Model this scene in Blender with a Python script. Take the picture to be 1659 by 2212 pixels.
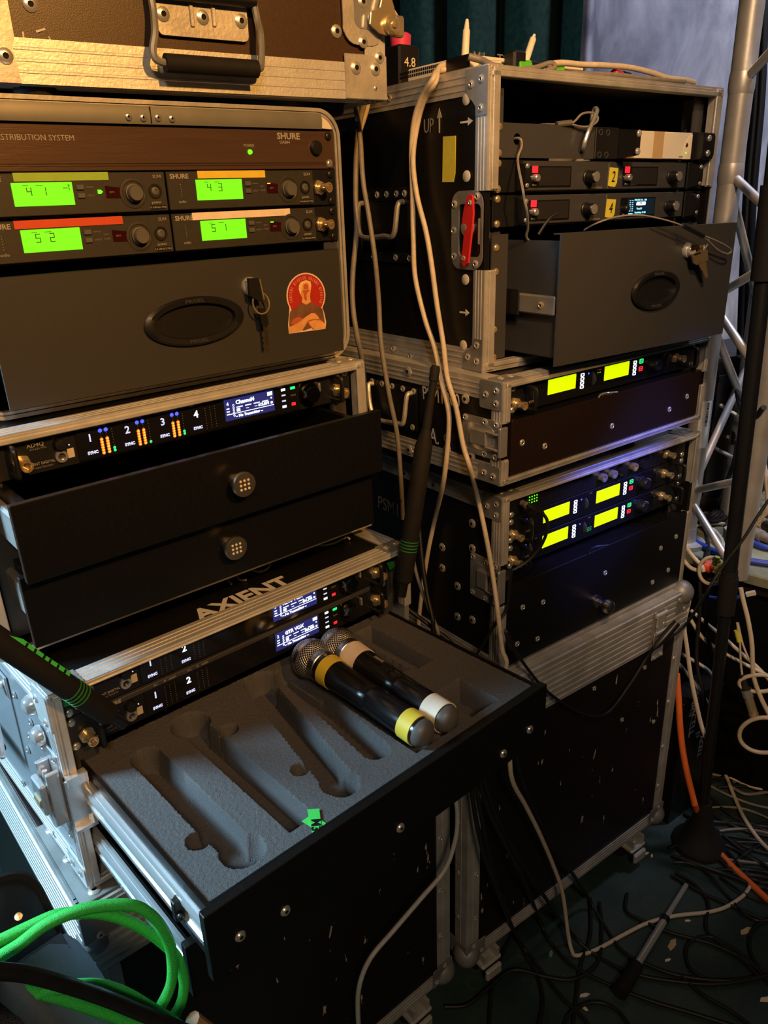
import bpy, math, random
from mathutils import Vector, Matrix, Euler
random.seed(7)
for o in list(bpy.data.objects): bpy.data.objects.remove(o)
SC = bpy.context.scene; COL = SC.collection
CAMZ = 1.47; FPX = 1666.1; PITCH = .3834; ROLL = -.0338
# ------------------------------------------------------------------ camera
fw = Vector((0, math.cos(PITCH), -math.sin(PITCH))); rt = Vector((1, 0, 0)); up = rt.cross(fw)
cr, sr = math.cos(ROLL), math.sin(ROLL)
RT, UP = rt*cr + up*sr, up*cr - rt*sr
cd = bpy.data.cameras.new('camera'); cam = bpy.data.objects.new('camera', cd); COL.objects.link(cam)
m = Matrix((RT, UP, -fw)).transposed().to_4x4(); m.translation = (0, 0, CAMZ); cam.matrix_world = m
cd.sensor_fit = 'VERTICAL'; cd.sensor_height = 36; cd.lens = FPX*36/2212; cd.clip_start = .05
SC.camera = cam
SC.view_settings.view_transform = 'Standard'; SC.view_settings.look = 'None'
SC.view_settings.gamma = 1; SC.view_settings.exposure = 0; SC.view_settings.use_curve_mapping = False
# ------------------------------------------------------------------ world and room lights
wd = bpy.data.worlds.new('hall'); SC.world = wd; wd.use_nodes = True
wd.node_tree.nodes['Background'].inputs[0].default_value = (.50, .48, .52, 1)
wd.node_tree.nodes['Background'].inputs[1].default_value = .010
def lamp(name, kind, loc, target, energy, col, size=.3, size_y=None, spot=None, blend=.4):
    L = bpy.data.lights.new(name, kind); L.energy = energy; L.color = col
    if kind == 'AREA':
        L.size = size
        if size_y: L.shape = 'RECTANGLE'; L.size_y = size_y
    else: L.shadow_soft_size = size
    if spot: L.spot_size = math.radians(spot); L.spot_blend = blend
    o = bpy.data.objects.new(name, L); COL.objects.link(o); o.location = loc
    o.rotation_euler = (Vector(target)-Vector(loc)).to_track_quat('-Z', 'Y').to_euler()
    return o
lamp('amber_work_lamp', 'SPOT', (1.05, -.75, 2.55), (-.26, 1.0, 1.66), 230, (1, .45, .09), .05, spot=46, blend=.9)
lamp('warm_hall_lamp', 'AREA', (.35, -1.5, 2.8), (.2, 1.2, 1.3), 25, (1, .72, .46), .4)
lamp('cold_side_lamp', 'AREA', (-1.55, .48, 1.80), (-.40, .66, .80), 70, (.46, .78, 1), .35, .5)
lamp('stage_wash_blue', 'SPOT', (2.0, 1.7, 3.9), (.9, 3.3, 1.6), 430, (.74, .78, 1), .2, spot=80)
lamp('stage_blue_spot', 'SPOT', (1.85, .45, 2.5), (.44, 1.25, 1.02), 420, (.13, .18, 1), .04, spot=8, blend=.8)
lamp('added_amber_fill', 'SPOT', (.15, -.9, 3.1), (.86, 1.72, 1.15), 230, (1, .62, .32), .05, spot=36, blend=.9)  # added fill without a known source, warms the truss and right-hand cables
# ------------------------------------------------------------------ materials
def nodes(name):
    mt = bpy.data.materials.new(name); mt.use_nodes = True; nt = mt.node_tree
    return mt, nt, nt.nodes['Principled BSDF']
def N(nt, kind, **kw):
    n = nt.nodes.new(kind)
    for k, v in kw.items():
        if k in n.inputs: n.inputs[k].default_value = v
        else: setattr(n, k, v)
    return n
def M(name, col, rough=.5, metal=0, var=.15, scale=40, bump=0, bscale=400, stretch=None, coat=0, spec=.5, emit=None, es=1., chips=None, chipcol=(.6, .52, .42), chipscale=30):
    mt, nt, b = nodes(name); lk = nt.links.new
    tc = N(nt, 'ShaderNodeTexCoord'); mp = N(nt, 'ShaderNodeMapping'); lk(tc.outputs['Object'], mp.inputs['Vector'])
    if stretch: mp.inputs['Scale'].default_value = stretch
    nz = N(nt, 'ShaderNodeTexNoise', Scale=scale, Detail=4.); lk(mp.outputs[0], nz.inputs['Vector'])
    cr = N(nt, 'ShaderNodeValToRGB'); lk(nz.outputs['Fac'], cr.inputs[0])
    e = cr.color_ramp.elements; e[0].position = .3; e[1].position = .7
    e[0].color = [c*(1-var) for c in col]+[1]; e[1].color = [min(1, c*(1+var)) for c in col]+[1]
    out = cr.outputs[0]
    if chips:
        n2 = N(nt, 'ShaderNodeTexNoise', Scale=chipscale, Detail=3., Roughness=.6); lk(tc.outputs['Object'], n2.inputs['Vector'])
        mp2 = N(nt, 'ShaderNodeMapping'); mp2.inputs['Scale'].default_value = (3.5, 3.5, 1); mp2.inputs['Rotation'].default_value = (.2, .5, .2)
        lk(tc.outputs['Object'], mp2.inputs[0]); lk(mp2.outputs[0], n2.inputs['Vector'])
        r2 = N(nt, 'ShaderNodeValToRGB'); lk(n2.outputs['Fac'], r2.inputs[0])
        r2.color_ramp.elements[0].position = chips; r2.color_ramp.elements[1].position = chips+.02
        mx = N(nt, 'ShaderNodeMixRGB'); mx.inputs[2].default_value = (*chipcol, 1)
        lk(r2.outputs[0], mx.inputs[0]); lk(out, mx.inputs[1]); out = mx.outputs[0]
    lk(out, b.inputs['Base Color'])
    b.inputs['Roughness'].default_value = rough; b.inputs['Metallic'].default_value = metal
    b.inputs['Specular IOR Level'].default_value = spec
    if coat: b.inputs['Coat Weight'].default_value = coat; b.inputs['Coat Roughness'].default_value = .08
    if bump:
        nb = N(nt, 'ShaderNodeTexNoise', Scale=bscale, Detail=2.); lk(mp.outputs[0], nb.inputs['Vector'])
        bp = N(nt, 'ShaderNodeBump', Strength=bump, Distance=.001); lk(nb.outputs['Fac'], bp.inputs['Height']); lk(bp.outputs[0], b.inputs['Normal'])
    if emit:
        b.inputs['Emission Color'].default_value = (*emit, 1); b.inputs['Emission Strength'].default_value = es
    return mt
def E(name, col, es=1.): return M(name, [c*.3 for c in col], .4, var=.03, emit=col, es=es)
alu = M('aluminium_edge', (.66, .66, .66), .42, .55, .08, 60, .25, 300, (1, 1, 1))
alu2 = M('worn_aluminium', (.50, .48, .45), .45, .5, .2, 25, .3, 200)
alud = M('dull_aluminium', (.26, .26, .255), .5, .5, .25, 18, .3, 150)
steel = M('zinc_steel', (.60, .61, .63), .28, .75, .1, 30, .1, 200)
chrome = M('chrome', (.80, .81, .83), .16, .7, .03)
sheet = M('sheet_metal_skin', (.46, .49, .53), .30, .6, .12, 5, .5, 12)
rivm = M('rivet_steel', (.74, .71, .66), .28, .7, .05)
nickel = M('nickel_connector', (.72, .58, .36), .25, .75, .08)
brown = M('brown_laminate', (.052, .026, .014), .38, 0, .12, 300, .15, 900, chips=.80)
blk = M('black_laminate', (.006, .0055, .0055), .36, 0, .2, 300, .15, 900, spec=.35)
blkw = M('black_laminate_worn', (.010, .0065, .0070), .38, 0, .2, 200, .15, 900, spec=.35, chips=.69, chipcol=(.42, .34, .26), chipscale=17)
bwood = M('dark_brown_board', (.015, .0085, .0065), .32, 0, .15, 250, .12, 900, spec=.4)
pcoat = M('black_powder_coat', (.022, .021, .020), .55, 0, .06, 500, .35, 2600)
pc2 = M('grey_black_powder_coat', (.036, .035, .036), .5, 0, .06, 500, .3, 2600)
inside = M('black_inside', (.006, .006, .006), .7, 0, .1, spec=.2)
plast = M('black_plastic', (.008, .008, .009), .4, 0, .1, 100)
rub = M('black_rubber', (.012, .011, .011), .75, 0, .15, 90, spec=.25)
gloss = M('gloss_black', (.008, .008, .009), .10, 0, .05, spec=.6)
mgrey = M('dark_grey_metal', (.060, .060, .064), .42, .3, .06, 300, .1, 1500)
uabr = M('anodised_dark_panel', (.13, .078, .055), .28, .5, .1, 8, .15, 60, (1, 1, 30))  # brown in the base stands in for warm reflections on the dark panel
slxm = M('charcoal_faceplate', (.034, .031, .026), .42, 0, .08, 200, .1, 1200)
ledgrey = M('grey_painted_profile', (.20, .20, .185), .45, .4, .08, 40)
white = M('cream_plastic', (.72, .66, .54), .5, 0, .05, 20)
paint = M('white_marker', (.62, .60, .56), .7, 0, .1, 200)
ink = M('grey_print', (.34, .31, .26), .6, 0, .05)
inkd = M('dim_grey_print', (.16, .15, .14), .6, 0, .05)
knobm = M('grey_knob', (.10, .095, .085), .45, 0, .05)
foam = M('grey_foam', (.10, .096, .098), .95, 0, .25, 900, .7, 1000, spec=.1)
tapeY = M('yellow_tape', (.78, .58, .05), .55, 0, .06, 60)
tapeYg = M('yellow_paper_tape', (.60, .55, .06), .6, 0, .08, 60)
tapeG = M('green_tape', (.30, .50, .05), .55, 0, .06, 60)
tapeR = M('red_tape', (.62, .07, .02), .5, 0, .06, 60)
tapeW = M('cream_tape', (.82, .70, .56), .6, 0, .08, 60)
tapeN = M('neon_green_tape', (.06, .62, .10), .5, 0, .06, 60)
tapeD = M('dark_green_tape', (.02, .22, .04), .5, 0, .06, 60)
redp = M('red_paint', (.55, .02, .02), .4, 0, .08, 60)
cabW = M('cream_cable', (.55, .47, .36), .5, 0, .1, 120)
cabG = M('grey_cable', (.20, .18, .16), .5, 0, .15, 90)
cabL = M('light_grey_cable', (.42, .41, .40), .45, 0, .1, 90)
cabK = M('black_cable', (.011, .011, .012), .48, 0, .2, 90, spec=.35)
cabN = M('neon_green_braid', (.035, .62, .08), .55, 0, .25, 900, .8, 1600)
cabO = M('orange_cable', (.80, .16, .03), .45, 0, .1)
cabB = M('blue_cable', (.02, .05, .35), .45, 0, .1)
lcdG = E('green_lcd', (.20, 1., .012), .95)
lcdY = E('yellow_lcd', (.78, 1., .0), .95)
lcdN = E('blue_lcd', (.022, .026, .16), .9)
lcdC = E('dark_lcd', (.006, .018, .03), .6)
lcdK = M('dark_display_glass', (.022, .021, .020), .12, 0, .05, spec=.7)
eW = E('white_led', (.80, .86, 1.), 1.6); eWd = E('white_backlit_print', (.62, .68, .95), 1.)
eB = E('blue_led', (.05, .07, 1.), 2.4); eO = E('orange_led', (1., .16, .01), 1.6); eOc = E('amber_led', (1., .42, .06), 1.8)
eG = E('green_led', (.03, .85, .20), 1.3); eGd = E('lime_led', (.14, 1., .01), 1.6); eR = E('red_led', (1., .02, .03), 1.4); eT = E('cyan_led_print', (.28, .75, 1.), 1.2)
lcdInk = M('lcd_segment', (.02, .10, .008), .5, 0, .02)
ledoff = M('unlit_led', (.16, .15, .12), .5, 0, .05)
truss = M('truss_aluminium', (.52, .50, .48), .40, .55, .15, 20, .2, 80)
curt = M('dark_green_velvet', (.010, .025, .018), .95, 0, .3, 60, .4, 300, spec=.1)
blackc = M('black_masking_cloth', (.004, .004, .004), .95, 0, .2, spec=.05)
skin = M('printed_skin', (.68, .33, .11), .6, 0, .2, 60); skinD = M('printed_skin_shade', (.46, .10, .03), .6, 0, .1, 60)
shirt = M('printed_shirt', (.16, .07, .035), .6, 0, .3, 70); hair = M('printed_hair', (.78, .55, .24), .6, 0, .15, 90)
stkR = M('sticker_red', (.42, .02, .012), .5, 0, .05); stkW = M('sticker_white', (.75, .58, .45), .5, 0, .05)
bagc = M('bag_canvas', (.16, .19, .24), .8, 0, .25, 12, .6, 900); bagk = M('bag_black_lining', (.008, .009, .010), .9, 0, .2, 60)
meshm = M('microphone_grille', (.42, .42, .43), .32, 1, .1, 200)
keym = M('key_brass', (.62, .42, .20), .3, 1, .08); keyh = M('tan_key', (.50, .36, .20), .35, .8, .1)
woodm = M('pale_wood_chip', (.45, .33, .20), .8, 0, .2, 60)
# ------------------------------------------------------------------ mesh helpers
def V3(*a): return Vector(a)
def catmull(pts, k=6):
    P = [Vector(p) for p in pts]
    if len(P) < 3: return P
    P = [P[0]*2-P[1]] + P + [P[-1]*2-P[-2]]; out = []
    for i in range(1, len(P)-2):
        a, b, c, d = P[i-1:i+3]
        for j in range(k):
            t = j/k
            out.append(.5*((2*b)+(c-a)*t+(2*a-5*b+4*c-d)*t*t+(3*b-a-3*c+d)*t**3))
    out.append(P[-2]); return out
class MB:
    def __init__(s): s.v = []; s.f = []
    def add(s, vs, fs):
        n = len(s.v); s.v += [Vector(q) for q in vs]; s.f += [tuple(i+n for i in q) for q in fs]; return s
    def box(s, x0, x1, y0, y1, z0, z1, c=0):
        if x0 > x1: x0, x1 = x1, x0
        if y0 > y1: y0, y1 = y1, y0
        if z0 > z1: z0, z1 = z1, z0
        c = min(c, (x1-x0)*.45, (y1-y0)*.45, (z1-z0)*.45)
        if c <= 0:
            vs = [(x, y, z) for x in (x0, x1) for y in (y0, y1) for z in (z0, z1)]
            return s.add(vs, [(0, 1, 3, 2), (4, 6, 7, 5), (0, 4, 5, 1), (2, 3, 7, 6), (0, 2, 6, 4), (1, 5, 7, 3)])
        vs = []; idx = {}
        for i, x in enumerate((x0, x1)):
            for j, y in enumerate((y0, y1)):
                for k, z in enumerate((z0, z1)):
                    ix, iy, iz = x+(c if i == 0 else -c), y+(c if j == 0 else -c), z+(c if k == 0 else -c)
                    for a, q in enumerate(((x, iy, iz), (ix, y, iz), (ix, iy, z))): idx[i, j, k, a] = len(vs); vs.append(q)
        fs = []
        for i in (0, 1):
            q = [idx[i, j, k, 0] for j, k in ((0, 0), (0, 1), (1, 1), (1, 0))]; fs.append(q if i == 0 else q[::-1])
            q = [idx[j, i, k, 1] for j, k in ((0, 0), (1, 0), (1, 1), (0, 1))]; fs.append(q if i == 0 else q[::-1])
            q = [idx[j, k, i, 2] for j, k in ((0, 0), (0, 1), (1, 1), (1, 0))]; fs.append(q if i == 0 else q[::-1])
        for i in (0, 1):
            for j in (0, 1):
                fs.append((idx[i, j, 0, 0], idx[i, j, 1, 0], idx[i, j, 1, 1], idx[i, j, 0, 1]))
                fs.append((idx[i, 0, j, 0], idx[i, 1, j, 0], idx[i, 1, j, 2], idx[i, 0, j, 2]))
                fs.append((idx[0, i, j, 1], idx[1, i, j, 1], idx[1, i, j, 2], idx[0, i, j, 2]))
                for k in (0, 1): fs.append((idx[i, j, k, 0], idx[i, j, k, 1], idx[i, j, k, 2]))
        return s.add(vs, fs)
    def rings(s, rings, caps=True, closed=False):
        n = len(rings[0]); vs = [q for r in rings for q in r]; fs = []
        R = len(rings)
        for i in range(R-1 if not closed else R):
            for j in range(n):
                a, b = i*n, ((i+1) % R)*n; k = (j+1) % n
                fs.append((a+j, a+k, b+k, b+j))
        if caps and not closed: fs += [tuple(range(n))[::-1], tuple(range((R-1)*n, R*n))]
        return s.add(vs, fs)
    def lathe(s, o, d, prof, n=16, caps=True):
        o, d = Vector(o), Vector(d).normalized(); u = d.orthogonal().normalized(); w = d.cross(u)
        return s.rings([[o+d*t+(u*math.cos(6.28319*j/n)+w*math.sin(6.28319*j/n))*max(r, 1e-5) for j in range(n)] for t, r in prof], caps)
    def cyl(s, p, q, r, n=12, r2=None):
        p, q = Vector(p), Vector(q); return s.lathe(p, q-p, [(0, r), ((q-p).length, r if r2 is None else r2)], n)
    def ball(s, o, r, n=14, k=8, d=(0, 0, 1), sq=1.):
        return s.lathe(o, d, [(-r*sq*math.cos(math.pi*i/k), r*math.sin(math.pi*i/k)) for i in range(k+1)], n)
    def tube(s, pts, r, n=8, k=6, closed=False, smooth=True):
        P = catmull(pts, k) if smooth else [Vector(p) for p in pts]
        if closed: P = catmull([pts[-1]]+list(pts)+[pts[0], pts[1]], k)[k:-k-1]
        rings = []; u = None; L = len(P)
        for i, p in enumerate(P):
            t = (P[(i+1) % L]-P[i-1]) if closed else (P[min(i+1, L-1)]-P[max(i-1, 0)])
            t = t.normalized() if t.length > 1e-9 else Vector((0, 0, 1))
            u = t.orthogonal().normalized() if u is None else (u-t*u.dot(t)).normalized()
            w = t.cross(u); rr = r(i/(L-1)) if callable(r) else r
            rings.append([p+(u*math.cos(6.28319*j/n)+w*math.sin(6.28319*j/n))*rr for j in range(n)])
        return s.rings(rings, True, closed)
    def prism(s, poly, plane, a, b):
        """poly in 2D; plane 'xz' extruded in y a..b, 'yz' in x, 'xy' in z"""
        f = {'xz': lambda p, t: (p[0], t, p[1]), 'yz': lambda p, t: (t, p[0], p[1]), 'xy': lambda p, t: (p[0], p[1], t)}[plane]
        n = len(poly); vs = [f(p, a) for p in poly]+[f(p, b) for p in poly]
        return s.add(vs, [tuple(range(n)), tuple(range(2*n-1, n-1, -1))]+[(i, (i+1) % n, n+(i+1) % n, n+i) for i in range(n)])
    def sweep(s, prof, p0, p1, u, w):
        """cross-section prof [(a,b)] on axes u,w swept from p0 to p1"""
        p0, p1, u, w = map(Vector, (p0, p1, u, w)); return s.rings([[p+u*a+w*b for a, b in prof] for p in (p0, p1)])
    def mesh(s, name, ang=35):
        me = bpy.data.meshes.new(name); me.from_pydata([tuple(q) for q in s.v], [], s.f)
        import bmesh
        b = bmesh.new(); b.from_mesh(me); bmesh.ops.recalc_face_normals(b, faces=b.faces); b.to_mesh(me); b.free()
        me.shade_smooth()
        try: me.set_sharp_from_angle(angle=math.radians(ang))
        except Exception: pass
        return me
def rrect(x0, x1, z0, z1, r, n=5):
    r = min(r, (x1-x0)/2.01, (z1-z0)/2.01); out = []
    for cx, cz, a in ((x1-r, z1-r, 0), (x0+r, z1-r, 90), (x0+r, z0+r, 180), (x1-r, z0+r, 270)):
        for i in range(n+1):
            t = math.radians(a+90*i/n); out.append((cx+r*math.cos(t), cz+r*math.sin(t)))
    return out
def ellipse(cx, cz, a, b, n=32): return [(cx+a*math.cos(6.28319*i/n), cz+b*math.sin(6.28319*i/n)) for i in range(n)]
class Frame:
    def __init__(s, x, y, z, yaw, tx=0, ty=0):
        s.rot = Euler((tx, ty, yaw)); s.m = Matrix.Translation((x, y, z)) @ s.rot.to_matrix().to_4x4()
    def w(s, x, y, z): return s.m @ Vector((x, y, z))
WORLD = Frame(0, 0, 0, 0)
SHARE = {}
def link(name, me, mt, parent=None):
    o = bpy.data.objects.new(name, me); COL.objects.link(o)
    if mt is not None:
        if len(me.materials) == 0: me.materials.append(mt)
        elif me.materials[0] is not mt: o.material_slots[0].link = 'OBJECT'; o.material_slots[0].material = mt
    if parent: o.parent = parent
    return o
def tag(o, label, cat, group=None, kind=None):
    if label: o['label'] = label
    if cat: o['category'] = cat
    if group: o['group'] = group
    if kind: o['kind'] = kind
    return o
TXT = {}
def text_mesh(s, size, align='CENTER', ext=.0003, shear=0, bold=0, sx=1.):
    key = (s, size, align, shear, bold, sx)
    if key in TXT: return TXT[key]
    c = bpy.data.curves.new('t', 'FONT'); c.body = s; c.size = size; c.align_x = align; c.align_y = 'CENTER'
    c.extrude = ext; c.resolution_u = 2; c.shear = shear; c.offset = bold
    o = bpy.data.objects.new('t', c); COL.objects.link(o)
    dg = bpy.context.evaluated_depsgraph_get(); me = bpy.data.meshes.new_from_object(o.evaluated_get(dg))
    bpy.data.objects.remove(o); me.name = 'lettering'
    if sx != 1:
        for q in me.vertices: q.co.x *= sx
    TXT[key] = me; return me
ROTS = {'front': Matrix(((1, 0, 0), (0, 0, -1), (0, 1, 0))), 'side': Matrix(((0, 0, -1), (-1, 0, 0), (0, 1, 0))), 'top': Matrix.Identity(3)}
class Thing:
    def __init__(s, name, label, cat, fr, at, group=None):
        s.fr = fr; s.at = Vector(at); s.e = bpy.data.objects.new(name, None); COL.objects.link(s.e)
        s.e.empty_display_size = .02; s.e.location = fr.w(*at); s.e.rotation_euler = fr.rot; tag(s.e, label, cat, group)
    def part(s, name, mb, mt, parent=None, label=None, ang=35, kind=None):
        mb.v = [q-s.at for q in mb.v]
        o = link(name, mb.mesh(name, ang), mt, parent or s.e)
        if label: o['label'] = label
        if kind: o['kind'] = kind
        return o
    def piece(s, name, me, mt, p, rot=None, parent=None, sc=None):
        o = link(name, me, mt, parent or s.e); o.location = Vector(p)-s.at
        if rot is not None: o.rotation_euler = rot.to_euler() if isinstance(rot, Matrix) else rot
        if sc: o.scale = (sc, sc, sc) if not hasattr(sc, '__len__') else sc
        return o
    def text(s, st, p, size, mt, plane='front', align='CENTER', parent=None, roll=0, bold=0, shear=0, sx=1., name='lettering'):
        r = ROTS[plane] @ Matrix.Rotation(roll, 3, 'Z') if roll else ROTS[plane]
        return s.piece(name, text_mesh(st, size, align, bold=bold, shear=shear, sx=sx), mt, p, r, parent)
def shared(key, fn):
    if key not in SHARE:
        SHARE[key] = me = fn(MB()).mesh(key)
        if 'rivet' in key:      # shade in the rivet's mandrel hole is painted as black centre faces
            me.materials.append(rivm); me.materials.append(inside); rm = max(q.co.xy.length for q in me.vertices)
            for p in me.polygons: p.material_index = 1 if all(me.vertices[i].co.xy.length < rm*.40 for i in p.vertices) else 0
    return SHARE[key]
# shared little pieces, axis +z = outwards
RIV = lambda: shared('rivet', lambda m: m.lathe((0, 0, 0), (0, 0, 1), [(0, .0052), (.0008, .0052), (.0018, .0040), (.0021, .0024), (.0013, .0018), (.0010, .0001)], 10))
RIVB = lambda: shared('rivet_big', lambda m: m.lathe((0, 0, 0), (0, 0, 1), [(0, .0078), (.0012, .0076), (.0024, .0055), (.0028, .003), (.0020, .0022), (.0018, .0001)], 12))
DOME = lambda: shared('dome', lambda m: m.lathe((0, 0, 0), (0, 0, 1), [(0, .0075), (.001, .0074), (.0022, .005), (.0026, .0001)], 14))
def _screw(m):
    m.lathe((0, 0, 0), (0, 0, 1), [(0, .0052), (.0012, .0050), (.0024, .0038), (.0028, .0022), (.0026, .0001)], 12)
    m.box(-.0026, .0026, -.0005, .0005, .0024, .0030); m.box(-.0005, .0005, -.0026, .0026, .0024, .0030); return m
SCR = lambda: shared('screw', _screw)
def _bnc(m):
    m.lathe((0, 0, 0), (0, 0, 1), [(0, .0095), (.003, .0095)], 6)
    m.lathe((0, 0, .003), (0, 0, 1), [(0, .0078), (.002, .0078), (.002, .0056), (.012, .0056), (.0135, .0062), (.0165, .0062), (.0165, .0046), (.007, .0046), (.007, .0016), (.015, .0014), (.015, .0001)], 14)
    m.cyl((.005, 0, .0125), (.0078, 0, .0125), .0011, 6); m.cyl((-.005, 0, .0125), (-.0078, 0, .0125), .0011, 6); return m
BNC = lambda: shared('bnc', _bnc)
RF = ROTS['front']; RS = ROTS['side']; RTOP = ROTS['top']
# ------------------------------------------------------------------ pixel rays, used to measure where things stand
def ray(px, py):
    d = fw + RT*((px-829.5)/FPX) - UP*((py-1106)/FPX); return d
def at_z(px, py, z):
    d = ray(px, py); t = (z-CAMZ)/d.z; return Vector((0, 0, CAMZ))+d*t
def at_d(px, py, dist):
    d = ray(px, py); return Vector((0, 0, CAMZ))+d*(dist/math.hypot(d.x, d.y))
def on_f(fr, px, py, off=0, ax=1):
    n = fr.m.to_3x3().col[ax]; o = fr.m.translation; c = Vector((0, 0, CAMZ)); d = ray(px, py)
    t = ((o-c).dot(n)+off)/d.dot(n); return fr.m.inverted() @ (c+d*t)
# ------------------------------------------------------------------ the setting
def struct(name, mb, mt, parent=None, ang=35):
    o = link(name, mb.mesh(name, ang), mt, parent)
    if parent is None: o['kind'] = 'structure'
    return o
def floor_mat():
    mt, nt, b = nodes('dark_green_stage_floor'); lk = nt.links.new; tc = N(nt, 'ShaderNodeTexCoord')
    n1 = N(nt, 'ShaderNodeTexNoise', Scale=6., Detail=6.); n2 = N(nt, 'ShaderNodeTexNoise', Scale=160., Detail=2.); vo = N(nt, 'ShaderNodeTexVoronoi', Scale=14.)
    for q in (n1, n2, vo): lk(tc.outputs['Object'], q.inputs['Vector'])
    r = N(nt, 'ShaderNodeValToRGB'); e = r.color_ramp.elements; e[0].position = .35; e[1].position = .75
    e[0].color = (.012, .026, .024, 1); e[1].color = (.040, .066, .058, 1); lk(n1.outputs['Fac'], r.inputs[0])
    r2 = N(nt, 'ShaderNodeValToRGB'); r2.color_ramp.elements[0].position = .74; r2.color_ramp.elements[1].position = .78; lk(n2.outputs['Fac'], r2.inputs[0])
    mx = N(nt, 'ShaderNodeMixRGB'); lk(r2.outputs[0], mx.inputs[0]); lk(r.outputs[0], mx.inputs[1]); mx.inputs[2].default_value = (.20, .22, .18, 1)
    r3 = N(nt, 'ShaderNodeValToRGB'); ee = r3.color_ramp.elements; ee[0].position = .27; ee[0].color = (0, 0, 0, 1); ee[1].position = .33; ee[1].color = (0, 0, 0, 1)
    k = r3.color_ramp.elements.new(.30); k.color = (.5, .5, .5, 1); lk(vo.outputs['Distance'], r3.inputs[0])
    m2 = N(nt, 'ShaderNodeMixRGB'); mm = N(nt, 'ShaderNodeMath', operation='MULTIPLY'); lk(r3.outputs[0], mm.inputs[0]); lk(n1.outputs['Fac'], mm.inputs[1])
    lk(mm.outputs[0], m2.inputs[0]); lk(mx.outputs[0], m2.inputs[1]); m2.inputs[2].default_value = (.08, .09, .075, 1)
    lk(m2.outputs[0], b.inputs['Base Color']); b.inputs['Roughness'].default_value = .42
    bp = N(nt, 'ShaderNodeBump', Strength=.2, Distance=.002); lk(n2.outputs['Fac'], bp.inputs['Height']); lk(bp.outputs[0], b.inputs['Normal'])
    return mt
def backdrop_mat():
    mt, nt, b = nodes('painted_grey_backdrop'); lk = nt.links.new; tc = N(nt, 'ShaderNodeTexCoord'); mp = N(nt, 'ShaderNodeMapping'); mp.inputs['Scale'].default_value = (1.6, 1.6, .75)
    lk(tc.outputs['Object'], mp.inputs[0]); n1 = N(nt, 'ShaderNodeTexNoise', Scale=3.4, Detail=7., Roughness=.6, Distortion=.5); lk(mp.outputs[0], n1.inputs['Vector'])
    r = N(nt, 'ShaderNodeValToRGB'); e = r.color_ramp.elements; e[0].position = .32; e[1].position = .72
    e[0].color = (.09, .09, .11, 1); e[1].color = (.46, .44, .46, 1); k = r.color_ramp.elements.new(.52); k.color = (.24, .235, .265, 1)
    lk(n1.outputs['Fac'], r.inputs[0]); lk(r.outputs[0], b.inputs['Base Color']); b.inputs['Roughness'].default_value = .8; return mt
struct('floor', MB().box(-4, 4.5, -1.5, 5, -.06, 0), floor_mat())
# back wall of the stage, black
struct('wall_back', MB().box(-4, 4.5, 4.0, 4.1, 0, 5), blackc)
struct('wall_left', MB().box(-4.1, -4, -1.5, 4.1, 0, 5), blackc)
def drape(p0, p1, z0, z1, amp, folds, n=160, seed=1, th=.004, fold=None):
    rnd = random.Random(seed); ph = [rnd.uniform(0, 6.28) for _ in range(4)]; mb = MB()
    p0, p1 = Vector((*p0, 0)), Vector((*p1, 0)); d = p1-p0; nn = Vector((d.y, -d.x, 0)).normalized(); rows = []
    for s_ in (0, 1):
        for zi in range(5):
            z = z1+(z0-z1)*zi/4; row = []
            for i in range(n+1):
                t = i/n; a = t*folds*6.28319
                off = amp*(abs(math.sin(a*.5+ph[0]+.6*math.sin(t*7+ph[1])))**.55*1.6-.8+.3*math.sin(a*.33+ph[2]+zi*.06)) if fold is None else fold(t, zi)
                q = p0+d*t+nn*(off+s_*-th); row.append((q.x, q.y, z))
            rows.append(row)
    vs = [q for r in rows for q in r]; w = n+1; fs = []
    for s_ in (0, 5):
        for zi in range(4):
            for i in range(n):
                a = (s_+zi)*w+i; q = (a, a+1, a+1+w, a+w); fs.append(q if s_ == 0 else q[::-1])
    for i in range(n):
        fs.append((i, i+1, 5*w+i+1, 5*w+i)[::-1]); fs.append((4*w+i, 4*w+i+1, 9*w+i+1, 9*w+i))
    mb.add(vs, fs); return mb
o = link('stage_curtain', drape((-.55, 2.75), (.62, 2.62), .02, 4.2, .085, 8.0, 200, 3).mesh('stage_curtain', 60), curt)
tag(o, 'dark green velvet stage curtain hanging in deep vertical folds', 'curtain')
def bfold(t, zi): return .02*math.sin(t*9)+(.10*math.exp(-((t-.05)/.03)**2)+.07*math.exp(-((t-.10)/.02)**2)-.05*math.exp(-((t-.075)/.02)**2))*(1+.5*zi*(1 if zi < 3 else .6))
o = link('painted_backdrop', drape((.55, 3.32), (2.9, 3.25), .05, 4.2, .03, 5, 220, 5, fold=bfold).mesh('painted_backdrop', 60), backdrop_mat())
tag(o, 'grey-blue mottled painted canvas backdrop hanging behind the truss', 'backdrop')
o = link('masking_curtain', drape((-3.2, 3.0), (-.4, 2.9), .02, 4.2, .06, 16, 200, 9).mesh('masking_curtain', 60), blackc)
tag(o, 'black masking curtain hanging behind the left stack of cases', 'curtain')
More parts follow.
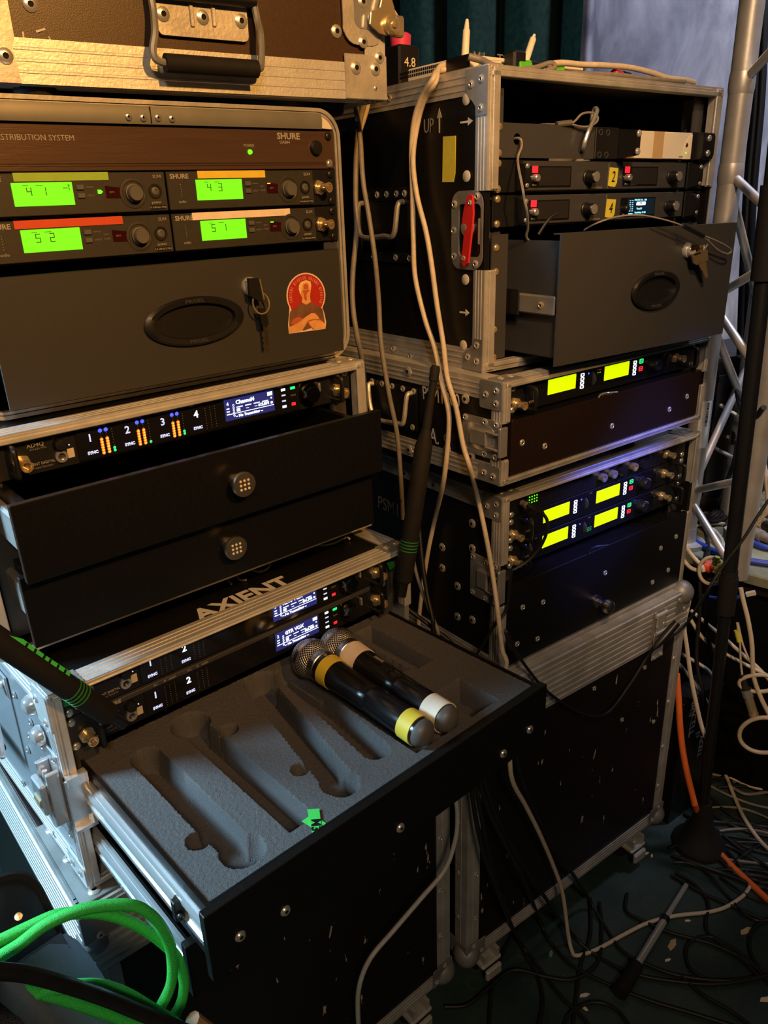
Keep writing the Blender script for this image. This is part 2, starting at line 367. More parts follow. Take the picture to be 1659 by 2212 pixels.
# ------------------------------------------------------------------ flight cases
Z0 = CAMZ
R1 = Frame(.3584, 1.2677, .0906+Z0, .6211, -.0025, .0068)
R2 = Frame(.3787, 1.2112, -.2389+Z0, .666, .001, .0046)
R3 = Frame(.3969, 1.2645, -.4309+Z0, .635, -.0019, .0003)
RB = Frame(.3746, 1.2265, -.7580+Z0, .6292, 0, 0)
L2 = Frame(-.2375, .9524, .0835+Z0, .6869, .0034, -.0057)
L3 = Frame(-.1747, .8205, -.2516+Z0, .6958, .0031, -.012)
L4 = Frame(-.1617, .8538, -.4701+Z0, .7333, -.0028, .0036)
LB = Frame(-.1346, .8382, -.7425+Z0, .6948, 0, 0)
L1 = Frame(.0194, 1.159, .125+Z0, .588, 0, 0)        # origin: front bottom right corner
def ridged(w, t, n=3, h=.0007, g=.0016):
    """top outline of a flange of width w, thickness t with n ridges"""
    pts = [(0, t)]
    for i in range(n):
        c = w*(i+.9)/(n+.8); pts += [(c-g, t), (c-g*.6, t+h), (c+g*.6, t+h), (c+g, t)]
    return pts+[(w, t)]
def angle_edge(mb, p0, p1, u, w, wu, ww, t=.0016, nu=3, nw=3):
    """L-profile along the edge p0-p1; the flanges run along u and w, the faces look along -w and -u"""
    A = [(a, -b) for a, b in ridged(wu, t, nu)]       # flange along u, outer side at -w
    B = [(-b, a) for a, b in ridged(ww, t, nw)]
    prof = A[::-1][:-1]+[(-t, -t)]+B[1:]+[(0, ww), (0, 0), (wu, 0)]
    mb.sweep(prof, p0, p1, u, w); return mb
X, Y, Zv = Vector((1, 0, 0)), Vector((0, 1, 0)), Vector((0, 0, 1))
def rack_case(fr, name, label, x0, x1, y0, y1, z0, z1, pm, em, ef=.019, es=.028, group=None, inside_gap=.02, cat='rack case', back=True, gaps=(), lip=None):
    """open-fronted case: 5 panels, 12 aluminium angles; front opening inset by ef"""
    t = Thing(name, label, cat, fr, ((x0+x1)/2, y0, z0), group); th = .009
    t.part('side_panel', MB().box(x0, x0+th, y0+.002, y1, z0, z1), pm)
    t.part('side_panel', MB().box(x1-th, x1, y0+.002, y1, z0, z1), pm)
    t.part('top_panel', MB().box(x0+th, x1-th, y0+.002, y1, z1-th, z1), pm)
    t.part('bottom_panel', MB().box(x0+th, x1-th, y0+.002, y1, z0, z0+th), pm)
    if back: t.part('back_panel', MB().box(x0+th, x1-th, y1-th, y1, z0+th, z1-th), inside)
    # inner trunk lining
    cs = [(a, b) for a in (0, 1) for b in (0, 1)]
    xs, zs = (x0, x1), (z0, z1); sg = (1, -1)
    for k, ys in ((0, (y0, y1)), ):
        for i in (0, 1):
            for j in (0, 1):   # along y
                t.part('edge_profile', angle_edge(MB(), (xs[i], y0, zs[j]), (xs[i], y1, zs[j]), X*sg[i], Zv*sg[j], es, es), em)
    for yy, f, s_ in ((y0, 1, ef), (y1, -1, es)):
        for i in (0, 1):       # vertical posts
            parts = [(z0, z1)]
            for (gi, ga, gb) in gaps:
                if gi == i and f == 1: parts = [(z0, ga), (gb, z1)]
            for a, b in parts:
                mb = angle_edge(MB(), (xs[i], yy, a), (xs[i], yy, b), X*sg[i], Y*f, s_, es*.7)
                if f == 1:     # tongue of the lid seam, inside the opening
                    mb.box(xs[i]+sg[i]*(s_*.35), xs[i]+sg[i]*s_, yy-.004, yy+.012, a+.001, b-.001, .001)
                t.part('edge_profile', mb, em)
        for j in (0, 1):       # horizontal
            mb = angle_edge(MB(), (x0, yy, zs[j]), (x1, yy, zs[j]), Zv*sg[j], Y*f, (lip or s_*.62) if j == 1 and f == 1 else s_*.62, es)
            if f == 1: mb.box(x0+.004, x1-.004, yy-.004, yy+.012, zs[j]+sg[j]*s_*.25, zs[j]+sg[j]*((lip or s_*.62) if j == 1 else s_*.62), .001)
            t.part('edge_profile', mb, em)
    # rack rails
    for i in (0, 1):
        mb = MB(); a = xs[i]+sg[i]*(th+.0105); mb.box(a, a+sg[i]*.0025, y0+.02, y0+.055, z0+.012, z1-.012); mb.box(a, a+sg[i]*.026, y0+.018, y0+.0205, z0+.012, z1-.012)
        t.part('rack_rail', mb, mgrey)
    return t
def corner_plate_side(t, x, y0, z0, s, mt, w=.040, h=.050, t_=.0016, wy=.018, r=.012):
    """plate on the left side face (x), from front edge y0 and corner height z0; s=-1 down from a top corner, +1 up from a bottom corner"""
    pts = [(y0-.001, z0), (y0+w, z0), (y0+w, z0+s*(h*.42)), (y0+w-.006, z0+s*h*.58), (y0+wy+.006, z0+s*h*.68), (y0+wy, z0+s*h*.8), (y0+wy, z0+s*h), (y0-.001, z0+s*h)]
    o = t.part('corner_plate', MB().prism(pts, 'yz', x-.0016-t_, x-.001), mt)
    for yy, zz in ((y0+w*.72, z0+s*.018), (y0+w*.25, z0+s*.014), (y0+wy*.5, z0+s*(h-.009))): t.piece('rivet', RIV(), rivm, (x-.0016-t_, yy, zz), RS)
    return o
def corner_plate_top(t, x, y, z, sx, mt, w=.04, d=.03):
    o = t.part('corner_plate', MB().box(x, x+sx*w, y-.001, y+d, z+.0012, z+.003, .0006), mt)
    for a in (.01, .03): t.piece('rivet', RIV(), rivm, (x+sx*a, y+d*.5, z+.003), RTOP)
    return o
def foot(t, x, y, z, r=.019, h=.02, mt=None): return t.part('foot', MB().lathe((x, y, z), (0, 0, -1), [(0, r*1.08), (h*.3, r*1.05), (h*.85, r), (h, r*.85)], 18), mt or rub)
def rivets_side(t, x, pts, me=None, mt=None): 
    for y, z in pts: t.piece('rivet', me or RIV(), mt or rivm, (x, y, z), RS)
def rivets_front(t, y, pts, me=None, mt=None):
    for x, z in pts: t.piece('rivet', me or RIV(), mt or rivm, (x, y, z), RF)

# ---- R1: black 8U rack case, top of the right stack
x0, x1 = -.26, .26; yf = -.0066; zt, zb = .062, -.3262
r1 = rack_case(R1, 'rack_case', 'black rack case with a red butterfly latch, topmost of the right stack', x0, x1, yf, .50, zb, zt, blk, alu2, .0188, .030, 'flight cases of the right stack', gaps=((0, -.186, -.084), (1, -.186, -.084)))
corner_plate_side(r1, x0, yf, zt, -1, alud, .040, .056, wy=.020); corner_plate_side(r1, x0, yf, zb, 1, alud, .040, .046, wy=.020)
rivets_side(r1, x0-.001, ((.033, .028), (.031, -.065), (.031, -.200), (.034, -.293)), DOME(), M('cream_dome_cap', (.55, .50, .42), .4))
rivets_side(r1, x0-.0025, ((.20, .048), (.205, -.318), (.16, -.325), (.36, .048), (.36, -.318)))
# recessed butterfly latch on the left side
def dish_latch(t, x, y0, y1, z0, z1, ym, red):
    """recessed dish on the left face; reaches round the front edge y0"""
    la = Thing  # keeps names local
    plate = MB(); o = rrect(y0, y1, z0, z1, .018); i_ = rrect(y0+.004, y1-.014, z0+.017, z1-.017, .008)
    n = len(o)
    for (A, xa), (B, xb) in (((o, x-.0016), (o, x-.0030)), ((o, x-.0030), (i_, x-.0030)), ((i_, x-.0030), ([(q[0], q[1]) for q in i_], x+.012))):
        k = len(plate.v); plate.v += [Vector((xa, *q)) for q in A]+[Vector((xb, *q)) for q in B]
        plate.f += [(k+j, k+(j+1) % n, k+n+(j+1) % n, k+n+j) for j in range(n)]
    plate.v += [Vector((x+.012, *q)) for q in i_]; plate.f.append(tuple(range(len(plate.v)-n, len(plate.v))))
    lp = t.part('latch_dish', plate, alud)
    cz = (z0+z1)/2; cy = (y0+y1)/2-.006
    t.part('latch_plate', MB().box(x+.004, x+.0075, cy-.012, cy+.018, cz-.020, cz+.014, .001), alu2, lp)
    t.part('latch_spring', MB().tube([(x+.006, cy+.010+.008*math.cos(a), cz+.030+.009*math.sin(a)) for a in [k*.6 for k in range(10)]], .0012, 5, 2), steel, lp)
    t.part('latch_spring', MB().tube([(x+.006, cy+.010+.006*math.cos(a), cz-.033+.008*math.sin(a)) for a in [k*.6 for k in range(10)]], .0012, 5, 2), steel, lp)
    t.part('latch_keeper', MB().box(x-.001, x+.009, y0+.004, y0+.014, cz-.020, cz+.018, .003), alu2, lp)
    wing = [(cy-.012, cz+.045), (cy-.004, cz+.047), (cy+.004, cz+.030), (cy+.008, cz+.012), (cy+.004, cz-.006), (cy+.006, cz-.022), (cy+.010, cz-.040), (cy+.003, cz-.047), (cy-.005, cz-.042), (cy-.008, cz-.020), (cy-.012, cz+.004), (cy-.014, cz+.022)]
    wg = t.part('latch_wing', MB().prism(wing, 'yz', x-.010, x-.0065), red, lp, 'red butterfly wing of the latch' if red is redp else None)
    t.part('latch_pivot', MB().lathe((x+.004, cy+.004, cz+.004), (-1, 0, 0), [(0, .011), (.010, .011), (.012, .009), (.013, .005), (.0145, .005), (.015, .001)], 16), steel, lp)
    for yy, zz in ((cy-.008, cz+.036), (cy+.004, cz-.036)): t.piece('rivet', RIV(), rivm, (x-.010, yy, zz), RS, lp, .7)
    for yy, zz in ((y1-.006, z1-.017), (y1-.005, cz), (y1-.006, z0+.017), (y0+.012, z1-.008), (y0+.013, z0+.008)): t.piece('rivet', RIV(), rivm, (x-.003, yy, zz), RS, lp)
    return lp
dish_latch(r1, x0, -.004, .060, -.186, -.083, 0, redp)
rp = r1.part('latch_plate', MB().box(x1+.001, x1+.003, yf, .05, -.186, -.083, .0008), alud)
r1.part('latch_wing', MB().box(x1+.003, x1+.006, -.004, .012, -.155, -.115, .001), redp, rp)
# spring handle recess far back on the left side
hp = MB().box(x0-.003, x0-.001, .150, .292, -.182, -.074, .001); ho = r1.part('handle_dish', hp, blk)
r1.part('dish_rim', MB().box(x0-.005, x0-.003, .150, .292, -.092, -.074, .001).box(x0-.005, x0-.003, .150, .292, -.182, -.168, .001).box(x0-.005, x0-.003, .150, .160, -.168, -.092, .001).box(x0-.005, x0-.003, .282, .292, -.168, -.092, .001), plast, ho)
r1.part('handle_bow', MB().tube([(x0-.004, .170, -.094), (x0-.016, .168, -.100), (x0-.020, .174, -.140), (x0-.020, .200, -.143), (x0-.020, .262, -.143), (x0-.016, .272, -.100), (x0-.004, .272, -.094)], .0042, 8), alud, ho)
rivets_side(r1, x0-.005, ((.165, -.083), (.185, -.083), (.210, -.083), (.235, -.083), (.265, -.083), (.19, -.175), (.25, -.175), (.155, -.175)))
# writing on the left side
r1.text('UP', (x0-.0012, .112, .0025), .026, inkd, 'side', sx=.7)
arrow = lambda y, z, ang, L, t: MB().add([V3(0, *(Matrix.Rotation(ang, 2) @ Vector(q)+Vector((y, z)))) for q in ((-L/2, -.0011), (L*.12, -.0014), (L*.1, -.005), (L/2, 0), (L*.1, .005), (L*.12, .0014), (-L/2, .0011))]+[V3(.0006, *(Matrix.Rotation(ang, 2) @ Vector(q)+Vector((y, z)))) for q in ((-L/2, -.0011), (L*.12, -.0014), (L*.1, -.005), (L/2, 0), (L*.1, .005), (L*.12, .0014), (-L/2, .0011))], [tuple(range(7)), tuple(range(13, 6, -1))]+[(i, (i+1) % 7, 7+(i+1) % 7, 7+i) for i in range(7)])
for y, z, a, L in ((.089, .008, math.pi/2, .031), (.033, .0015, math.pi, .025), (.033, -.246, math.pi, .021)):
    mb = arrow(y, z, a, L, 0); mb.v = [q+Vector((x0-.0010, 0, 0)) for q in mb.v]; r1.part('painted_arrow', mb, paint if a > 2 else ink)
r1.part('tape_strip', MB().prism([(.081, -.0125), (.0548, -.0135), (.0555, -.060), (.059, -.0712), (.0825, -.0705)], 'yz', x0-.0009, x0-.0001), tapeYg, label='yellow tape strip')
# ---- R2: low case with transmitter, labelled PSM1000 RA
x0, x1 = -.265, .265
r2 = rack_case(R2, 'rack_case', 'low black case lettered PSM1000 and RA in white with a draw latch', x0, x1, 0, .47, -.1493, 0, blk, alu2, .0125, .0285, 'flight cases of the right stack', gaps=((0, -.112, -.058), (1, -.085, -.062)))
def plate4(t, x, y0, y1, z0, z1, mt, riv):
    o = t.part('corner_plate', MB().prism(rrect(y0, y1, z0, z1, .004), 'yz', x-.0034, x-.001), mt); rivets_side(t, x-.0034, riv); return o
plate4(r2, x0, 0, .042, -.040, 0, alud, ((.010, -.012), (.030, -.020), (.010, -.030))); plate4(r2, x0, 0, .042, -.1493, -.122, alud, ((.012, -.138), (.030, -.136)))
corner_plate_top(r2, x0, 0, 0, 1, alud); corner_plate_top(r2, x1, 0, 0, -1, alud)
r2.text('PSM1000', (x0-.0012, .125, -.041), .030, paint, 'side', sx=.74, shear=-.15); r2.text('RA.', (x0-.0012, .148, -.106), .034, paint, 'side', sx=.75); r2.text(':', (x0-.0012, .108, -.104), .03, paint, 'side')
def draw_latch(t, x, yf, yb, zc, h, mt=None):
    mt = mt or alud; d = t.part('latch_dish', MB().prism(rrect(yf, yb, zc-h/2, zc+h/2, .004), 'yz', x-.0036, x-.001), mt)
    t.part('latch_cup', MB().prism(rrect(yf+.012, yb-.010, zc-h*.33, zc+h*.33, .010), 'yz', x-.0046, x-.003), steel, d)
    t.part('latch_lever', MB().box(x-.010, x-.0045, yf+.022, yb-.020, zc-h*.20, zc+h*.22, .002), mt, d)
    t.part('latch_bail', MB().tube([(x-.008, yf+.024, zc+h*.20), (x-.009, yf+.004, zc+h*.20), (x-.006, yf-.003, zc+h*.18), (x-.006, yf-.003, zc-h*.18), (x-.009, yf+.004, zc-h*.20), (x-.008, yf+.024, zc-h*.20)], .0020, 6, 3), steel, d)
    t.part('latch_hook', MB().box(x-.010, x+.006, yf-.006, yf-.001, zc-h*.38, zc+h*.38, .001), steel, d)
    rivets_side(t, x-.0036, ((yb-.006, zc+h*.42), (yf+.030, zc+h*.42), (yf+.008, zc+h*.42), (yb-.006, zc-h*.42), (yf+.030, zc-h*.42), (yf+.008, zc-h*.42)))
    return d
draw_latch(r2, x0, 0, .076, -.084, .057)
rivets_side(r2, x0-.0016, ((.0717, -.0338), (.058, -.118), (.11, -.102), (.11, -.118), (.20, -.012), (.20, -.14)), RIVB())
def side_handle(t, x, y0, y1, z0, z1):
    o = t.part('handle_dish', MB().box(x-.003, x-.001, y0, y1, z0, z1, .001), plast)
    t.part('handle_bow', MB().tube([(x-.004, y0+.012, z1-.008), (x-.014, y0+.012, z1-.012), (x-.018, y0+.016, z0+.018), (x-.018, y0+.030, z0+.012), (x-.018, y1-.03, z0+.012), (x-.014, y1-.012, z1-.012), (x-.004, y1-.012, z1-.008)], .0038, 8), alu2, o)
    for k in range(5): t.piece('rivet', RIV(), rivm, (x-.003, y0+.008+(y1-y0-.016)*k/4, z1-.005), RS, o)
    t.piece('rivet', RIV(), rivm, (x-.003, y0+.012, z0+.006), RS, o)
side_handle(r2, x0, .178, .300, -.106, -.036)
for a, b in ((-.19, .07), (.17, .09), (-.19, .42), (.17, .42)): foot(r2, a, b, -.1493, .02, .040)
# ---- R3: case with two transmitters and a drawer
r3 = rack_case(R3, 'rack_case', 'black rack case lettered PSM1000 on top, standing on the big trunk', x0, x1, 0, .50, -.3226, 0, blk, alu2, .0125, .030, 'flight cases of the right stack', gaps=((0, -.19, -.115), (1, -.16, -.10)))
plate4(r3, x0, 0, .042, -.040, 0, alud, ((.010, -.012), (.030, -.020), (.010, -.030))); plate4(r3, x0, 0, .042, -.3226, -.295, alud, ((.012, -.310), (.030, -.308)))
corner_plate_top(r3, x0, 0, 0, 1, alud); corner_plate_top(r3, x1, 0, 0, -1, alud, .05, .035)
r3.text('PSM1000', (.02, .035, .0006), .030, paint, 'top', sx=1.0); r3.text('PSM1000', (x0-.0012, .270, -.100), .036, inkd, 'side', sx=.85)
draw_latch(r3, x0, 0, .067, -.152, .078)
rivets_side(r3, x0-.0016, ((.0653, -.0618), (.0645, -.1064), (.062, -.24), (.10, -.19), (.10, -.25), (.14, -.13), (.14, -.17), (.16, -.02), (.24, -.02)), RIVB())
# ---- big trunks at the bottom
def trunk(fr, label, hw, h, d, grp, plates=True, topband=.10):
    t = Thing('trunk_case', label, 'flight case', fr, (0, d/2, -h), grp); th = .010; c = .004; pm = blkw
    t.part('front_panel', MB().box(-hw+th, hw-th, 0, th, -h+th, -topband-.002), pm); t.part('back_panel', MB().box(-hw+th, hw-th, d-th, d, -h+th, -th), blk)
    t.part('side_panel', MB().box(-hw, -hw+th, .001, d, -h, -topband-.002), blk); t.part('side_panel', MB().box(hw-th, hw, .001, d, -h, -topband-.002), blk)
    t.part('bottom_panel', MB().box(-hw, hw, 0, d, -h-.002, -h+th), blk); t.part('lid_panel', MB().box(-hw+.002, hw-.002, .002, d-.002, -th, -.001), bwood)
    # ribbed aluminium lid band, front and left, with true ribs
    n = 8
    def band(p0, p1, out):
        mb = MB(); prof = [(0, 0)]
        for i in range(n):
            a, b = topband*i/n, topband*(i+1)/n; prof += [(a+.0008, .0012), (a+.0026, .0050), (b-.0026, .0050), (b-.0008, .0012)]
        prof += [(topband, 0)]; mb.sweep(prof, p0, p1, (0, 0, -1), out); return mb
    t.part('lid_band', band((-hw, 0, 0), (hw, 0, 0), (0, -1, 0)), alu2); t.part('lid_band', band((-hw, 0, 0), (-hw, d, 0), (-1, 0, 0)), alu); t.part('lid_band', band((hw, 0, 0), (hw, d, 0), (1, 0, 0)), alu2)
    t.part('lid_backing', MB().box(-hw, hw, 0, .008, -topband, 0).box(-hw, -hw+.008, .008, d, -topband, 0).box(hw-.008, hw, .008, d, -topband, 0), alud)
    for sx in (-1, 1):
        t.part('edge_profile', angle_edge(MB(), (sx*hw, 0, -h), (sx*hw, 0, -topband-.002), X*-sx, Y, .030, .030, nu=1, nw=1), alu2)
        t.part('edge_profile', angle_edge(MB(), (sx*hw, 0, -h), (sx*hw, d, -h), X*-sx, Zv, .030, .030), alu2)
        t.part('edge_profile', angle_edge(MB(), (sx*hw, 0, 0), (sx*hw, d, 0), X*-sx, Zv*-1, .030 if plates else .006, .004), alud)
        for zz in (-.16, -.27, -.39, -.50): t.piece('rivet', RIV(), rivm, (sx*(hw-.022), -.0018, zz), RF); t.piece('rivet', RIV(), rivm, (sx*hw+sx*.0018, .022, zz), RS)
        # ball corners
        for zz, s in ((0, 1), (-h, -1)):
            b = MB(); b.ball((sx*(hw-.010), .010, zz-s*(.010 if plates or s < 0 else .055)), .026 if plates or s < 0 else .020, 18, 10); b.box(sx*(hw-.045), sx*(hw+.0045), -.0058, -.004, zz-s*.002, zz-s*.045, .001); b.box(sx*(hw+.0045), sx*(hw+.003), -.0045, .045, zz-s*.002, zz-s*.045, .001)
            t.part('ball_corner', b, alud)
            t.piece('rivet', RIV(), rivm, (sx*(hw-.015), -.006, zz-s*.040), RF); t.piece('rivet', RIV(), rivm, (sx*(hw-.036), -.006, zz-s*.014), RF)
    t.part('edge_profile', angle_edge(MB(), (-hw, 0, -h), (hw, 0, -h), Zv, Y, .030, .030), alu2)
    t.part('edge_profile', angle_edge(MB(), (-hw, 0, 0), (hw, 0, 0), Zv*-1, Y, .012, .028), alu2)
    t.part('runner_board', MB().box(-hw+.04, hw-.04, .008, .05, -h-.022, -h-.001, .003), M('worn_runner_wood', (.26, .19, .12), .7, 0, .4, 30))
    t.part('runner_board', MB().box(-hw+.04, hw-.04, d-.05, d-.008, -h-.022, -h-.001, .003), bwood)
    for a in (-hw+.07, hw-.07):
        for b in (.06, d-.07):
            cp = t.part('caster_plate', MB().box(a-.04, a+.04, b-.04, b+.04, -h-.026, -h-.020, .002), alud)
            fk = t.part('caster_fork', MB().prism([(b-.030, -h-.026), (b+.030, -h-.026), (b+.020, -h-.075), (b+.004, -h-.084), (b-.012, -h-.070)], 'yz', a-.022, a-.018).prism([(b-.030, -h-.026), (b+.030, -h-.026), (b+.020, -h-.075), (b+.004, -h-.084), (b-.012, -h-.070)], 'yz', a+.018, a+.022), alu2)
            t.part('caster_wheel', MB().lathe((a-.015, b+.002, -h-.0665), (1, 0, 0), [(0, .030), (.003, .0425), (.027, .0425), (.030, .030)], 20), rub)
            if b < .1: t.part('brake_lever', MB().box(a-.026, a+.026, b-.062, b-.030, -h-.058, -h-.048, .003).box(a-.020, a+.020, b-.070, b-.060, -h-.085, -h-.060, .003).box(a-.020, a-.012, b-.06, b-.03, -h-.048, -h-.026).box(a+.012, a+.020, b-.06, b-.03, -h-.048, -h-.026), alu2)
    return t
GR, GL = 'flight cases of the right stack', 'flight cases of the left stack'
FLOOR_GAP = None
hRB = -.7580+Z0-.109; hLB = -.7425+Z0-.109
rb = trunk(RB, 'big scuffed black trunk case on casters with a ribbed aluminium lid band', .305, hRB, .60, GR)
def lid_latch(t, x, z, y=-.0045, k=1.):
    o = t.part('lid_latch', MB().box(x-.022, x+.022, y-.0022, y, z-.030, z+.040, .001), alud)
    t.part('latch_hook', MB().cyl((x-.018, y-.004, z+.030), (x+.018, y-.004, z+.030), .0045, 8).box(x-.014, x+.014, y-.006, y-.002, z-.010, z+.026, .002), alu2, o)
    t.part('latch_strap', MB().box(x-.018, x+.018, y-.005, y-.0022, z-.072, z-.010, .0015).cyl((x-.016, y-.006, z-.010), (x+.016, y-.006, z-.010), .004, 8), alu2, o)
    for a, b in ((-.016, .036), (.016, .036), (-.013, .006), (.010, .006), (-.012, -.066), (.012, -.066)): t.piece('rivet', RIV(), rivm, (x+a, y-(.006 if b < .03 else .0022), z+b), RF, o, .8)
lid_latch(rb, .205, -.052); lid_latch(rb, -.235, -.055)
rivets_front(rb, -.0003, ((.02, -.12), (.12, -.24), (.235, -.30), (.18, -.14)))
lb = trunk(LB, 'big black trunk case under the sheet-metal case, with a corner plate bolted to its lid', .296, hLB, .60, GL, False)
pl = lb.part('corner_plate', MB().prism([(-.292, .004), (-.18, .004), (-.18, .018), (-.255, .022), (-.262, .15), (-.270, .165), (-.292, .165)], 'xy', .0026, .0046), alud)
for a, b in ((-.277, .148), (-.277, .085), (-.272, .016), (-.22, .012)): lb.piece('bolt', RIVB(), rivm, (a, b, .0046), RTOP, pl)
# ------------------------------------------------------------------ left stack of cases
def ringprism(mb, outer, inner, plane, a, b):
    f = {'xz': lambda p, t: V3(p[0], t, p[1]), 'yz': lambda p, t: V3(t, p[0], p[1])}[plane]; n = len(outer)
    mb.rings([[f(p, a) for p in outer], [f(p, b) for p in outer], [f(p, b) for p in inner], [f(p, a) for p in inner]], False, True); return mb
# ---- L1: brown case on top
P1 = lambda px, py, off=0: on_f(L1, px, py, off)
W1, H1, D1 = -.530, .335, .42
l1 = Thing('flight_case', 'brown case with a sprung bow handle, topmost of the left stack', 'flight case', L1, (W1/2, D1/2, 0), GL)
l1.part('front_panel', MB().box(W1, 0, .002, .012, .0, H1), brown); l1.part('back_panel', MB().box(W1, 0, D1-.012, D1, 0, H1), brown)
l1.part('side_panel', MB().box(W1, W1+.01, .012, D1-.012, 0, H1), brown); l1.part('side_panel', MB().box(-.01, 0, .012, D1-.012, 0, H1), brown)
l1.part('bottom_panel', MB().box(W1+.01, -.01, .012, D1-.012, 0, .01), blk); l1.part('lid_panel', MB().box(W1+.01, -.01, .012, D1-.012, H1-.01, H1), brown)
l1.part('edge_profile', angle_edge(MB(), (W1, 0, 0), (0, 0, 0), Zv, Y, .040, .040), alu)
l1.part('edge_profile', angle_edge(MB(), (W1, 0, H1), (0, 0, H1), Zv*-1, Y, .04, .03), alu)
for xx, s in ((0, -1), (W1, 1)):
    l1.part('edge_profile', angle_edge(MB(), (xx, 0, 0), (xx, 0, H1), X*s, Y, .030, .03), alu); l1.part('edge_profile', angle_edge(MB(), (xx, 0, 0), (xx, D1, 0), X*s, Zv, .03, .03), alu)
    l1.part('edge_profile', angle_edge(MB(), (xx, 0, H1), (xx, D1, H1), X*s, Zv*-1, .03, .03), alu)
# corner plates
cp = l1.part('corner_plate', MB().box(-.062, .0018, -.0036, -.001, -.0015, .050, .001).box(.0005, .003, -.003, .05, -.0015, .05, .001), alu2)
for a, b in ((-.046, .034), (-.016, .034), (-.016, .012)): l1.piece('rivet', RIVB() if b > .02 else RIV(), rivm, (a, -.0036, b), RF, cp, 1. if b > .02 else .6)
a0 = P1(45, 176).x
cp = l1.part('corner_plate', MB().prism([(W1-.002, -.0015), (a0, -.0015), (a0-.004, .045), (a0-.012, .055), (W1-.002, .055)], 'xz', -.0036, -.001), alu2)
q = P1(10, 122); l1.piece('rivet', RIVB(), rivm, (q.x, -.0036, q.z), RF, cp)
q = P1(2, 30); cp2 = l1.part('latch_dish', MB().prism(rrect(W1, q.x+.008, q.z-.03, q.z+.07, .012), 'xz', -.0026, -.0005), alu2)
for px, py in ((12, 78), (66, 8), (728, 67), (771, 137)):
    q = P1(px, py); l1.piece('rivet', RIVB(), rivm, (q.x, .002, q.z), RF)
# bow handle with its clip plate
q0, q1 = P1(333, 10), P1(533, 66); plz0, plz1 = q1.z-.006, q0.z+.03
hpz = P1(435, 40)
hd = l1.part('handle_plate', MB().prism(rrect(q0.x, q1.x, hpz.z-.020, hpz.z+.055, .006), 'xz', -.0040, -.0005), alu2)
l1.part('handle_plate', MB().prism([(q0.x-.020, hpz.z+.055), (q0.x-.02, hpz.z+.045), (q0.x+.01, hpz.z+.022), (q1.x-.01, hpz.z+.022), (q1.x+.035, hpz.z+.045), (q1.x+.035, hpz.z+.055)], 'xz', -.0028, -.0004), alu2, hd)
for px, py in ((349, 32), (435, 39), (517, 47)):
    q = P1(px, py); l1.piece('rivet', RIVB(), rivm, (q.x, -.004, q.z), RF, hd)
for px in (411, 458):
    q = P1(px, 38); l1.part('pressed_rib', MB().box(q.x-.0025, q.x+.0025, -.006, -.004, q.z-.010, q.z+.016, .0012), alu2, hd)
l1.part('handle_hinge', MB().cyl((q0.x-.008, -.010, hpz.z+.020), (q1.x+.008, -.010, hpz.z+.020), .0075, 12), plast, hd)
gl, gr = on_f(L1, 345, 135, -.024), on_f(L1, 562, 150, -.024)
bt = hpz.z+.020
l1.part('handle_bow', MB().tube([(q0.x-.007, -.010, bt), (q0.x-.007, -.014, bt-.02), ((q0.x*.5+gl.x*.5)-.006, -.022, gl.z+.028), (gl.x-.006, -.024, gl.z+.008), (gl.x+.006, -.024, gl.z), ((gl.x+gr.x)/2, -.024, (gl.z+gr.z)/2), (gr.x-.006, -.024, gr.z), (gr.x+.002, -.024, gr.z+.008), (gr.x*.5+q1.x*.5+.006, -.022, gr.z+.035), (q1.x+.008, -.014, bt-.02), (q1.x+.007, -.010, bt)], .0042, 8, 5), alud, hd)
l1.part('handle_grip', MB().cyl((gl.x+.006, -.024, gl.z), (gr.x-.004, -.024, gr.z), .0095, 14), rub, hd)
# butterfly latch round the right edge
b0, b1 = P1(790, 30), P1(812, 85)
dl = l1.part('latch_dish', MB().prism(rrect(-.062, -.001, .060, .19, .020), 'xz', -.0034, -.0012), alu2)
l1.part('dish_well', MB().prism(rrect(-.046, .001, .078, .18, .012), 'xz', -.0040, -.0030), steel, dl)
cxw = P1(838, 50, -.012); wz = cxw.z
wing = [(cxw.x+.004, wz+.030), (cxw.x-.006, wz+.034), (cxw.x-.012, wz+.016), (cxw.x-.026, wz+.010), (cxw.x-.028, wz-.003), (cxw.x-.014, wz-.012), (cxw.x-.004, wz-.014), (cxw.x+.010, wz-.012), (cxw.x+.012, wz+.004), (cxw.x+.009, wz+.018)]
l1.part('latch_wing', MB().prism(wing, 'xz', -.014, -.011), nickel, dl)
l1.part('latch_pivot', MB().lathe((cxw.x+.002, -.014, wz-.003), (0, -1, 0), [(0, .011), (.006, .011), (.009, .008), (.009, .004), (.011, .004), (.0115, .001)], 16), nickel, dl)
l1.part('latch_keeper', MB().box(cxw.x+.008, cxw.x+.026, -.013, -.003, wz-.014, wz+.010, .002), nickel, dl)
for b in (.088, .168): l1.part('latch_spring', MB().tube([(-.020+.006*math.cos(a), -.006, b+.008*math.sin(a)) for a in [k*.7 for k in range(9)]], .0012, 5, 2), steel, dl)
for px, py in ((780, 5), (781, 92), (816, 126)):
    q = P1(px, py); l1.piece('rivet', RIVB(), rivm, (q.x, -.0034, q.z), RF, dl, .9)
l1.part('sticker_residue', MB().tube([P1(50, 68)+V3(0, .0018, 0), P1(52, 88)+V3(0, .0018, 0)], .0012, 4).tube([P1(78, 68)+V3(0, .0018, 0), P1(98, 62)+V3(0, .0018, 0)], .0014, 4).tube([P1(66, 95)+V3(0, .0018, 0), P1(110, 95)+V3(0, .0018, 0), P1(106, 78)+V3(0, .0018, 0)], .0009, 4), paint)
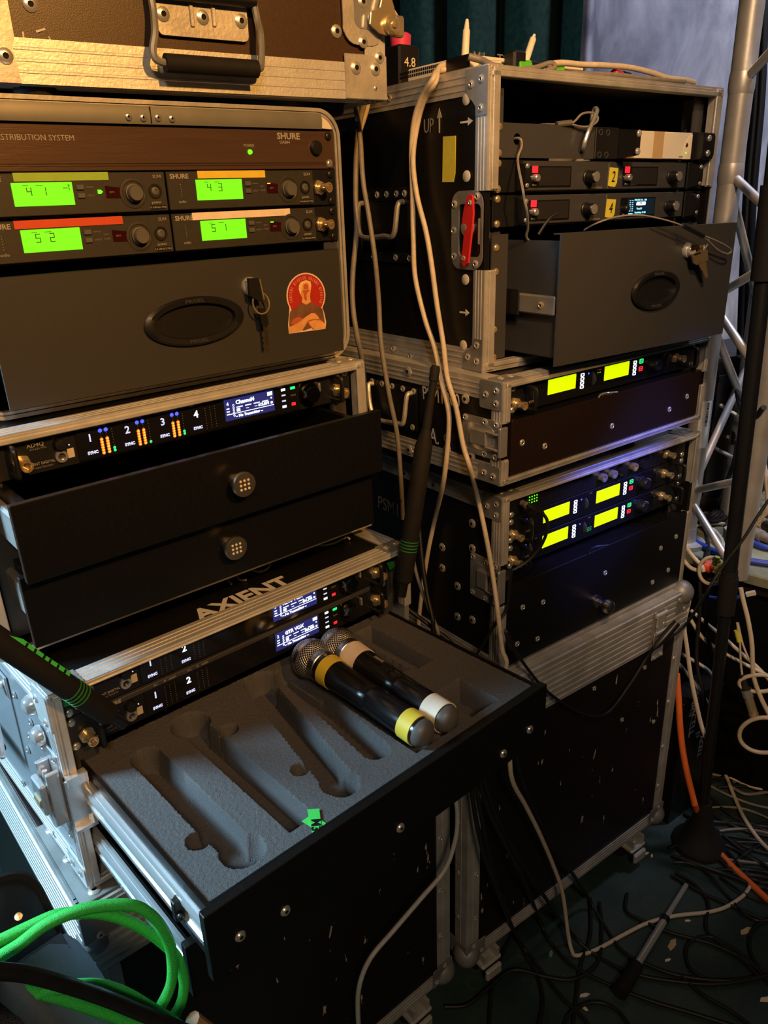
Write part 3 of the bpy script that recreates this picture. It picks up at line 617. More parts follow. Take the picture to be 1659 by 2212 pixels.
for px, py in ((88, 200), (722, 228)):
    q = at_z(px, py+18, .109+Z0+.001); q = L1.m.inverted() @ q; foot(l1, q.x, q.y+.016, 0, .021, .0158)
foot(l1, -.06, D1-.06, 0, .021, .0158); foot(l1, W1+.06, D1-.06, 0, .021, .0158)
# ---- L2: rack case with rounded aluminium rim
l2 = Thing('rack_case', 'rack case with a rounded double aluminium rim and a grey top band, holding green-lit receivers', 'rack case', L2, (0, 0, -.2885), GL)
ox, zt, zb = .2500, .0255, -.2885
l2.part('shell', ringprism(MB(), rrect(-ox+.002, ox-.002, zb+.001, zt-.001, .032, 8), rrect(-ox+.010, ox-.010, zb+.009, zt-.009, .026, 8), 'xz', .004, .44), blk)
l2.part('back_panel', MB().prism(rrect(-ox+.006, ox-.006, zb+.006, zt-.006, .028, 8), 'xz', .425, .435), inside)
rim = l2.part('rim', ringprism(MB(), rrect(-ox, ox, zb, zt, .034, 10), rrect(-ox+.0042, ox-.0042, zb+.0042, zt-.0042, .030, 10), 'xz', -.006, .020), alu2, label='rounded aluminium rim')
l2.part('rim_inner', ringprism(MB(), rrect(-ox+.0050, ox-.0050, zb+.0050, zt-.0050, .029, 10), rrect(-ox+.0082, ox-.0082, zb+.0082, zt-.0082, .026, 10), 'xz', -.0045, .020), alu2, rim)
l2.part('top_band', MB().sweep([(-.0060, .0018), (-.0075, .012), (-.004, .021), (.012, .0262), (.012, .0018)], (-.222, 0, 0), (.222, 0, 0), Y, Zv), ledgrey)
for px, py in ((278, 252), (310, 254), (342, 254), (372, 256)):
    q = on_f(L2, px, py, -.0075); l2.piece('rivet', RIV(), steel, (q.x, -.0072, q.z), RF, None, .75)
q = on_f(L2, 325, 245, -.0075); l2.part('band_joint', MB().box(q.x-.0004, q.x+.0004, -.0079, -.0065, .003, .019), inside)
l2.part('rim_corner', MB().prism([(.222, .003), (.222, .020), (.234, .017), (.2405, .004), (.238, .002)], 'xz', -.004, .004), white)
for s in (-1, 1): l2.part('rack_rail', MB().box(s*.245, s*.220, .002, .0045, zb+.02, zt-.02), mgrey)
# ---- L3: case with the lit receiver and two pulled drawers
cx3 = .010
l3 = rack_case(L3, 'rack_case', 'gold-edged rack case with two pulled-out black drawers, under the rounded-rim case', cx3-.262, cx3+.262, .0875, .52, -.200, .0440, blk, alu, .014, .026, GL)
corner_plate_top(l3, cx3+.262, .0875, .0440, -1, alu2)
corner_plate_side(l3, cx3-.262, .0875, .0440, -1, steel); corner_plate_side(l3, cx3-.262, .0875, -.200, 1, steel)
draw_latch(l3, cx3-.262, .0875, .157, -.07, .06, steel)
for a, b in ((-.22, .13), (.24, .13), (-.22, .47), (.24, .47)): foot(l3, a, b, -.200, .02, .0180)
# ---- L4: sheet-metal case with the open foam drawer
l4 = rack_case(L4, 'rack_case', 'case with bare sheet-metal sides and AXIENT painted on its black top', -.2634, .2634, 0, .46, -.2644, 0, sheet, alu, .0125, .028, GL, lip=.0058, gaps=((0, -.175, -.105), (1, -.14, -.095)))
for o in l4.e.children:
    if o.name.startswith('top_panel'): o.data.materials[0] = blk
x0 = -.2634
plate4(l4, x0, 0, .042, -.045, 0, alu, ((.012, -.036), (.030, -.014))); plate4(l4, x0, 0, .05, -.2644, -.235, alu, ((.014, -.250), (.036, -.250)))
corner_plate_top(l4, x0, 0, 0, 1, alud); corner_plate_top(l4, .2634, 0, 0, -1, alud)
l4.text('AXIENT', (.004, .0385, .0007), .040, paint, 'top', sx=1.0, bold=.0012)
rivets_side(l4, x0-.002, ((.0528, -.0334), (.0462, -.0704)), shared('cap_nut', lambda m: m.lathe((0, 0, 0), (0, 0, 1), [(0, .012), (.004, .012), (.010, .0085), (.012, .004), (.0122, .0001)], 16)), chrome)
for py, pz in ((.085, -.075), (.105, -.105), (.075, -.125), (.060, -.20), (.13, -.060), (.13, -.14), (.2, -.235), (.1, -.253)): l4.piece('rivet', RIV(), steel, (x0-.001, py, pz), RS)
# left bow handle
hb = l4.part('handle_bracket', MB().box(x0-.004, x0-.001, .150, .300, -.075, -.045, .001), steel)
l4.part('handle_bow', MB().tube([(x0-.005, .165, -.060), (x0-.018, .165, -.064), (x0-.022, .170, -.150), (x0-.022, .178, -.160), (x0-.022, .272, -.160), (x0-.022, .280, -.150), (x0-.018, .285, -.064), (x0-.005, .285, -.06)], .0042, 8, 5), chrome, hb)
l4.part('handle_grip', MB().cyl((x0-.022, .185, -.160), (x0-.022, .265, -.160), .009, 12), rub, hb)
# open draw latch on the left front edge
ll = l4.part('latch_plate', MB().box(x0-.004, x0-.001, .006, .050, -.200, -.078, .001), steel)
l4.part('latch_frame', MB().box(x0-.018, x0-.004, .004, .010, -.165, -.095, .001).box(x0-.018, x0-.004, .034, .040, -.165, -.095, .001), steel, ll)
l4.part('latch_lever', MB().box(x0-.026, x0-.018, .008, .038, -.148, -.108, .002), steel, ll)
l4.part('latch_bail', MB().tube([(x0-.012, .030, -.105), (x0-.016, .030, -.150), (x0-.014, .020, -.175), (x0-.012, .010, -.150), (x0-.012, .010, -.105)], .003, 8, 4), chrome, ll)
l4.part('latch_buckle', MB().cyl((x0-.020, .030, -.132), (x0-.020, .012, -.132), .009, 10), nickel, ll)
l4.part('latch_hook', MB().prism([(x0-.004, -.172), (x0+.020, -.172), (x0+.020, -.150), (x0+.016, -.150), (x0+.016, -.168), (x0-.004, -.168)], 'xz', -.014, .000).box(x0-.004, x0+.022, -.006, -.003, -.172, -.105, .001).prism([(x0-.002, -.112), (x0+.020, -.112), (x0+.020, -.100), (x0-.002, -.100)], 'xz', -.012, -.002), steel, ll)
rivets_side(l4, x0-.004, ((.044, -.085), (.044, -.192), (.014, -.190), (.014, -.085)), None, steel)
# loose wire ends lying on the lid
for nm, pts, lab in (('cable_tie_end', ((500, 1262), (492, 1252), (494, 1243), (508, 1240), (515, 1250), (521, 1253), (533, 1252)), 'short curl of white cord beside the AXIENT lettering'),
                     ('cable_tie_end', ((538, 1231), (560, 1235), (578, 1228), (586, 1213)), 'hooked white cord end poking out under the drawer above AXIENT'),
                     ('cable_tie_end', ((672, 1177), (700, 1178), (725, 1172), (740, 1164), (748, 1160), (755, 1164)), 'thin white cord near the gold-lit corner of the AXIENT lid')):
    mb = MB().tube([L4.m @ (L4.m.inverted() @ at_z(a, b, L4.m.translation.z+.0022)) for a, b in pts], .0016, 6, 4); tag(link(nm, mb.mesh(nm), paint), lab, 'cord', 'cord ends on the lid')
# ------------------------------------------------------------------ drawers
def panel_with_hole(mb, x0, x1, z0, z1, cx, cz, a, b, y0, y1, depth=.022, n=44):
    cs = [math.atan2((z-cz)/b, (x-cx)/a) for x in (x0, x1) for z in (z0, z1)]
    an = sorted([6.28319*i/n-math.pi for i in range(n)]+cs); R = []; Q = []
    for t in an:
        dx, dz = a*math.cos(t), b*math.sin(t); k = min(((x1-cx)/dx if dx > 1e-9 else (x0-cx)/dx if dx < -1e-9 else 9e9), ((z1-cz)/dz if dz > 1e-9 else (z0-cz)/dz if dz < -1e-9 else 9e9))
        R.append((cx+dx*k, cz+dz*k)); Q.append((cx+dx, cz+dz))
    r3 = lambda p, y: [V3(q[0], y, q[1]) for q in p]
    mb.rings([r3(R, y1), r3(R, y0), r3(Q, y0), r3(Q, y1)], False, True); return Q
def metal_drawer(fr, label, hw, yf, z0, z1, hx, hz, ha, hb_, lock, yback, mt, grp):
    t = Thing('drawer', label, 'drawer', fr, (0, yf, z0), grp)
    mb = MB(); panel_with_hole(mb, -hw, hw, z0, z1, hx, hz, ha*.84, hb_*.70, yf, yf+.003); mb.box(-hw, hw, yf+.003, yf+.014, z1-.0015, z1); t.part('front_panel', mb, mt, ang=30)
    t.part('tray', MB().box(-hw+.014, -hw+.0155, yf+.003, yback, z0+.008, z1-.010).box(hw-.0155, hw-.014, yf+.003, yback, z0+.008, z1-.010).box(-hw+.014, hw-.014, yf+.003, yback, z0+.008, z0+.0095).box(-hw+.014, hw-.014, yback, yback+.0015, z0+.008, z1-.010), mt)
    # recessed grip
    g = MB(); S = [(1., .0), (1.06, -.004), (.98, -.0065), (.86, -.006), (.82, .002), (.78, .016), (.5, .024), (.01, .026)]
    g.rings([[V3(hx+ha*k*math.cos(6.28319*i/44)*(1 if k > .8 else 1), yf+d, hz+hb_*(k-(.0 if k > .9 else .10 if k > .84 else .14))*math.sin(6.28319*i/44)) for i in range(44)] for k, d in S], True)
    grip = t.part('grip', g, plast, label='oval recessed grip')
    for s, st in ((1, 0), (-1, 0)): t.text('PROEL', (hx, yf-.0066, hz+s*hb_*.86), hb_*.21, mgrey, 'front', parent=grip, bold=.0001, sx=1.5)
    lx, lz = lock
    lk_ = t.part('lock', MB().lathe((lx, yf, lz), (0, -1, 0), [(0, .0115), (.003, .0115), (.005, .0105), (.0052, .0088), (.010, .0085), (.011, .0078), (.011, .003), (.0105, .0001)], 18), chrome)
    for s in (-1, 1):
        rl = t.part('slide_rail', MB().box(s*(hw-.014), s*(hw-.004), yf+.010, yback*.9, (z0+z1)/2-.020, (z0+z1)/2+.006, .002), alud)
        t.part('slide_clip', MB().box(s*(hw-.004), s*(hw-.001), yf+.075, yf+.135, (z0+z1)/2-.024, (z0+z1)/2+.012, .001), plast, rl)
        t.piece('rivet', RIV(), nickel, (s*(hw-.004), yf+.035, (z0+z1)/2-.007), RS, rl)
    for s in (-1, 1):   # fixed ears in the rack
        t.part('mounting_ear', MB().box(s*(hw+.004), s*.2413, 0, .0025, z0+.002, z1-.001), mt)
    return t
da = metal_drawer(L2, 'closed black metal rack drawer with a portrait sticker and a key in its lock', .2188, -.0316, -.2736, -.1416, .002, -.2075, .0605, .0265, (.0801, -.176), .30, pcoat, 'metal rack drawers')
db = metal_drawer(R1, 'pulled-out black metal rack drawer with a tan key hanging at its lock', .206, -.0943, -.3144, -.1393, .0055, -.2275, .055, .0268, (.0769, -.1748), .22, pc2, 'metal rack drawers')
for z in (-.158, -.19, -.27, -.31): db.piece('screw', SCR(), nickel, (-.2325, 0, z), RF)
# portrait sticker, flat print on the drawer front
yS = -.0316; S = Thing('sticker', 'red round-topped sticker showing a person with folded arms, on the drawer front', 'sticker', L2, (.162, yS, -.2395))
def P2(px, py): q = on_f(L2, px, py, yS); return (q.x, q.z)
def sk(x, y): return P2(580+x/9.217, 560+y/9.217)
def flat(pts, k): return MB().prism([sk(*p) for p in pts], 'xz', yS-.0004-.00012*k, yS-.0001)
circ = lambda cx, cy, rx, ry, a0, a1, n=22: [(cx+rx*math.cos(math.radians(a0+(a1-a0)*i/n)), cy+ry*math.sin(math.radians(a0+(a1-a0)*i/n))) for i in range(n+1)]
S.part('backing', flat(circ(742, 720, 388, 452, 148, 392)+[(1075, 980), (1110, 1080), (1145, 1250), (1132, 1385), (405, 1482), (388, 1310), (412, 1040)], 0), stkW)
S.part('red_disc', flat(circ(742, 722, 364, 428, 146, 394)+[(1040, 1000), (450, 1010)], 1), stkR)
S.part('figure_shirt', flat([(432, 1035), (520, 970), (610, 915), (640, 860), (850, 850), (890, 890), (1000, 940), (1065, 985), (1085, 1060), (1120, 1270), (700, 1420), (410, 1340), (415, 1100)], 2), shirt)
S.part('figure_face', flat([(600, 560), (615, 480), (680, 440), (760, 420), (830, 460), (845, 520), (830, 640), (818, 740), (838, 850), (740, 905), (660, 860), (668, 780), (625, 690), (612, 620)], 3), skin)
S.part('figure_hair', flat([(596, 600), (600, 520), (640, 455), (740, 415), (830, 445), (842, 520), (835, 620), (812, 560), (790, 490), (740, 455), (680, 480), (650, 560), (640, 660), (622, 690)], 4), hair)
S.part('face_shading', flat([(668, 620), (800, 600), (802, 640), (770, 660), (745, 720), (765, 800), (730, 830), (700, 780), (690, 680), (672, 650)], 4), skinD)
S.part('face_shading', flat([(690, 500), (760, 480), (790, 540), (780, 600), (690, 600)], 4), skinD)
S.part('figure_arm', flat([(440, 1290), (480, 1200), (570, 1150), (690, 1180), (1010, 1190), (1120, 1280), (1130, 1370), (880, 1400), (760, 1250), (620, 1280), (500, 1300)], 3), skinD)
S.part('figure_arm', flat([(410, 1345), (500, 1310), (640, 1230), (740, 1140), (850, 1070), (920, 1075), (990, 1150), (1010, 1190), (880, 1190), (780, 1220), (720, 1330), (660, 1420), (405, 1470)], 4), skin)
S.part('figure_arm', flat([(790, 1250), (900, 1210), (1040, 1215), (1120, 1290), (1125, 1375), (900, 1395), (840, 1330)], 4), skin)
mk = MB()                 # small print round the rim, too small to read
for i in range(30):
    if i in (7, 15, 22): continue
    a = math.radians(160+220*i/29); x, y = 742+308*math.cos(a), 730+362*math.sin(a); q = sk(x, y); k_ = .0011+.0006*((i*7) % 3)
    d_ = Vector((math.cos(a), -math.sin(a))); e_ = Vector((-d_.y, d_.x)); c_ = Vector(q)
    mk.prism([tuple(c_+d_*u+e_*v) for u, v in ((-.0022, -k_*.45), (.0022, -k_*.45), (.0022, k_*.45), (-.0022, k_*.45))], 'xz', yS-.0007, yS-.0004)
S.part('rim_print', mk, M('sticker_print', (.52, .17, .12), .6))
# keys
K1 = Thing('key_bunch', 'small dark key on a split ring hanging from the lock beside the sticker', 'keys', L2, (.093, -.050, -.24), 'keys at the drawer locks')
kp = lambda px, py, off=-.046: on_f(L2, px, py, off)
c = kp(564, 655); K1.part('split_ring', MB().tube([(c.x+.0115*math.cos(a), -.046+.002*math.sin(a), c.z+.0125*math.sin(a)) for a in [6.283*i/16 for i in range(16)]], .0010, 6, 2, True), nickel)
q = kp(553, 622); K1.part('key_head', MB().prism([(q.x-.010, q.z+.012), (q.x+.004, q.z+.011), (q.x+.008, q.z-.012), (q.x+.004, q.z-.016), (q.x-.004, q.z-.012), (q.x-.010, q.z-.008)], 'xz', -.0475, -.0435), plast)
K1.part('key_wire', MB().tube([(q.x+.005, -.048, q.z+.010), (q.x+.0085, -.048, q.z-.014)], .0010, 5), nickel)
q = kp(568, 690); K1.part('key_bow', MB().prism([(q.x-.005, q.z+.014), (q.x+.004, q.z+.013), (q.x+.007, q.z-.006), (q.x+.003, q.z-.010), (q.x-.003, q.z-.006)], 'xz', -.0475, -.0445), plast)
K1.part('key_blade', MB().box(q.x+.001, q.x+.0042, -.0470, -.0452, q.z-.034, q.z-.008, .0004).box(q.x+.004, q.x+.0056, -.0470, -.0452, q.z-.018, q.z-.0155).box(q.x+.004, q.x+.0056, -.0470, -.0452, q.z-.024, q.z-.0215).box(q.x+.004, q.x+.0056, -.0470, -.0452, q.z-.032, q.z-.028), keym)
K2 = Thing('drawer_key', 'tan stamped key hanging from the wire loop at the right-hand drawer lock', 'keys', R1, (.095, -.108, -.205), 'keys at the drawer locks')
kq = lambda px, py, off=-.108: on_f(R1, px, py, off)
pts = [kq(1240+a/3.959, 440+b/3.959) for a, b in ((1000, 435), (1110, 385), (1135, 395), (1142, 480), (1040, 525), (1018, 510))]
K2.part('key_bow', MB().prism([(p.x, p.z) for p in pts], 'xz', -.1095, -.1070), keyh)
pts = [kq(1240+a/3.959, 440+b/3.959) for a, b in ((1060, 515), (1125, 490), (1128, 530), (1142, 625), (1118, 638), (1095, 580), (1082, 560))]
K2.part('key_blade', MB().prism([(p.x, p.z) for p in pts], 'xz', -.1090, -.1074), keyh)
pts = [kq(1240+a/3.959, 440+b/3.959, -.1098) for a, b in ((1028, 432), (1080, 412), (1084, 424), (1032, 444))]
K2.part('key_slot', MB().prism([(p.x, p.z) for p in pts], 'xz', -.1100, -.1092), inside)
pts = [kq(1240+a/3.959, 440+b/3.959) for a, b in ((1015, 350), (1108, 352), (1115, 380), (1010, 400))]
K2.part('second_key', MB().prism([(p.x, p.z) for p in pts], 'xz', -.1065, -.1050), keym)
K2.part('key_hook', MB().tube([kq(1240+a/3.959, 440+b/3.959, -.109) for a, b in ((1105, 372), (1115, 355), (1108, 395), (1135, 360), (1155, 320), (1145, 308), (1135, 320))], .0012, 6, 4), steel)
# security wire: from inside the drawer up over the front and down in a loop
wl = [on_f(R1, 1262, 497, -.05)]+[on_f(R1, 1240+a/3.959, 440+b/3.959, o) for a, b, o in ((210, 160, -.075), (380, 110, -.085), (560, 98, -.10), (720, 125, -.110), (880, 170, -.114), (1000, 225, -.116), (1110, 275, -.116), (1200, 310, -.114), (1300, 360, -.112), (1345, 400, -.110), (1310, 428, -.110), (1230, 395, -.110), (1160, 330, -.112), (1110, 285, -.115))]
SW = Thing('security_wire', 'thin steel security wire looped over the front of the pulled-out metal drawer', 'wire', R1, wl[0]); SW.part('wire', MB().tube(wl, .0013, 6, 6), cabG)
a, b = on_f(R1, 1240+930/3.959, 440+185/3.959, -.1165), on_f(R1, 1240+1105/3.959, 440+278/3.959, -.1165); SW.part('crimp_sleeve', MB().cyl(a, b, .0035, 10), plast)
# ---- wooden drawers of L3
def wood_drawer(fr, label, hw, cx, yf, z0, z1, yback, mt, grp, frontlip=True, cat='drawer'):
    t = Thing('drawer', label, cat, fr, (cx, yf, z0), grp)
    t.part('front_board', MB().box(cx-hw, cx+hw, yf, yf+.009, z0, z1, .0008), mt); b = .009
    t.part('side_board', MB().box(cx-hw+.016, cx-hw+.016+b, yf+.009, yback, z0+.006, z1-.012), mt); t.part('side_board', MB().box(cx+hw-.016-b, cx+hw-.016, yf+.009, yback, z0+.006, z1-.012), mt)
    t.part('back_board', MB().box(cx-hw+.016+b, cx+hw-.016-b, yback-b, yback, z0+.006, z1-.012), mt); t.part('bottom_board', MB().box(cx-hw+.016+b, cx+hw-.016-b, yf+.009, yback-b, z0+.006, z0+.010), mt)
    for s in (-1, 1):
        t.part('slide_rail', MB().box(cx+s*(hw-.016), cx+s*(hw-.006), yf+.012, yback*.8, (z0+z1)/2-.020, (z0+z1)/2+.020, .003), alud)
    return t
gp3 = 'black wooden drawers of the gold-edged case'
fb = M('satin_black_board', (.006, .006, .007), .30, 0, .15, 200, .06, 900, spec=.45)
d3a = wood_drawer(L3, 'upper black drawer with a perforated disc knob, pulled furthest out', .2281, 0, 0, -.0825, 0, .38, fb, gp3)
d3b = wood_drawer(L3, 'lower black drawer with a perforated disc knob, hanging over AXIENT', .2281, -.002, .022, -.1645, -.0835, .40, fb, gp3)
def disc_knob(t, x, y, z):
    k = t.part('knob', MB().lathe((x, y, z), (0, -1, 0), [(0, .0085), (.004, .0075), (.012, .0065), (.013, .012), (.0145, .0145), (.018, .0145), (.019, .0138), (.0192, .0001)], 26), M('satin_nickel_knob', (.58, .52, .45), .38, 1, .05) if 'satin_nickel_knob' not in bpy.data.materials else bpy.data.materials['satin_nickel_knob'], label='round disc knob with nine dimples')
    for i in (-1, 0, 1):
        for j in (-1, 0, 1): t.piece('dimple', shared('dimple', lambda m: m.lathe((0, 0, 0), (0, 0, 1), [(0, .0016), (.0004, .0014), (.0006, .0001)], 8)), white, (x+i*.0050, y-.0192, z+j*.0050), RF, k)
disc_knob(d3a, on_f(L3, 511, 1046, 0).x, 0, on_f(L3, 511, 1046, -.01).z); q = on_f(L3, 503, 1180, .012); disc_knob(d3b, q.x, .022, q.z)
# ---- R2 and R3 drawers
d2 = wood_drawer(R2, 'shut dark brown board drawer with a finger notch, in the RA case', .247, 0, -.002, -.1385, -.0565, .30, bwood, 'board drawers of the right stack')
rivets_front(d2, -.002, ((-.2242, -.0932), (-.1732, -.1092), (-.0081, -.1107), (.1563, -.1128), (.2088, -.0989)))
d2.part('shelf_plate', MB().prism([(-.235, -.0015), (.235, -.0015), (.235, .04), (-.235, .04)], 'xy', -.0585, -.0562), gloss)
d2.part('finger_rim', MB().tube([(-.050+.0008*i*1.0, -.003+.010*math.sin(math.pi*i/60), -.0555) for i in range(0, 61, 6)], .0012, 5), chrome)
d3 = wood_drawer(R3, 'shut black board drawer with a ball knob, in the case on the trunk', .251, 0, -.003, -.3105, -.159, .34, blk, 'board drawers of the right stack')
rivets_front(d3, -.003, ((-.2139, -.2071), (-.1634, -.2153), (.0027, -.2135), (.1727, -.2153), (.2214, -.2047), (.2074, -.2738), (.1569, -.284), (-.1731, -.284), (-.224, -.2741)))
kx, kz = on_f(R3, 1288, 1298, -.003).x, on_f(R3, 1288, 1298, -.003).z
d3.part('knob', MB().lathe((kx, -.003, kz), (0, -1, 0), [(0, .0125), (.003, .0125), (.004, .006), (.014, .005), (.016, .009), (.021, .0125), (.027, .0135), (.033, .0115), (.037, .006), (.038, .0001)], 20), M('pewter_knob', (.42, .40, .36), .3, 1, .08), label='round pewter ball knob')
d3.part('shelf_plate', MB().prism([(-.24, -.001), (.24, -.001), (.24, .06), (-.24, .06)], 'xy', -.1605, -.1585), gloss)
d3.part('finger_rim', MB().tube([(-.052+.00095*i, -.004+.012*math.sin(math.pi*i/60), -.1580) for i in range(0, 61, 6)], .0014, 5), plast)
# ---- L4 foam drawer, wide open
yF = -.2651; zT = -.104
d4 = Thing('drawer', 'wide open drawer with a grey foam microphone insert and polished slide rails', 'drawer', L4, (0, yF, -.1836), 'drawers of the sheet-metal case')
d4.part('front_board', MB().box(-.2474, .2474, yF, yF+.010, -.1836, zT, .0008), blk)
rivets_front(d4, yF, ((-.2158, -.1517), (-.1659, -.1603), (-.0128, -.1615), (.1622, -.163), (.2142, -.1555)), shared('pan_rivet', lambda m: m.lathe((0, 0, 0), (0, 0, 1), [(0, .0058), (.001, .0056), (.0024, .0042), (.0026, .0020), (.0018, .0016), (.0016, .0001)], 12)))
d4.part('side_board', MB().box(-.2395, -.2365, yF+.010, .24, -.178, zT-.001), blk); d4.part('side_board', MB().box(.2365, .2395, yF+.010, .24, -.178, zT-.001), blk)
d4.part('bottom_board', MB().box(-.2365, .2365, yF+.010, .24, -.178, -.174), blk); d4.part('back_board', MB().box(-.2365, .2365, .236, .24, -.174, zT-.02), blk)
d4.part('front_lip', MB().box(-.2365, .2365, yF+.010, yF+.0125, zT-.012, zT-.0005), blk)
def rail_prof(h, w): return [(0, h/2), (w*.55, h/2), (w, h/2-.003), (w, h/2-.009), (w*.45, h/2-.011), (w*.45, -h/2+.011), (w, -h/2+.009), (w, -h/2+.003), (w*.55, -h/2), (0, -h/2)]
def slide(t, s, zc, y_end, y_mid, y_in, xb, h=.034):
    o = None
    for a, b, hh, off in ((.22, y_in, h, .0), (.20, y_mid, h*.78, .004), (.18, y_end, h*.52, .008)):
        mb = MB(); mb.sweep(rail_prof(hh, .0055), (xb+s*off, a, zc), (xb+s*off, b, zc), (s, 0, 0), (0, 0, 1)); q = t.part('slide_rail', mb, chrome, o, ang=50)
        o = o or q
    t.part('rail_stop', MB().box(xb+s*.002, xb+s*.012, y_mid-.008, y_mid, zc-.012, zc+.012, .001).ball((xb+s*.008, y_mid-.010, zc-.004), .004, 10, 6), plast, o)
for s in (-1, 1): slide(d4, s, -.139, .06, -.205, -.258, s*.2395)
d4b = Thing('drawer', 'second drawer beneath the foam drawer, pulled out almost as far', 'drawer', L4, (0, -.212, -.2560), 'drawers of the sheet-metal case')
d4b.part('front_board', MB().box(-.2474, .2474, -.212, -.202, -.2560, -.1880, .0008), blk)
d4b.part('side_board', MB().box(-.2395, -.2365, -.202, .24, -.250, -.198), blk); d4b.part('side_board', MB().box(.2365, .2395, -.202, .24, -.250, -.198), blk); d4b.part('bottom_board', MB().box(-.2365, .2365, -.202, .24, -.250, -.246), blk)
for s in (-1, 1): slide(d4b, s, -.214, .06, -.150, -.204, s*.2395)
# foam insert: a relief with real pockets
def seg(px, py, ax, ay, bx, by):
    vx, vy = bx-ax, by-ay; t = max(0, min(1, ((px-ax)*vx+(py-ay)*vy)/(vx*vx+vy*vy))); return math.hypot(px-ax-vx*t, py-ay-vy*t)
def rect(px, py, x0, x1, y0, y1): return max(x0-px, px-x1, y0-py, py-y1)
def foam_sd(x, y):
    d = min(seg(x, y, -.182, -.025, -.180, -.222)-.0155, math.hypot(x+.179, y+.219)-.0205, math.hypot(x+.203, y+.178)-.011,
            math.hypot(x+.115, y+.007)-.0225, math.hypot(x+.088, y+.050)-.010, rect(x, y, -.131, -.101, -.232, -.02),
            seg(x, y, -.008, .010, -.052, -.218)-.0165, math.hypot(x+.051, y+.212)-.0195, math.hypot(x+.069, y+.166)-.009, math.hypot(x+.002, y-.004)-.023,
            seg(x, y, .034, -.01, .012, -.200)-.015, math.hypot(x-.036, y+.008)-.021,
            rect(x, y, .042, .072, -.236, .0), rect(x, y, .084, .112, -.236, .0), rect(x, y, .1655, .192, -.116, .009), rect(x, y, .126, .153, -.108, -.012), rect(x, y, .137, .182, -.236, -.174),
            math.hypot(x-.058, y+.022)-.026, math.hypot(x-.100, y+.026)-.026)
    return d
fm = MB(); NX, NY = 330, 200; fx0, fx1, fy0, fy1 = -.2360, .2360, -.2520, .030; zf = zT-.0045; rr = random.Random(4); vs = []
for j in range(NY+1):
    for i in range(NX+1):
        x = fx0+(fx1-fx0)*i/NX; y = fy0+(fy1-fy0)*j/NY; d = foam_sd(x, y)
        k = 0 if d > .0018 else 1 if d < -.0018 else .5-.5*math.sin(d/.0018*math.pi/2)
        dep = .034 if x < .04 or x > .12 else .022
        vs.append((x, y, zf-dep*k+rr.uniform(-.0004, .0004)))
w = NX+1; fs = [(j*w+i, j*w+i+1, (j+1)*w+i+1, (j+1)*w+i) for j in range(NY) for i in range(NX)]
n0 = len(vs); bd = [i for i in range(w)]+[(j)*w+NX for j in range(1, NY+1)]+[NY*w+i for i in range(NX-1, -1, -1)]+[j*w for j in range(NY-1, 0, -1)]
vs += [(vs[k][0], vs[k][1], -.1735) for k in bd]; L = len(bd)
fs += [(bd[i], n0+i, n0+(i+1) % L, bd[(i+1) % L]) for i in range(L)]+[tuple(range(n0, n0+L))]
fo = link('foam_insert', MB().add([L4.w(*v) for v in vs], fs).mesh('foam_insert', 60), foam); tag(fo, 'grey foam insert cut with microphone-shaped pockets, lying in the open drawer', 'foam insert')
FT = Thing('tape_tag', 'neon green tape tag marked M3 stuck to the front rim of the foam', 'tape', L4, (-.105, -.242, zf))
q = lambda px, py: tuple((L4.m.inverted() @ at_z(px, py, L4.m.translation.z+zf+.001)).xy)
FT.part('tape_strip', MB().prism([q(652, 1776), q(676, 1760), q(714, 1788), q(694, 1802)], 'xy', zf+.0008, zf+.0014), tapeN)
FT.part('tape_strip', MB().prism([q(664, 1752), q(690, 1750), q(696, 1806), q(676, 1811)], 'xy', zf+.0015, zf+.0021), tapeN)
c = q(682, 1786); FT.text('M3', (c[0], c[1], zf+.0022), .013, inside, 'top', roll=-math.radians(128), bold=.0004)
# microphones
def grille_mat():
    mt, nt, b = nodes('microphone_grille_mesh'); lk = nt.links.new; tc = N(nt, 'ShaderNodeTexCoord'); sx = N(nt, 'ShaderNodeSeparateXYZ'); lk(tc.outputs['Object'], sx.inputs[0])
    def mth(op, a, c=None, v=None):
        n = N(nt, 'ShaderNodeMath', operation=op); lk(a, n.inputs[0])
        if c is not None: lk(c, n.inputs[1])
        if v is not None: n.inputs[1].default_value = v
        return n.outputs[0]
    az = mth('ARCTAN2', sx.outputs['X'], sx.outputs['Z']); el = mth('MULTIPLY', sx.outputs['Y'], v=1/.0265)
    el = mth('ARCCOSINE', el); s1 = mth('SINE', mth('MULTIPLY', mth('ADD', az, el), v=19.)); s2 = mth('SINE', mth('MULTIPLY', mth('SUBTRACT', az, el), v=19.))
    h = mth('MULTIPLY', s1, s2); h = mth('ABSOLUTE', h)
    r = N(nt, 'ShaderNodeValToRGB'); lk(h, r.inputs[0]); e = r.color_ramp.elements; e[0].position = .30; e[0].color = (.62, .60, .57, 1); e[1].position = .52; e[1].color = (.015, .014, .014, 1)
    lk(r.outputs[0], b.inputs['Base Color']); b.inputs['Metallic'].default_value = .75; b.inputs['Roughness'].default_value = .33
    bp = N(nt, 'ShaderNodeBump', Strength=.7, Distance=.001, invert=True); lk(h, bp.inputs['Height']); lk(bp.outputs[0], b.inputs['Normal']); return mt
grille = grille_mat(); micb = M('microphone_body', (.008, .008, .009), .22, 0, .1, 80, spec=.55)
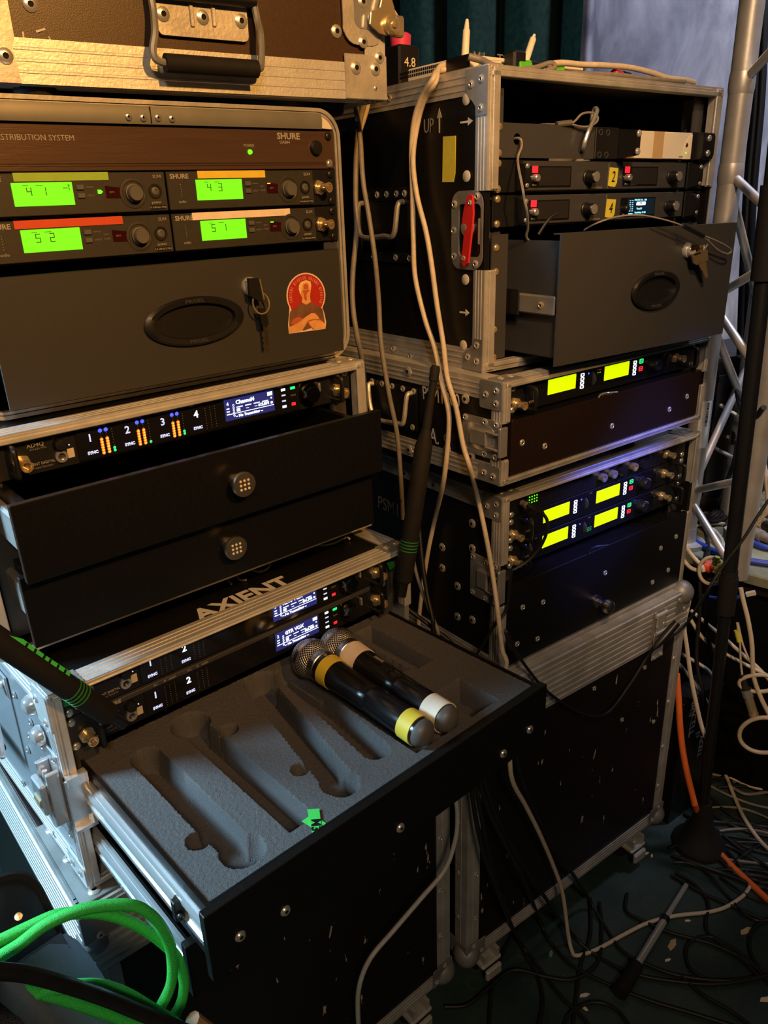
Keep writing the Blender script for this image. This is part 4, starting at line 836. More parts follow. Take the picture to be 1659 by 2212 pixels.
def mic(label, p, q, tape, widths, groove):
    p, q = L4.w(*p), L4.w(*q); d = (p-q).normalized(); yaw = math.atan2(d.y, d.x)-math.pi/2; pit = math.asin(d.z); L = (p-q).length
    fr = Frame(p.x, p.y, p.z, yaw); fr.rot = (Matrix.Rotation(yaw, 3, 'Z') @ Matrix.Rotation(pit, 3, 'X')).to_euler(); fr.m = Matrix.Translation(p) @ fr.rot.to_matrix().to_4x4()
    t = Thing('wireless_microphone', label, 'microphone', fr, (0, 0, 0), 'handheld microphones in the foam')
    dn = (0, -1, 0); r = .0262
    t.part('grille', MB().lathe((0, 0, 0), (0, -1, 0), [(-r*math.cos(math.pi*i/18), r*math.sin(math.pi*i/18)) for i in range(15)]+[(.024, .0205)], 40, False), grille, ang=80)
    t.part('grille_band', MB().lathe((0, 0, 0), dn, [(-.0045, .0258), (-.004, .0270), (.002, .0272), (.0025, .0262)], 40, False), meshm)
    t.part('grille_collar', MB().lathe((0, 0, 0), dn, [(.019, .0214), (.021, .0218), (.028, .0215), (.029, .0205)], 32, False), meshm)
    t.part('body', MB().lathe((0, 0, 0), dn, [(.020, .015), (.0285, .0205), (.034, .0208), (.060, .0196), (.110, .0180), (groove-.001, .0178), (groove, .0172), (groove+.001, .0178), (L-.008, .0182), (L-.002, .0176), (L-.002, .010)], 32), micb)
    t.part('end_cap', MB().lathe((0, 0, 0), dn, [(L-.006, .0178), (L-.002, .0174), (L+.003, .0162), (L+.008, .0118), (L+.0105, .006), (L+.011, .0001)], 28), M('mic_end_cap', (.10, .095, .09), .45) if 'mic_end_cap' not in bpy.data.materials else bpy.data.materials['mic_end_cap'])
    for a, b, rr_ in widths: t.part('tape_band', MB().lathe((0, 0, 0), dn, [(a, rr_[0]-.0012), (a, rr_[0]), (b, rr_[1]), (b, rr_[1]-.0012)], 32, False), tape)
    return t
zm = -.0905
m1 = mic('black handheld microphone with yellow tape bands, resting in the foam', (.0585, -.0225, zm+.002), (.0550, -.2330, zm-.001), tapeY, ((.037, .054, (.0213, .0205)), (.185, .205, (.0189, .0190))), .125)
m1.text('SHURE', (0, -.0315, .0211), .0062, ink, 'top', roll=math.radians(90))
m2 = mic('black handheld microphone with cream tape bands, lying beside the yellow-banded one', (.1020, -.0265, zm+.002), (.0935, -.2350, zm-.001), tapeW, ((.030, .056, (.0218, .0205)), (.180, .206, (.0189, .0190))), .128)
m2.part('display', MB().box(-.006, .006, -.122, -.112, .0160, .0178, .001), lcdK); m2.part('switch', MB().box(-.005, .005, -.108, -.094, .0165, .0186, .001), plast)
m2.text('SHURE', (.004, -.082, .0190), .006, ink, 'top', roll=math.radians(90))
# ------------------------------------------------------------------ rack devices
U = .04445
def face_box(mb, x0, x1, y, z0, z1, d=.003, c=.0006): return mb.box(x0, x1, y, y+d, z0, z1, c)
def chassis(t, x0, x1, y, z0, z1, depth=.24): return t.part('chassis', MB().box(x0, x1, y+.003, y+depth, z0+.001, z1-.001), inside)
def ear_screws(t, y, z1, xs=(-.23255, .23255), me=None, mt=None, cx=0):
    for x in xs:
        for dz in (.00635, .0381): t.piece('screw', me or SCR(), mt or steel, (cx+x, y, z1-dz), RF)
def led(t, x, y, z, mt, w=.0018, h=None, d=.0008, name='led', parent=None, r=True):
    h = h or w
    return t.part(name, MB().lathe((x, y, z), (0, -1, 0), [(0, w), (d, w*.8), (d*1.3, .0001)], 10) if r else MB().box(x-w, x+w, y-d, y, z-h, z+h, .0002), mt, parent)
SEG = {'0': 'abcdef', '1': 'bc', '2': 'abged', '3': 'abgcd', '4': 'fgbc', '5': 'afgcd'}
def seg7(mb, ch, x, y, z, h, w):
    t = h*.07
    for s in SEG[ch]:
        a = {'a': (0, w, h, h), 'd': (0, w, 0, 0), 'g': (0, w, h/2, h/2), 'f': (0, 0, h/2, h), 'e': (0, 0, 0, h/2), 'b': (w, w, h/2, h), 'c': (w, w, 0, h/2)}[s]
        mb.box(x+a[0]-t*.7, x+a[1]+t*.7, y-.0002, y+.0002, z+a[2]-t*(.7 if a[2] == a[3] else -.4), z+a[3]+t*(.7 if a[2] == a[3] else -.4))
# ---- antenna distribution unit
y = 0
ua = Thing('antenna_distributor', 'dark anodised one-unit antenna and power distribution panel with a green power light', 'rack unit', L2, (0, 0, -U))
chassis(ua, -.215, .215, 0, -U, 0); fp = ua.part('faceplate', MB().box(-.2413, .2413, -.003, .002, -U+.0005, -.0005, .0005), uabr)
ua.part('faceplate_groove', MB().box(-.2413, .2413, -.0034, -.003, -.0372, -.0366).box(-.2413, .2413, -.0034, -.003, -.0395, -.0391), M('panel_groove', (.03, .02, .016), .4, .5), fp)
ua.text('ANTENNA/POWER DISTRIBUTION SYSTEM', (-.0935, -.0033, -.0130), .0078, ink, align='RIGHT', parent=fp)
ua.text('SHURE', (.172, -.0033, -.0072), .0098, ink, parent=fp, bold=.0003, sx=1.15); ua.text('UA844', (.166, -.0033, -.0140), .0052, ink, parent=fp); ua.text('POWER', (.1145, -.0033, -.0180), .0042, ink, parent=fp)
led(ua, .1152, -.003, -.0248, eGd, .0030, d=.0022); ua.part('power_button', MB().lathe((.2117, -.003, -.0196), (0, -1, 0), [(0, .0085), (.004, .0085), (.0055, .0070), (.0057, .0001)], 20), plast)
for z in (-.00635, -.0381): ua.piece('screw', SCR(), plast if z > -.02 else steel, (.23255, -.003, z), RF); ua.piece('screw', SCR(), steel, (-.23255, -.003, z), RF)
# ---- four half-rack receivers with green displays
SLX = (('41', 0, -.2032, tapeG, (-.1634, -.0659), 'half-rack receiver under green tape, green display reading 4 1', eGd),
       ('43', 0, 0, tapeY, (.0396, .1306), 'half-rack receiver under yellow tape, green display reading 4 3', None),
       ('52', 1, -.2032, tapeR, (-.1717, -.0573), 'half-rack receiver under red tape, green display reading 5 2', None),
       ('51', 1, 0, tapeW, (.0267, .1629), 'half-rack receiver under cream tape, green display reading 5 1', None))
for num, row, ox, tp, (ta, tb), lab, lg in SLX:
    zt = -U*(row+1); yf = -.0075; t = Thing('wireless_receiver', lab, 'receiver', L2, (ox+.1, 0, zt-U), 'green-lit half-rack receivers')
    t.part('chassis', MB().box(ox+.002, ox+.2015, -.0045, .19, zt-U+.0015, zt-.001), inside)
    fp = t.part('faceplate', MB().box(ox+.0012, ox+.2022, yf, -.0045, zt-U+.0028, zt-.0012, .0008), slxm)
    cz = zt-.0215
    L = t.part('display', MB().box(ox+.0364, ox+.0972, yf-.0010, yf+.0005, zt-.0322, zt-.0100, .0004), lcdG, label='green backlit display reading '+num[0]+' '+num[1])
    mb = MB(); seg7(mb, num[0], ox+.0505, yf-.0011, zt-.0225, .0080, .0042); seg7(mb, num[1], ox+.0650, yf-.0011, zt-.0225, .0080, .0042)
    mb.box(ox+.047, ox+.0525, yf-.0013, yf-.0009, zt-.0131, zt-.0126).box(ox+.060, ox+.067, yf-.0013, yf-.0009, zt-.0131, zt-.0126)
    if num == '41': mb.box(ox+.087, ox+.092, yf-.0013, yf-.0009, zt-.0160, zt-.0154).add([(ox+.092, yf-.0012, zt-.0125), (ox+.0945, yf-.0012, zt-.0125), (ox+.0933, yf-.0012, zt-.0145)], [(0, 1, 2)]).box(ox+.0930, ox+.0936, yf-.0013, yf-.0009, zt-.018, zt-.014)
    t.part('segment_digits', mb, lcdInk, L)
    t.part('tape_strip', MB().box(ta, tb, yf-.0008, yf-.0001, zt-.0088 if row == 0 else zt-.0089, zt-.0008), tp)
    t.text('SHURE', (ox+.0165, yf-.0003, zt-.0064), .0070, ink, parent=fp, bold=.0002, sx=1.1); t.text('SLX4', (ox+.1925, yf-.0003, zt-.0060), .0046, ink, parent=fp)
    mb = MB()
    for k in range(6): mb.box(ox+.0168, ox+.0176, yf-.0003, yf, zt-.0150-.0026*k, zt-.0144-.0026*k)
    t.part('level_dots', mb, ink, fp); t.text('audio', (ox+.0172, yf-.0003, zt-.0330), .0042, ink, parent=fp)
    for k, wd_ in ((0, 'menu'), (1, 'select')):
        t.part('button', MB().box(ox+.1010, ox+.1092, yf-.0022, yf, zt-.0180-.0082*k, zt-.0128-.0082*k, .0008), knobm); t.text(wd_, (ox+.1155, yf-.0003, zt-.0152-.0082*k), .0036, inkd, parent=fp)
    if lg: t.part('ready_light', MB().prism([(ox+.1235, zt-.0182), (ox+.1265, zt-.0182), (ox+.1290, zt-.0202), (ox+.1265, zt-.0222), (ox+.1235, zt-.0222)], 'xz', yf-.0008, yf), lg)
    else: t.text('sync', (ox+.1255, yf-.0003, zt-.0185), .0034, inkd, parent=fp); t.text('ready', (ox+.1255, yf-.0003, zt-.0230), .0034, inkd, parent=fp)
    w_ = t.part('sync_window', MB().prism([(ox+.1320, zt-.0265), (ox+.1320, zt-.0145), (ox+.1480, zt-.0165), (ox+.1480, zt-.0268)], 'xz', yf-.0008, yf), M('dark_red_window', (.035, .004, .004), .2) if 'dark_red_window' not in bpy.data.materials else bpy.data.materials['dark_red_window'])
    t.text('sync', (ox+.1385, yf-.0010, zt-.0205), .0034, inkd, parent=w_)
    if num in ('43', '51'): t.part('painted_reflection', MB().box(ox+.1325, ox+.1370, yf-.0011, yf-.0008, zt-.0162, zt-.0150), eOc if num == '43' else eGd, w_)  # glowing bar painted in for a reflection in the sync window
    t.part('knob_ring', MB().lathe((ox+.1630, yf, cz-.001), (0, -1, 0), [(0, .0158), (.0008, .0156), (.0010, .0130), (.0004, .0120)], 28, False), slxm)
    t.part('volume_knob', MB().lathe((ox+.1630, yf, cz-.001), (0, -1, 0), [(0, .0098), (.003, .0096), (.0032, .0086), (.0085, .0080), (.0092, .0074), (.0092, .0001)], 24), knobm)
    t.part('power_socket', MB().lathe((ox+.1885, yf, cz+.0005), (0, -1, 0), [(0, .0078), (.0012, .0078), (.0012, .0058), (-.002, .0056)], 20, False), plast); t.part('power_button', MB().lathe((ox+.1885, yf, cz+.0005), (0, -1, 0), [(-.002, .0045), (.0012, .0042), (.0016, .0022), (.0006, .0018), (.0006, .0001)], 16), knobm)
    t.text('power', (ox+.1885, yf-.0003, zt-.0325), .0042, ink, parent=fp); t.part('frequency_label', MB().box(ox+.1800, ox+.1990, yf-.0003, yf, zt-.0400, zt-.0355), inside, fp); t.text('L4 638-662 MHz', (ox+.1895, yf-.0005, zt-.0378), .0030, ink, parent=fp)
for row in (0, 1):
    zt = -U*(row+1); t = Thing('rack_ear', ('upper' if row == 0 else 'lower')+' black rack ear with a brass aerial socket beside the receivers', 'bracket', L2, (.222, 0, zt-U), 'rack ears with aerial sockets')
    t.part('plate', MB().box(.2028, .2413, -.003, .001, zt-U+.0015, zt-.0005, .0005).box(.2028, .2042, .001, .15, zt-U+.0015, zt-.0005), plast)
    t.piece('aerial_socket', BNC(), nickel, (.2128, -.003, zt-.0222), ROTS['front'] @ Matrix.Rotation(.2, 3, 'Y'))
    for dz in (.00635, .0381): t.piece('screw', SCR(), plast, (.23255, -.003, zt-dz), RF)
t = Thing('rack_ear', 'black rack ear at the far left end of the receivers', 'bracket', L2, (-.222, 0, -3*U)); t.part('plate', MB().box(-.2413, -.2028, -.003, .001, -3*U+.001, -U-.0005, .0005), plast)
# ---- four-channel receivers with lit meters
def ad4q(fr, cx, y, zt, label, lit, name, screen, nch=4):
    t = Thing('channel_receiver', label, 'receiver', fr, (cx, y, zt-U), 'four-channel rack receivers'); zb = zt-U+.0008; q4 = nch == 4; dl = .008 if q4 else 0; dr = .006 if q4 else 0; n0, dn = (-.1248, .0432) if q4 else (-.1345, .0439)
    chassis(t, cx-.215, cx+.215, y, zb, zt, .30); fp = t.part('faceplate', MB().box(cx-.2413, cx+.2413, y, y+.003, zb, zt-.0005, .0005), plast)
    t.part('glass_front', MB().box(cx-.148+dl, cx+.150+dr, y-.0022, y, zb+.002, zt-.0075, .0006), gloss, fp); t.part('top_bar', MB().box(cx-.200, cx+.205, y-.0035, y, zt-.0072, zt-.0008, .0008), mgrey, fp); yy = y-.0023
    t.text('SHURE', (cx+dl-.186, y-.0037, zt-.0040), .0055, ink, parent=fp, bold=.0002, sx=1.2); t.text('AD4Q' if nch == 4 else 'AD4D', (cx+dl-.190, y-.0004, zt-.0125), .0066, ink, parent=fp); t.text('470-636 MHz', (cx+dl-.188, y-.0004, zt-.0170), .0032, inkd, parent=fp)
    t.text('AXIENT DIGITAL', (cx+dl-.188, y-.0004, zt-.0335), .0040, ink, parent=fp); t.text('Wireless Receiver', (cx+dl-.188, y-.0004, zt-.0375), .0034, inkd, parent=fp)
    for i in range(nch): t.text('IN %d' % (i+1), (cx+n0+.002+dn*i, y-.0037, zt-.0040), .0030, ink, parent=fp); t.text('RF    AUDIO', (cx+n0+.020+dn*i, y-.0037, zt-.0040), .0030, ink, parent=fp)
    t.part('headphone_jack', MB().lathe((cx+dl-.166, y, zt-.0310), (0, -1, 0), [(0, .0068), (.0028, .0066), (.0028, .0040), (-.003, .0038), (-.003, .0001)], 18), steel)
    t.part('volume_knob', MB().lathe((cx+dl-.166, y, zt-.0165), (0, -1, 0), [(0, .0070), (.008, .0060), (.0085, .0001)], 16), plast); led(t, cx+dl-.1555, y, zt-.0205, eWd, .0008)
    t.part('sync_window', MB().box(cx+dl-.1590, cx+dl-.1515, y-.0008, y, zt-.0350, zt-.0245, .0003), M('cream_window', (.55, .47, .38), .5) if 'cream_window' not in bpy.data.materials else bpy.data.materials['cream_window'])
    mo, mb_, ma, mg, moff = MB(), MB(), MB(), MB(), MB()
    for i in range(nch):
        x = cx+n0+dn*i; act = lit[i]
        t.text(str(i+1), (x, yy-.0003, zt-.0180), .0120, eWd if act is not None and i != 1 + 9*(nch == 4) else eW, parent=fp, bold=.0002, name='channel_number')
        t.text('SYNC', (x+.0005, yy-.0003, zt-.0345), .0046, eWd, parent=fp, bold=.00025, name='sync_key')
        for k in range(9):
            z = zt-.0375+.0031*k
            for j, dx in enumerate((.0125, .0190, .0255)):
                dst = moff
                if act and j < 2: dst = mo if k < 6 else mb_ if k == 8 else moff
                if act and j == 2 and k < act: dst = mg
                if dst is mb_: dst.lathe((x+dx, yy, z+.0008), (0, -1, 0), [(0, .0024), (.0008, .0018), (.001, .0001)], 8)
                elif dst is mo: dst.lathe((x+dx, yy, z), (0, -1, 0), [(0, .0021), (.0006, .0018), (.0008, .0001)], 8); ma.lathe((x+dx, yy-.0007, z), (0, -1, 0), [(0, .0012), (.0003, .0001)], 6)
                elif dst is mg: dst.lathe((x+dx, yy, z), (0, -1, 0), [(0, .0017), (.0006, .0014), (.0008, .0001)], 8)
                else: dst.box(x+dx-.0004, x+dx+.0004, yy-.0002, yy, z-.0004, z+.0004)
    for nm, mbx, mt_ in (('signal_meter', mo, eO), ('signal_meter_core', ma, eOc), ('antenna_lights', mb_, eB), ('audio_meter', mg, eG), ('unlit_meter', moff, ledoff)):
        if mbx.v: t.part(nm, mbx, mt_, fp, kind='stuff')
    # display
    s0, s1, za, zc = cx+.0375+dr, cx+.1095+dr, zt-.0352, zt-.0082
    d = t.part('display', MB().box(s0, s1, yy-.0004, yy+.0002, za, zc, .0003), lcdN, label='blue-lit display of the receiver'); y2 = yy-.0007
    t.text(screen[0], (s0+.0160, y2, zc-.0058), .0070, eW, parent=d, align='LEFT', bold=.0002); t.part('screen_line', MB().box(s0+.002, s1-.001, y2, yy-.0004, za+.0076, za+.0084), eW, d)
    t.text('-- No Transmitter --', ((s0+s1)/2-.002, y2, za+.0042), .0048, eW, parent=d, bold=.00015); t.text(screen[1], (s1-.0080, y2, za+.0118), .0050, eW, parent=d, align='RIGHT', bold=.0002)
    t.part('screen_icon', MB().box(s1-.0095, s1-.0020, y2, yy-.0004, zc-.0062, zc-.0014, .0003), eW, d); t.text(screen[2], (s0+.0045, y2, zc-.0060), .0062, eW, parent=d); ic = MB()
    for k in range(5): ic.lathe((s0+.0125, yy-.0004, zc-.0085-.0032*k), (0, -1, 0), [(0, .0014), (.0003, .0014), (.0003, .0009), (0, .0009)], 10, False)
    for k in range(4): ic.box(s0+.0165+.0125*k, s0+.0255+.0125*k, y2, yy-.0004, za+.0146, za+.0158)
    for k in range(3): ic.box(s0+.0025, s0+.0065, y2, yy-.0004, zc-.0125-.0035*k, zc-.0110-.0035*k)
    ic.box(s0+.0165, s0+.0215, y2, yy-.0004, za+.0095, za+.0135).box(s0+.0300, s0+.0340, y2, yy-.0004, za+.0112, za+.0118).box(s0+.0425, s0+.0465, y2, yy-.0004, za+.0112, za+.0118).box(s1-.0055, s1-.0025, y2, yy-.0004, za+.0100, za+.0128).box(s1-.005, s1-.003, y2, yy-.0004, zc-.0105, zc-.0085)
    t.part('screen_print', ic, eW, d, kind='stuff')
    for k in range(4): t.part('soft_key', MB().box(cx+dr+.1215, cx+dr+.1275, yy-.0006, yy, zt-.0120-.0074*k, zt-.0100-.0074*k, .0003) if k in (1, 2) else MB().box(cx+dr+.1213, cx+dr+.1277, yy-.0006, yy, zt-.0128-.0074*k, zt-.0094-.0074*k, .0003), eW if k in (0, 3) else eWd)
    t.part('enter_key', MB().box(cx+dr+.1355, cx+dr+.1430, yy-.0006, yy, zt-.0130, zt-.0094, .0003), eG); t.text('PUSH', (cx+dr+.1395, yy-.0002, zt-.0210), .0032, inkd, parent=fp); t.part('exit_key', MB().box(cx+dr+.1358, cx+dr+.1420, yy-.0006, yy, zt-.0345, zt-.0305, .0003), eR)
    t.part('control_wheel', MB().lathe((cx+dr+.1630, y-.001, zt-.0230), (0, -1, 0), [(0, .0150), (.004, .0148), (.004, .0125), (.013, .0115), (.0145, .0105), (.0148, .0001)], 28), M('turned_knob', (.16, .15, .13), .22, 1, .3, 3) if 'turned_knob' not in bpy.data.materials else bpy.data.materials['turned_knob'])
    t.part('power_switch', MB().box(cx+.186, cx+.189, y-.005, y, zt-.024, zt-.012, .0008), steel)
    for s in (-1, 1):
        t.part('rack_handle', MB().tube([(cx+s*.2095, y, zt-.006), (cx+s*.2095, y-.020, zt-.0065), (cx+s*.2095, y-.024, zt-.012), (cx+s*.2095, y-.024, zt-.033), (cx+s*.2095, y-.020, zt-.038), (cx+s*.2095, y, zt-.0385)], .0028, 8, 4), plast)
        t.piece('aerial_socket', BNC(), nickel, (cx+(s*.2190 if s > 0 or not q4 else -.199), y, zt-.0285), RF)
    ear_screws(t, y, zt, cx=cx); return t
ad4q(L3, .014, .098, .0380, 'four-channel receiver with red, blue and green level lights, screen reading Channel4', (2, 1, 2, None), 'a', ('Channel4', '612.875', '4'))
ad4q(L4, -.009, .015, -.0006, 'upper of two dark receivers under the AXIENT lid, screen half hidden by the edge', (0, 0, 0, 0), 'b', ('KEYS VOX', '491.100', '3'), 2)
ad4q(L4, -.009, .015, -.0451, 'lower of two dark receivers above the foam drawer, screen reading GTR VOX', (0, 0, 0, 0), 'c', ('GTR VOX', '566.300', '2'), 2)
# ---- transmitters with yellow displays
def psm(fr, y, zt, label, grp, meters=()):
    t = Thing('monitor_transmitter', label, 'transmitter', fr, (0, y, zt-U), grp); zb = zt-U+.001
    chassis(t, -.215, .215, y, zb, zt, .30); fp = t.part('faceplate', MB().box(-.2413, .2413, y, y+.003, zb, zt-.0005, .0005), plast); yy = y-.0006
    t.part('inner_panel', MB().box(-.205, .150, y-.0008, y, zb+.0025, zt-.003, .0003), slxm if 0 else gloss, fp)
    for i, (sx, cx) in enumerate(((-.157, -.0765), (-.0210, .0600))):
        t.part('display', MB().box(sx, sx+.0645, yy-.0012, yy, zt-.0290, zt-.0065, .0004), lcdY, label='bright yellow display'); mk = MB()
        for k in range(4):
            z = zt-.0110-.0062*k; ringprism(mk, rrect(cx-.0042, cx+.0042, z-.0026, z+.0026, .0012, 3), rrect(cx-.0028, cx+.0028, z-.0014, z+.0014, .0006, 3), 'xz', yy-.0010, yy)
        t.part('soft_keys', mk, eW); led(t, -.1968+.1357*i, yy, zt-.0112, eB, .0017, name='blue_light')
        t.part('volume_dial', MB().lathe((-.1875+.1375*i, y+.004, zt-.021), (1, 0, 0), [(-.0015, .010), (-.001, .0115), (.001, .0115), (.0015, .010)], 20), mgrey); mk = MB()
        for k in range(7):
            for j in range(2): mk.box(-.1735+.1375*i+.004*j, -.1727+.1375*i+.004*j, yy-.0002, yy, zt-.0300+.0030*k, zt-.0292+.0030*k)
        t.part('level_dots', mk, ledoff, fp); t.text('LEVEL', (-.1735+.137*i, yy-.0003, zt-.0055), .0030, inkd, parent=fp)
    for k, (dx, dz, mt_) in enumerate(meters):
        t.part('meter_light', MB().lathe((dx, yy, zt+dz), (0, -1, 0), [(0, .0010), (.0006, .0001)], 8), mt_)
    def framekey(x, z, mt_): t.part('lit_key', ringprism(MB(), rrect(x-.0050, x+.0050, z-.0038, z+.0038, .0014, 3), rrect(x-.0036, x+.0036, z-.0026, z+.0026, .0008, 3), 'xz', yy-.0010, yy).box(x-.002, x+.002, yy-.0008, yy, z-.0008, z+.0008), mt_)
    framekey(.0775, zt-.0115, eG); framekey(.0775, zt-.0240, eR)
    t.part('control_wheel', MB().lathe((.108, y, zt-.0205), (0, -1, 0), [(0, .0125), (.003, .0123), (.004, .0105), (.014, .0098), (.016, .0085), (.0162, .0001)], 24), plast)
    t.part('headphone_jack', MB().lathe((.1275, y, zt-.0230), (0, -1, 0), [(0, .0066), (.004, .0062), (.004, .0034), (-.003, .0032), (-.003, .0001)], 18), steel)
    t.text('PSM', (-.193, yy-.0003, zt-.033), .0055, ink, parent=fp); mk = MB()
    for k in range(4): mk.box(-.203, -.188, yy-.0002, yy, zt-.0225-.0030*k, zt-.0218-.0030*k)
    t.part('panel_print', mk, inkd, fp)
    t.piece('aerial_socket', BNC(), nickel, (.178, y, zt-.0195), RF); t.piece('aerial_socket', BNC(), nickel, (-.2265, y, zt-.030), RF)
    t.part('power_switch', MB().box(.150, .156, y-.004, y, zt-.030, zt-.012, .001), plast)
    for s in (-1, 1): t.part('rack_handle', MB().tube([(s*.2105, y, zt-.006), (s*.2105, y-.020, zt-.0065), (s*.2105, y-.024, zt-.012), (s*.2105, y-.024, zt-.033), (s*.2105, y-.020, zt-.038), (s*.2105, y, zt-.0385)], .0028, 8, 4), plast)
    ear_screws(t, y, zt); return t
gpm = 'rack transmitters with yellow displays'
psm(R2, .012, -.0078, 'transmitter with two yellow displays in the RA case', gpm, [(-.0380+.0035*i, -.0090, eR) for i in range(3)]+[(-.0380+.0035*i, -.0135, eGd) for i in range(3)])
psm(R3, .012, -.0462, 'upper of two transmitters with yellow displays, a black lead hanging across it', gpm)
psm(R3, .012, -.0920, 'lower of two transmitters with yellow displays, just above the ball-knob drawer', gpm, [(-.0395+.0032*i+.0068*j, -.0250-.0030*k, eG) for i in range(2) for j in range(2) for k in range(3)])
# ---- combiner above the transmitters
zt = -.0017; y = .012
hc = Thing('antenna_combiner', 'black ventilated one-unit combiner with lime lights, at the top of the trunk-top case', 'rack unit', R3, (0, y, zt-U)); chassis(hc, -.215, .215, y, zt-U, zt); fp = hc.part('faceplate', MB().box(-.2413, .2413, y, y+.003, zt-U+.001, zt-.0005, .0005), plast); mk = MB()
for k in range(26): mk.box(-.150+.0044*k, -.1482+.0044*k, y-.0005, y+.001, zt-.038, zt-.008)
hc.part('vent_slots', mk, inside, fp, kind='stuff'); mk = MB()
for i in range(4):
    for j in range(3): mk.lathe((-.1915+.0058*i, y, zt-.0185-.0050*j), (0, -1, 0), [(0, .0013), (.0007, .0010), (.0009, .0001)], 8)
hc.part('status_lights', mk, eGd, fp, label='lime green status lights')
for x in (-.012, .016, .075): hc.part('headphone_jack', MB().lathe((x, y, zt-.026), (0, -1, 0), [(0, .0075), (.010, .0072), (.010, .0040), (.002, .0038), (.002, .0001)], 18), nickel if x > .05 else steel)
for x in (.04, .10): hc.part('volume_knob', MB().lathe((x, y, zt-.026), (0, -1, 0), [(0, .0095), (.012, .008), (.0125, .0001)], 18), plast)
hc.text('A', (.130, y-.0003, zt-.018), .008, inkd, parent=fp); hc.piece('aerial_socket', BNC(), nickel, (.178, y, zt-.025), RF); ear_screws(hc, y, zt)
# ---- right top rack: half-rack receivers with black displays
def note(t, x0, x1, z0, z1, st, y): 
    o = t.part('paper_note', MB().prism([(x0, z0+.002), (x0+.002, z1), (x1, z1-.001), (x1-.001, z0+.006), (x1-.005, z0), (x0+.004, z0+.001)], 'xz', y-.0007, y-.0001), tapeYg, label='yellow note with a handwritten '+st)
    t.text(st, ((x0+x1)/2, y-.0009, (z0+z1)/2), .022, inside, parent=o, shear=.2, sx=.75)
def ewdx(ox, row, label, state, st=None, rx=0):
    zt = -U*(row+1); y = .003; t = Thing('wireless_receiver', label, 'receiver', R1, (ox+.1, y, zt-U), 'half-rack receivers with black displays')
    x0, x1 = (-.1855, -.0005) if ox < 0 else (.0005, .1985)
    t.part('chassis', MB().box(x0, x1, y+.003, y+.20, zt-U+.002, zt-.002), inside); fp = t.part('faceplate', MB().box(x0, x1, y, y+.004, zt-U+.0035, zt-.002, .0012), mgrey)
    d0, d1 = (-.169, -.0835) if ox < 0 else (.0345, .1215)
    wdw = t.part('display_window', MB().box(d0, d1, y-.0012, y, zt-.0365, zt-.0088, .0005), gloss)
    e0 = d0+.0175; sc = t.part('display', MB().box(e0, d1-.003, y-.0018, y-.0008, zt-.0345, zt-.0108, .0003), lcdC if state == 'lit' else lcdK, wdw)
    if state == 'lit':
        yy = y-.0021; mk = MB()
        for k in range(6): mk.box(e0+.003, e0+.006, yy, y-.0018, zt-.0140-.0030*k, zt-.0128-.0030*k); mk.box(e0+.009, e0+.012, yy, y-.0018, zt-.0140-.0030*k, zt-.0128-.0030*k)
        mk.box(e0+.002, e0+.012, yy, y-.0018, zt-.0342, zt-.0318); t.part('screen_print', mk, eT, sc)
        t.text('EW-DX 4 8 -- 100', (e0+.030, yy, zt-.0128), .0040, eT, parent=sc); t.text('605.300', (e0+.0315, yy, zt-.0182), .0072, eW, parent=sc, bold=.0003); t.text('Vocal 4', (e0+.028, yy, zt-.0255), .0044, eT, parent=sc); t.text('Sensitivity -12 dB', (e0+.031, yy, zt-.0312), .0040, eT, parent=sc)
    else: led(t, d0+.0090, y-.0012, zt-.0133, eR, .0056, .0045, .0010, 'red_light', r=False)
    t.part('select_button', MB().lathe((d0+.0075, y-.0012, zt-.0245), (0, -1, 0), [(0, .0052), (.008, .0050), (.009, .0040), (.0092, .0001)], 16), steel if state != 'lit' else plast); t.text('SYNC', (d0+.009, y-.0014, zt-.0335), .0032, ink, parent=wdw)
    kx = -.0475 if ox < 0 else .1560
    t.part('control_wheel', MB().lathe((kx, y, zt-.0235), (0, -1, 0), [(0, .0100), (.002, .0100), (.003, .0088), (.016, .0082), (.0175, .0070), (.0178, .0001)], 20), plast)
    t.part('wheel_face', MB().lathe((kx, y-.0178, zt-.0235), (0, -1, 0), [(0, .0072), (.0004, .0070), (.0005, .0001)], 20), steel)
    t.part('power_button', MB().lathe((-.0205 if ox < 0 else .1815, y, zt-.0230), (0, -1, 0), [(0, .0040), (.001, .0036), (.0012, .0001)], 14), M('dark_red_button', (.07, .03, .03), .4) if 'dark_red_button' not in bpy.data.materials else bpy.data.materials['dark_red_button'])
    if ox < 0: t.text('SENNHEISER', (-.024, y-.0003, zt-.0385), .0044, inkd, parent=fp)
    if st: note(t, -.001 if row else .0005, .0225, zt-.0375, zt-.0100, st, y)
    return t
ewdx(-.1, 0, 'upper half-rack receiver with a red light and dark display, at the red-latch end', 'red'); ewdx(.1, 0, 'half-rack receiver with yellow note 2 and a red light', 'red', '2')
ewdx(-.1, 1, 'lower half-rack receiver with a red light and dark display, just above the pulled drawer', 'red'); ewdx(.1, 1, 'half-rack receiver with yellow note 4 and a lit cyan display', 'lit', '4')
